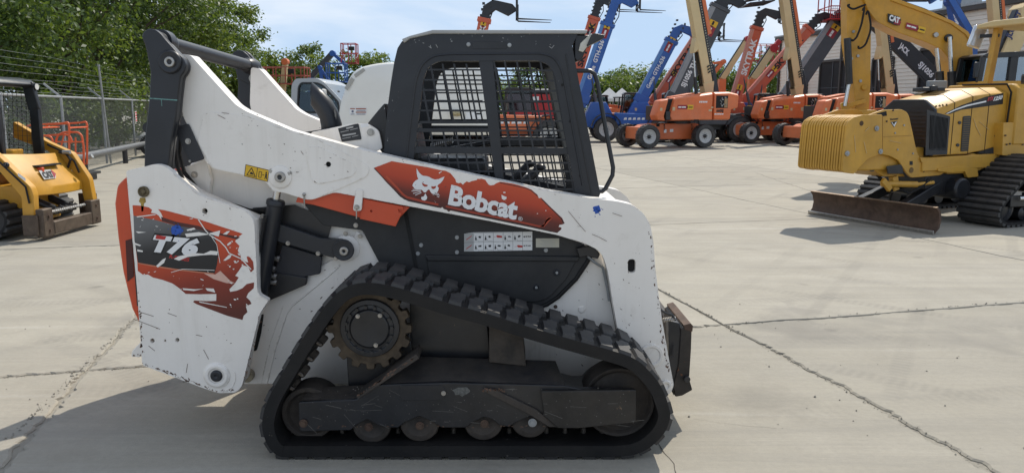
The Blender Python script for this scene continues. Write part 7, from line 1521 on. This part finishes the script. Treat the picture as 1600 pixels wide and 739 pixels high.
t9 = telehandler('charcoal telehandler carrying a red work platform at its boom tip', 44, (1240, 138), (1309, 36), 27, GREYB, GREYB, None, None, ext=.5, head=None, lightface=LGREY, stick_at=.93)
telehandler('dark telehandler facing left with its boom sloping down to the right', 42, (1478, 142), (1338, 4), 25, BLUE, mat('black_boom_paint', (.028, .03, .034), .45, var=.15), 'SJ1056 TH', WPRINT, (.22, .42), ext=.5, head=None, facing=-1, stick_at=.95)
mb = MB(); q0, q1 = P(1404, 74, 41.8), P(1418, 88, 41.8); text3(mb, 'JACK', q0, q1 - q0, (P(1408, 66, 41.8) - q0), bold=.04); o_ = mb.build('name_print', WPRINT, [c for c in bpy.data.objects if c.get('label', '').startswith('dark telehandler facing')][0], smooth=0)
# ------------------------------------------------------------------ work platforms and thinner booms
def basket(name, label, c, size, m, parent=None, group=None, mesh=True):
    c = Vector(c); sx, sy, sz = size
    r = parent or thing(name, label, 'work platform', tuple(c), group)
    mb = MB(); R_ = .028
    for z in (0, sz * .5, sz): mb.tube([c + Vector((x * sx / 2, y * sy / 2, z)) for x, y in ((-1, -1), (1, -1), (1, 1), (-1, 1))], R_, 6, closed=True)
    nx = max(2, int(sx / .45))
    for i in range(nx + 1):
        for y in (-1, 1): x = -sx / 2 + sx * i / nx; mb.bar(c + Vector((x, y * sy / 2, 0)), c + Vector((x, y * sy / 2, sz)), .05, .05)
    for x in (-1, 1): mb.bar(c + Vector((x * sx / 2, 0, 0)), c + Vector((x * sx / 2, 0, sz)), .05, .05)
    fr_ = mb.build('guard_rail', m, r, smooth=0)
    mb = MB(); mb.box(c + Vector((0, 0, .02)), (sx, sy, .05)); mb.build('floor', BLACKF if not mesh else m, r, smooth=0); mb = MB(); mb.box(c + Vector((sx * .2, -sy * .3, sz * .75)), (.35, .2, .25)); mb.build('control_box', BLACKF, r, bevel=.02)
    if mesh:
        mb = MB()
        for k in range(int(sx / .11)): x = -sx / 2 + .11 * k; mb.bar(c + Vector((x, -sy / 2, 0)), c + Vector((x, -sy / 2, sz * .5)), .02, .02)
        for k in range(5): mb.bar(c + Vector((-sx / 2, -sy / 2, sz * .1 * k)), c + Vector((sx / 2, -sy / 2, sz * .1 * k)), .02, .02)
        mb.build('mesh_panel', m, fr_, smooth=0)
    return r
rc = P(1304, 33, 44); basket('work_platform', '', rc, (1.2, 1.8, 1.35), RED, parent=t9)
mb = MB(); mb.bar(P(1312, 36, 44), rc + Vector((0, 0, -.05)), .3, .3); mb.build('platform_mount', BLACKP, t9, bevel=.02)
def slim_lift(label, Y, foot, knee, tip, w, m, tipm, bask=None, group='slender booms in the back rows', wheels=True, fm=JLG_O):
    """knuckle boom: base under foot, boom foot -> knee -> tip (photo pixels on plane Y), optional platform"""
    a, b, c = P(*foot, Y), P(*knee, Y), P(*tip, Y); r = thing('knuckle_boom_lift', label, 'boom lift', (a.x, Y, 0), group); wd = w / F * Y
    mb = MB(); mb.solid([(a.x + x, Y - .7, z) for x, z in ((-1.5, .4), (-1.5, .9), (-.9, 1.5), (.9, 1.5), (1.5, .9), (1.5, .4))], (0, 1.4, 0)); mb.build('chassis', fm, r, bevel=.05)
    a0 = Vector((a.x, Y, 1.2)); mb = MB(); mb.bar(a0, a, wd * 1.3, wd * 1.3, up=(1, 0, 0)); mb.build('riser', fm, r, smooth=0)
    mb = MB(); mb.bar(a, b, wd, wd, up=(1, 0, 0)); bm_ = mb.build('boom', m, r, bevel=.015); mb = MB(); mb.bar(b, c, wd * .7, wd * .7, up=(1, 0, 0)); mb.cyl(b - Vector((0, wd * .7, 0)), b + Vector((0, wd * .7, 0)), wd * .65, n=10); mb.build('jib', tipm, bm_, bevel=.01)
    mb = MB(); n_ = (b - a).normalized().cross(Vector((0, 1, 0))) * wd * .56; n_ = n_ if n_.z < 0 else -n_; mb.bar(a - n_, b - n_, wd * .5, wd * .22, up=(1, 0, 0)); mb.build('cable_tray', BLACKP, bm_, smooth=0)
    for x in (-1.15, 1.15):
        for s in (-1, 1): add_wheel_y(r, JW, Vector((a.x + x, Y + s * .95, .5)), s)
    if bask: basket('', '', c + Vector((bask[0], 0, bask[1])), bask[2], bask[3], parent=r, mesh=False)
    return r
slim_lift('cream knuckle boom leaning right between the cream and orange raised booms', 52, (1128, 124), (1168, 62), (1171, 58), 8, CREAM, RED)
slim_lift('cream and black knuckle boom with red tip left of the warehouse corner', 50, (1176, 124), (1208, 76), (1218, 64), 10, CREAM, RED)
slim_lift('orange knuckle boom folded low in front of the far light green tree', 56, (1112, 118), (1130, 97), (1106, 101), 6, JLG_O, JLG_O, bask=(-1.0, -.3, (1.4, 1.0, 1.1), JLG_O))
slim_lift('red knuckle boom holding an empty red cage beside the far trees', 60, (1196, 105), (1186, 98), (1180, 98), 4, RED, RED, bask=(.6, .1, (1.9, 1.2, 1.2), RED))
slim_lift('blue knuckle boom standing upright left of the trencher canopy', 38, (1504, 96), (1488, 2), (1484, -20), 14, BLUE, BLUE, fm=BLUE)
mb = MB(); q0, q1 = P(1487.5, 13, 37.6), P(1500, 64, 37.6); text3(mb, 'Genie Z-45', q0, q1 - q0, P(1495, 11, 37.6) - q0, bold=.04); mb.build('name_print', WPRINT, [o for o in bpy.data.objects if o.get('label', '').startswith('blue knuckle boom standing upright')][0], smooth=0)
slim_lift('blue knuckle boom reaching over the excavator with a blue platform', 36, (1520, 60), (1478, -12), (1452, 4), 9, BLUE, BLUE, bask=(-.75, .10, (1.75, 1.0, 1.1), BLUE), fm=BLUE)
slim_lift('cream boom lift crossing behind the trencher canopy with large lettering', 34, (1560, 110), (1600, 22), (1606, 8), 24, CREAM, CREAM)
mb = MB(); q0, q1 = P(1578.5, 62, 33.55), P(1598, 20, 33.55); text3(mb, 'JLG LIFT', q0, q1 - q0, P(1570.5, 58, 33.55) - q0, bold=.05); mb.build('name_print', mat('navy_print', (.03, .04, .12), .5), [o for o in bpy.data.objects if o.get('label', '').startswith('cream boom lift crossing')][0], smooth=0)
slim_lift('cream and orange boom lift left of the silver pickup cab', 44, (441, 150), (446, 97), (448, 93), 8, CREAM, JLG_O, bask=(-.2, -1.35, (2.6, 1.2, .9), mat('faded_red_rail', (.40, .09, .06), .5)))
slim_lift('charcoal knuckle boom holding a red platform above the white tank', 52, (486, 122), (520, 84), (541, 102), 7, GREYB, BLUE, bask=(.25, .1, (.95, .9, 1.25), RED), fm=BLUE)
slim_lift('blue knuckle boom with a low blue platform beside the white tank', 48, (510, 160), (500, 106), (514, 126), 5, BLUE, BLUE, bask=(.5, -.1, (1.1, .9, 1.1), BLUE), fm=BLUE)
# far rows of lowered machines
def low_machine(m, label):
    r = thing('parked_lift', label, 'lift', (0, 0, 0), 'low machines parked in the far rows')
    mb = MB(); mb.solid([(x, -.8, z) for x, z in ((-2.2, .5), (-2.2, 1.1), (-1.6, 1.7), (.6, 1.6), (1.2, 1.2), (2.1, 1.1), (2.1, .5))], (0, 1.6, 0)); mb.build('body', m, r, bevel=.05)
    mb = MB(); mb.bar((-1.9, 0, 1.85), (2.9, 0, 1.35), .3, .34); mb.bar((2.9, 0, 1.3), (3.2, 0, .7), .2, .2); mb.build('boom', m, r, bevel=.02)
    mb = MB()
    for x in (-.5, .5):
        for y in (-.75, .0): mb.bar((x, y, 1.5), (x * .9, y, 2.3), .07, .07)
    mb.box((0, -.4, 2.34), (1.1, .9, .08)); mb.build('cab_frame', BLACKF, r, smooth=0)
    for x in (-1.3, 1.3):
        for s in (-1, 1): add_wheel_y(r, TW, Vector((x, s * .95, .62)), s)
    return r
L1 = low_machine(JLG_O, 'orange low machine behind the first blue telehandler'); L2 = low_machine(RED, 'red low machine behind the black cab frame of the blue telehandler')
lows = [(L1, 7.2, 52, .3), (L2, 10.2, 55, 2.8), (copy_tree(L1), 13.5, 57, .2), (copy_tree(L2), 17.5, 60, 3.3), (copy_tree(L1), 21.0, 58, .1), (copy_tree(L1), 26.0, 60, 2.9)]
for o, x, y, a in lows: set_at(o, (x, y, 0), a)
lows[2][0]['label'] = 'orange low machine between the two blue booms in the distance'; lows[3][0]['label'] = 'red low machine in the distance under the second blue boom'
lows[4][0]['label'] = 'orange low machine far behind the charcoal boom with a platform'; lows[5][0]['label'] = 'orange low machine far behind the second boom lift'
def canopy(x, y, label):
    r = thing('canopy_tent', label, 'tent', (x, y, 0), 'white peaked canopies'); mb = MB(); mb.add([(x - 1, y - 1, 2.5), (x + 1, y - 1, 2.5), (x + 1, y + 1, 2.5), (x - 1, y + 1, 2.5), (x, y, 3.5), (x - 1, y - 1, 2.25), (x + 1, y - 1, 2.25), (x + 1, y + 1, 2.25), (x - 1, y + 1, 2.25)], [(0, 1, 4), (1, 2, 4), (2, 3, 4), (3, 0, 4), (0, 5, 6, 1), (1, 6, 7, 2), (2, 7, 8, 3), (3, 8, 5, 0)]); mb.build('cover', mat('grey_white_canvas', (.55, .55, .53), .7), r, smooth=0)
    mb = MB()
    for a in (-.95, .95):
        for b in (-.95, .95): mb.cyl((x + a, y + b, 0), (x + a, y + b, 2.4), .04, n=6)
    mb.build('leg', GALV, r, smooth=0)
canopy(8.9, 72, 'left white peaked canopy behind the first blue boom'); canopy(10.2, 73, 'right white peaked canopy behind the first blue boom')
# ================================================================== OTHER VEHICLES AND THINGS
# white tank on a trailer behind the loader
YTK = 9.0
tk = thing('tank_trailer', 'big white water tank trailer parked behind the white loader', 'tank trailer', (-.4, YTK + .8, 0))
def tkp(u, v): q = P(u, v, YTK); return q
oc = rnd([(526, 214), (526, 168, 60), (548, 108, 40), (592, 97, 40), (700, 97, 30), (752, 99, 40), (770, 130, 50), (772, 214)], 12, 8)
pts = [tkp(*p) for p in oc]; cc = sum(pts, Vector()) / len(pts); mb = MB()
loft(mb, [[cc + (p - cc) * k + Vector((0, y, 0)) for p in pts] for y, k in ((.0, .0), (.0, .88), (.02, .95), (.07, .99), (.14, 1.0), (1.5, 1.0), (1.58, .97), (1.62, .88), (1.62, 0))], False); sh = mb.build('tank_shell', TANKW, tk, smooth=50)
def tlab(nm, a, b, c, d, m, par=sh): mb = MB(); mb.sheet([tkp(*p) - Vector((0, .004, 0)) for p in (a, b, c, d)]); return mb.build(nm, m, par, smooth=0)
GM = mat('grey_tape', (.38, .37, .34), .6)
# tape strips sit on the flat end of the shell
tlab('grey_tape', (538, 138), (549, 121), (554, 125), (543, 142), GM); tlab('grey_tape', (553, 117), (568, 106.5), (571, 111), (556, 122), GM)
w1 = tlab('warning_label', (546, 168.5), (573, 168.5), (573, 180), (546, 180), WPRINT)
mb = MB(); Yq = YTK - .007
for pts_ in (((547, 169.5), (554.5, 169.5), (554.5, 171), (547, 171)), ((556, 169.5), (572, 169.5), (572, 171.2), (556, 171.2)), ((556, 175), (572, 175), (572, 176.6), (556, 176.6))): mb.sheet([P(*p, Yq) for p in pts_])
mb.build('red_bar', mat('rust_print', (.35, .10, .05), .5), w1, smooth=0); mb = MB(); mb.sheet([P(*p, Yq) for p in circ(551, 174.5, 1.8, 10)])
for v in (172.6, 173.6, 178, 179): mb.sheet([P(*p, Yq) for p in ((557, v), (571, v), (571, v + .45), (557, v + .45))])
for v in (177.6, 178.8): mb.sheet([P(*p, Yq) for p in ((548, v), (554, v), (554, v + .45), (548, v + .45))])
mb.build('print', mat('blue_grey_print', (.12, .13, .2), .5), w1, smooth=0)
w2 = tlab('warning_label', (728, 176), (754, 176), (754, 187), (728, 187), WPRINT); tlab('red_bar', (742, 177), (753, 177), (753, 179.4), (742, 179.4), RPRINT)
mb = MB(); p = tkp(712, 177); mb.cyl(p - Vector((.05, .05, 0)), p + Vector((.06, -.03, 0)), .035, n=12); mb.cyl(p - Vector((0, 0, 0)), p + Vector((0, -.09, 0)), .025, n=10); mb.build('brass_valve', mat('valve_brass', (.42, .36, .22), .35, .7), tk, bevel=.006)
zt = tkp(600, 214).z; mb = MB(); mb.box((-1.12, YTK + .8, zt - .10), (1.9, 1.5, .14)); mb.bar((-2.0, YTK + .8, zt - .12), (-3.0, YTK + .8, .5), .1, .1); mb.build('trailer_frame', BLACKF, tk, bevel=.02)
for s in (-1, 1): add_wheel_y(tk, wheel_mesh(.36, .22, RIMG, 26) if s < 0 else wheel_mesh(.36, .22, RIMG, 26), Vector((-1.1, YTK + .8 + s * .9, .36)), s)
mb = MB()
for s in (-1, 1): mb.box((-1.1, YTK + .8 + s * .9, .80), (.95, .3, .04))
mb.bar((-1.1, YTK - .1, .36), (-1.1, YTK + 1.7, .36), .09, .09); mb.build('mudguard', BLACKF, tk, bevel=.01)
# silver pickup: side profile in photo pixels on plane YP, facing right
YP = 13.0
pk = thing('pickup_truck', 'silver pickup truck with its cab showing between the loader arm and tank', 'pickup truck', (-3.2, YP + .9, 0))
def pp_(u, v): return P(u, v, YP)
body = [(330, 190), (452, 188), (455, 178), (540, 178), (590, 186), (622, 190), (634, 205), (636, 240), (330, 240)]
mb = MB(); mb.plate(rnd(body, 5), YP, YP + 1.85, Yr=YP); mb.build('body', SILVER, pk, bevel=.05)
cabp = [(452, 188), (454, 132, 8), (460, 123, 6), (492, 122, 12), (505, 128, 10), (540, 166), (548, 182)]
wh_ = rnd([(463, 176), (465, 136, 4), (469, 130, 3), (494, 130, 6), (503, 134, 4), (527, 160), (529, 176)], 3)
for y, t in ((YP + .06, .05), (YP + 1.74, .05)): mb = MB(); mb.plate(rnd(cabp, 3), y, y + t, [wh_], Yr=YP); mb.build('cab_side', SILVER, pk, bevel=.012)
mb = MB(); pr = [pp_(u, v) for u, v in ((453, 140), (454, 130), (460, 123), (492, 122), (505, 128), (508, 131), (503, 131), (491, 126), (462, 126.5), (457, 134), (456, 140))]; mb.solid([Vector((q.x, YP + .112, q.z)) for q in pr], (0, 1.62, 0)); mb.build('cab_roof', SILVER, pk, bevel=.006)
mb = MB(); mb.plate(wh_, YP + .08, YP + .088, Yr=YP); mb.build('side_window', GLASS, pk, smooth=0); mb = MB(); mb.plate(wh_, YP + 1.76, YP + 1.768, Yr=YP); mb.build('side_window', GLASS, pk, smooth=0)
mb = MB(); wq = [pp_(*p) for p in wh_]; mb.tube([Vector((q.x, YP + .06, q.z)) for q in wq], .016, 6, closed=True); mb.build('window_seal', BLACKF, pk)
a, b = pp_(507, 130), pp_(543, 170); mb = MB(); mb.sheet([(a.x, YP + .12, a.z), (a.x, YP + 1.72, a.z), (b.x, YP + 1.72, b.z), (b.x, YP + .12, b.z)]); mb.build('windscreen', GLASS, pk, smooth=0)
mb = MB(); q = pp_(530, 176); mb.box((q.x, YP + .9, q.z - .1), (.5, 1.6, .3)); q = pp_(470, 170); mb.box((q.x, YP + .9, q.z - .1), (.2, 1.4, .75)); mb.tube([(pp_(512, 168).x + .19 * math.cos(t) * .4, YP + .5 + .19 * math.sin(t), pp_(512, 160).z + .19 * math.cos(t)) for t in np.linspace(0, 2 * PI, 17)[:-1]], .02, 6, closed=True); mb.build('interior', BLACKF, pk, bevel=.03)
mb = MB(); q = pp_(509, 152); mb.box((q.x, YP - .12, q.z), (.06, .2, .26)); mb.build('door_mirror', GPRINT, pk, bevel=.03); mb = MB(); q = pp_(474, 182); mb.box((q.x, YP - .02, q.z), (.22, .03, .04)); mb.build('door_handle', BLACKP, pk, bevel=.01)
pw_ = wheel_mesh(.4, .26, GALV, 30)
for u in (380, 592):
    for s in (-1, 1): q = pp_(u, 240); add_wheel_y(pk, pw_, Vector((q.x, YP + .92 + s * .82, .4)), s)
# white pickup beyond the rear link
YW = 26.5; wp = thing('white_pickup', 'white pickup showing its front corner behind the black rear link', 'pickup truck', (-10.2, YW + .9, 0))
def wq_(u, v): return P(u, v, YW)
mb = MB(); mb.plate(rnd([(216, 214, 4), (222, 207, 4), (256, 203), (268, 190, 4), (300, 188, 4), (312, 204), (350, 206), (352, 232), (218, 234)], 3), YW, YW + 1.85, Yr=YW); mb.build('body', WHITE2, wp, bevel=.06)
mb = MB(); q = wq_(219, 216); mb.box((q.x + .06, YW - .003, q.z), (.22, .05, .14)); mb.box((q.x - .02, YW + .1, q.z), (.05, .2, .14)); mb.build('headlight', GALV, wp, bevel=.01); mb = MB(); q = wq_(217, 229); mb.box((q.x, YW + .9, q.z), (.2, 1.9, .25)); mb.build('bumper', BLACKF, wp, bevel=.03)
mb = MB(); mb.plate([(258, 203), (269, 191.5), (284, 190.5), (284, 203)], YW - .004, YW + .01, Yr=YW); mb.build('side_window', GLASSD, wp, smooth=0)
for u in (236, 330):
    for s in (-1, 1): q = wq_(u, 234); add_wheel_y(wp, pw_, Vector((q.x, YW + .92 + s * .82, .4)), s)
# orange guard rail basket beside the yellow loader
YO = 17.6; og = thing('orange_guard_cage', 'orange tubular lift cage standing by the fence behind the yellow loader', 'lift cage', (-9.7, YO, 0))
def oq(u, v, dy=0): q = P(u, v, YO); return Vector((q.x, YO + dy, max(.03, q.z)))
mb = MB()
for path in (((40, 197), (62, 195), (98, 193), (106, 191), (108, 197), (108, 262)), ((84, 226), (88, 212), (98, 207), (120, 207), (126, 212), (129, 232), (129, 264)), ((40, 214), (70, 212), (80, 214), (84, 226))):
    for dy in (0, .75) if path[0][0] != 84 else (.05,): mb.tube([oq(p[0], p[1], dy) for p in rnd([(*p, 4) for p in path], 4, 3)], .024, 8)
for v in (222, 240, 256): mb.tube([oq(86, v), oq(129, v)], .018, 6)
for u in (62, 108): mb.tube([oq(u, 200, 0), oq(u, 200, .75)], .02, 6)
mb.tube([oq(62, 195), oq(62, 262)], .022, 6); mb.tube([oq(100, 212), oq(86, 262)], .018, 6); mb.tube([oq(118, 215), oq(118, 262)], .018, 6); mb.build('guard_rail', mat('bright_orange_paint', (.70, .12, .035), .45, var=.1), og)
mb = MB(); a, b = oq(40, 258), oq(129, 258); mb.box(((a.x + b.x) / 2, YO + .37, .16), (b.x - a.x, .8, .06)); mb.build('floor', BLACKF, og, bevel=.01); mb = MB()
for u in (48, 122): q = oq(u, 262); mb.box((q.x, YO + .37, .07), (.12, .6, .13))
mb.build('foot', BLACKF, og, bevel=.01)
# red box truck seen through the cab
YB = 37; rt_ = thing('red_truck', 'red truck with a white roof edge seen through the cab window of the white loader', 'truck', (1.2, YB + 1, 0))
def bq(u, v): return P(u, v, YB)
mb = MB(); mb.plate(rnd([(792, 146), (838, 143), (868, 146), (874, 160), (880, 196), (792, 198)], 2), YB, YB + 2.2, Yr=YB); mb.build('body', RED, rt_, bevel=.04); mb = MB(); mb.plate([(800, 140.5), (866, 139), (867, 143), (800, 144.5)], YB - .05, YB + 2.25, Yr=YB); mb.build('roof', WHITE2, rt_, bevel=.02); mb = MB(); mb.plate([(815, 143.5), (866, 142), (866, 146), (815, 147.5)], YB - .055, YB - .02, Yr=YB); mb.build('window_band', BLACKF, rt_, smooth=0)
mb = MB(); mb.plate([(828, 152), (842, 151), (842, 159), (828, 160)], YB - .015, YB - .005, Yr=YB); mb.build('white_print', WPRINT, rt_, smooth=0)
rw = wheel_mesh(.5, .3, GALV, 26)
for u in (806, 862):
    for s in (-1, 1): q = bq(u, 205); add_wheel_y(rt_, rw, Vector((q.x, YB + 1.1 + s * .98, .5)), s)
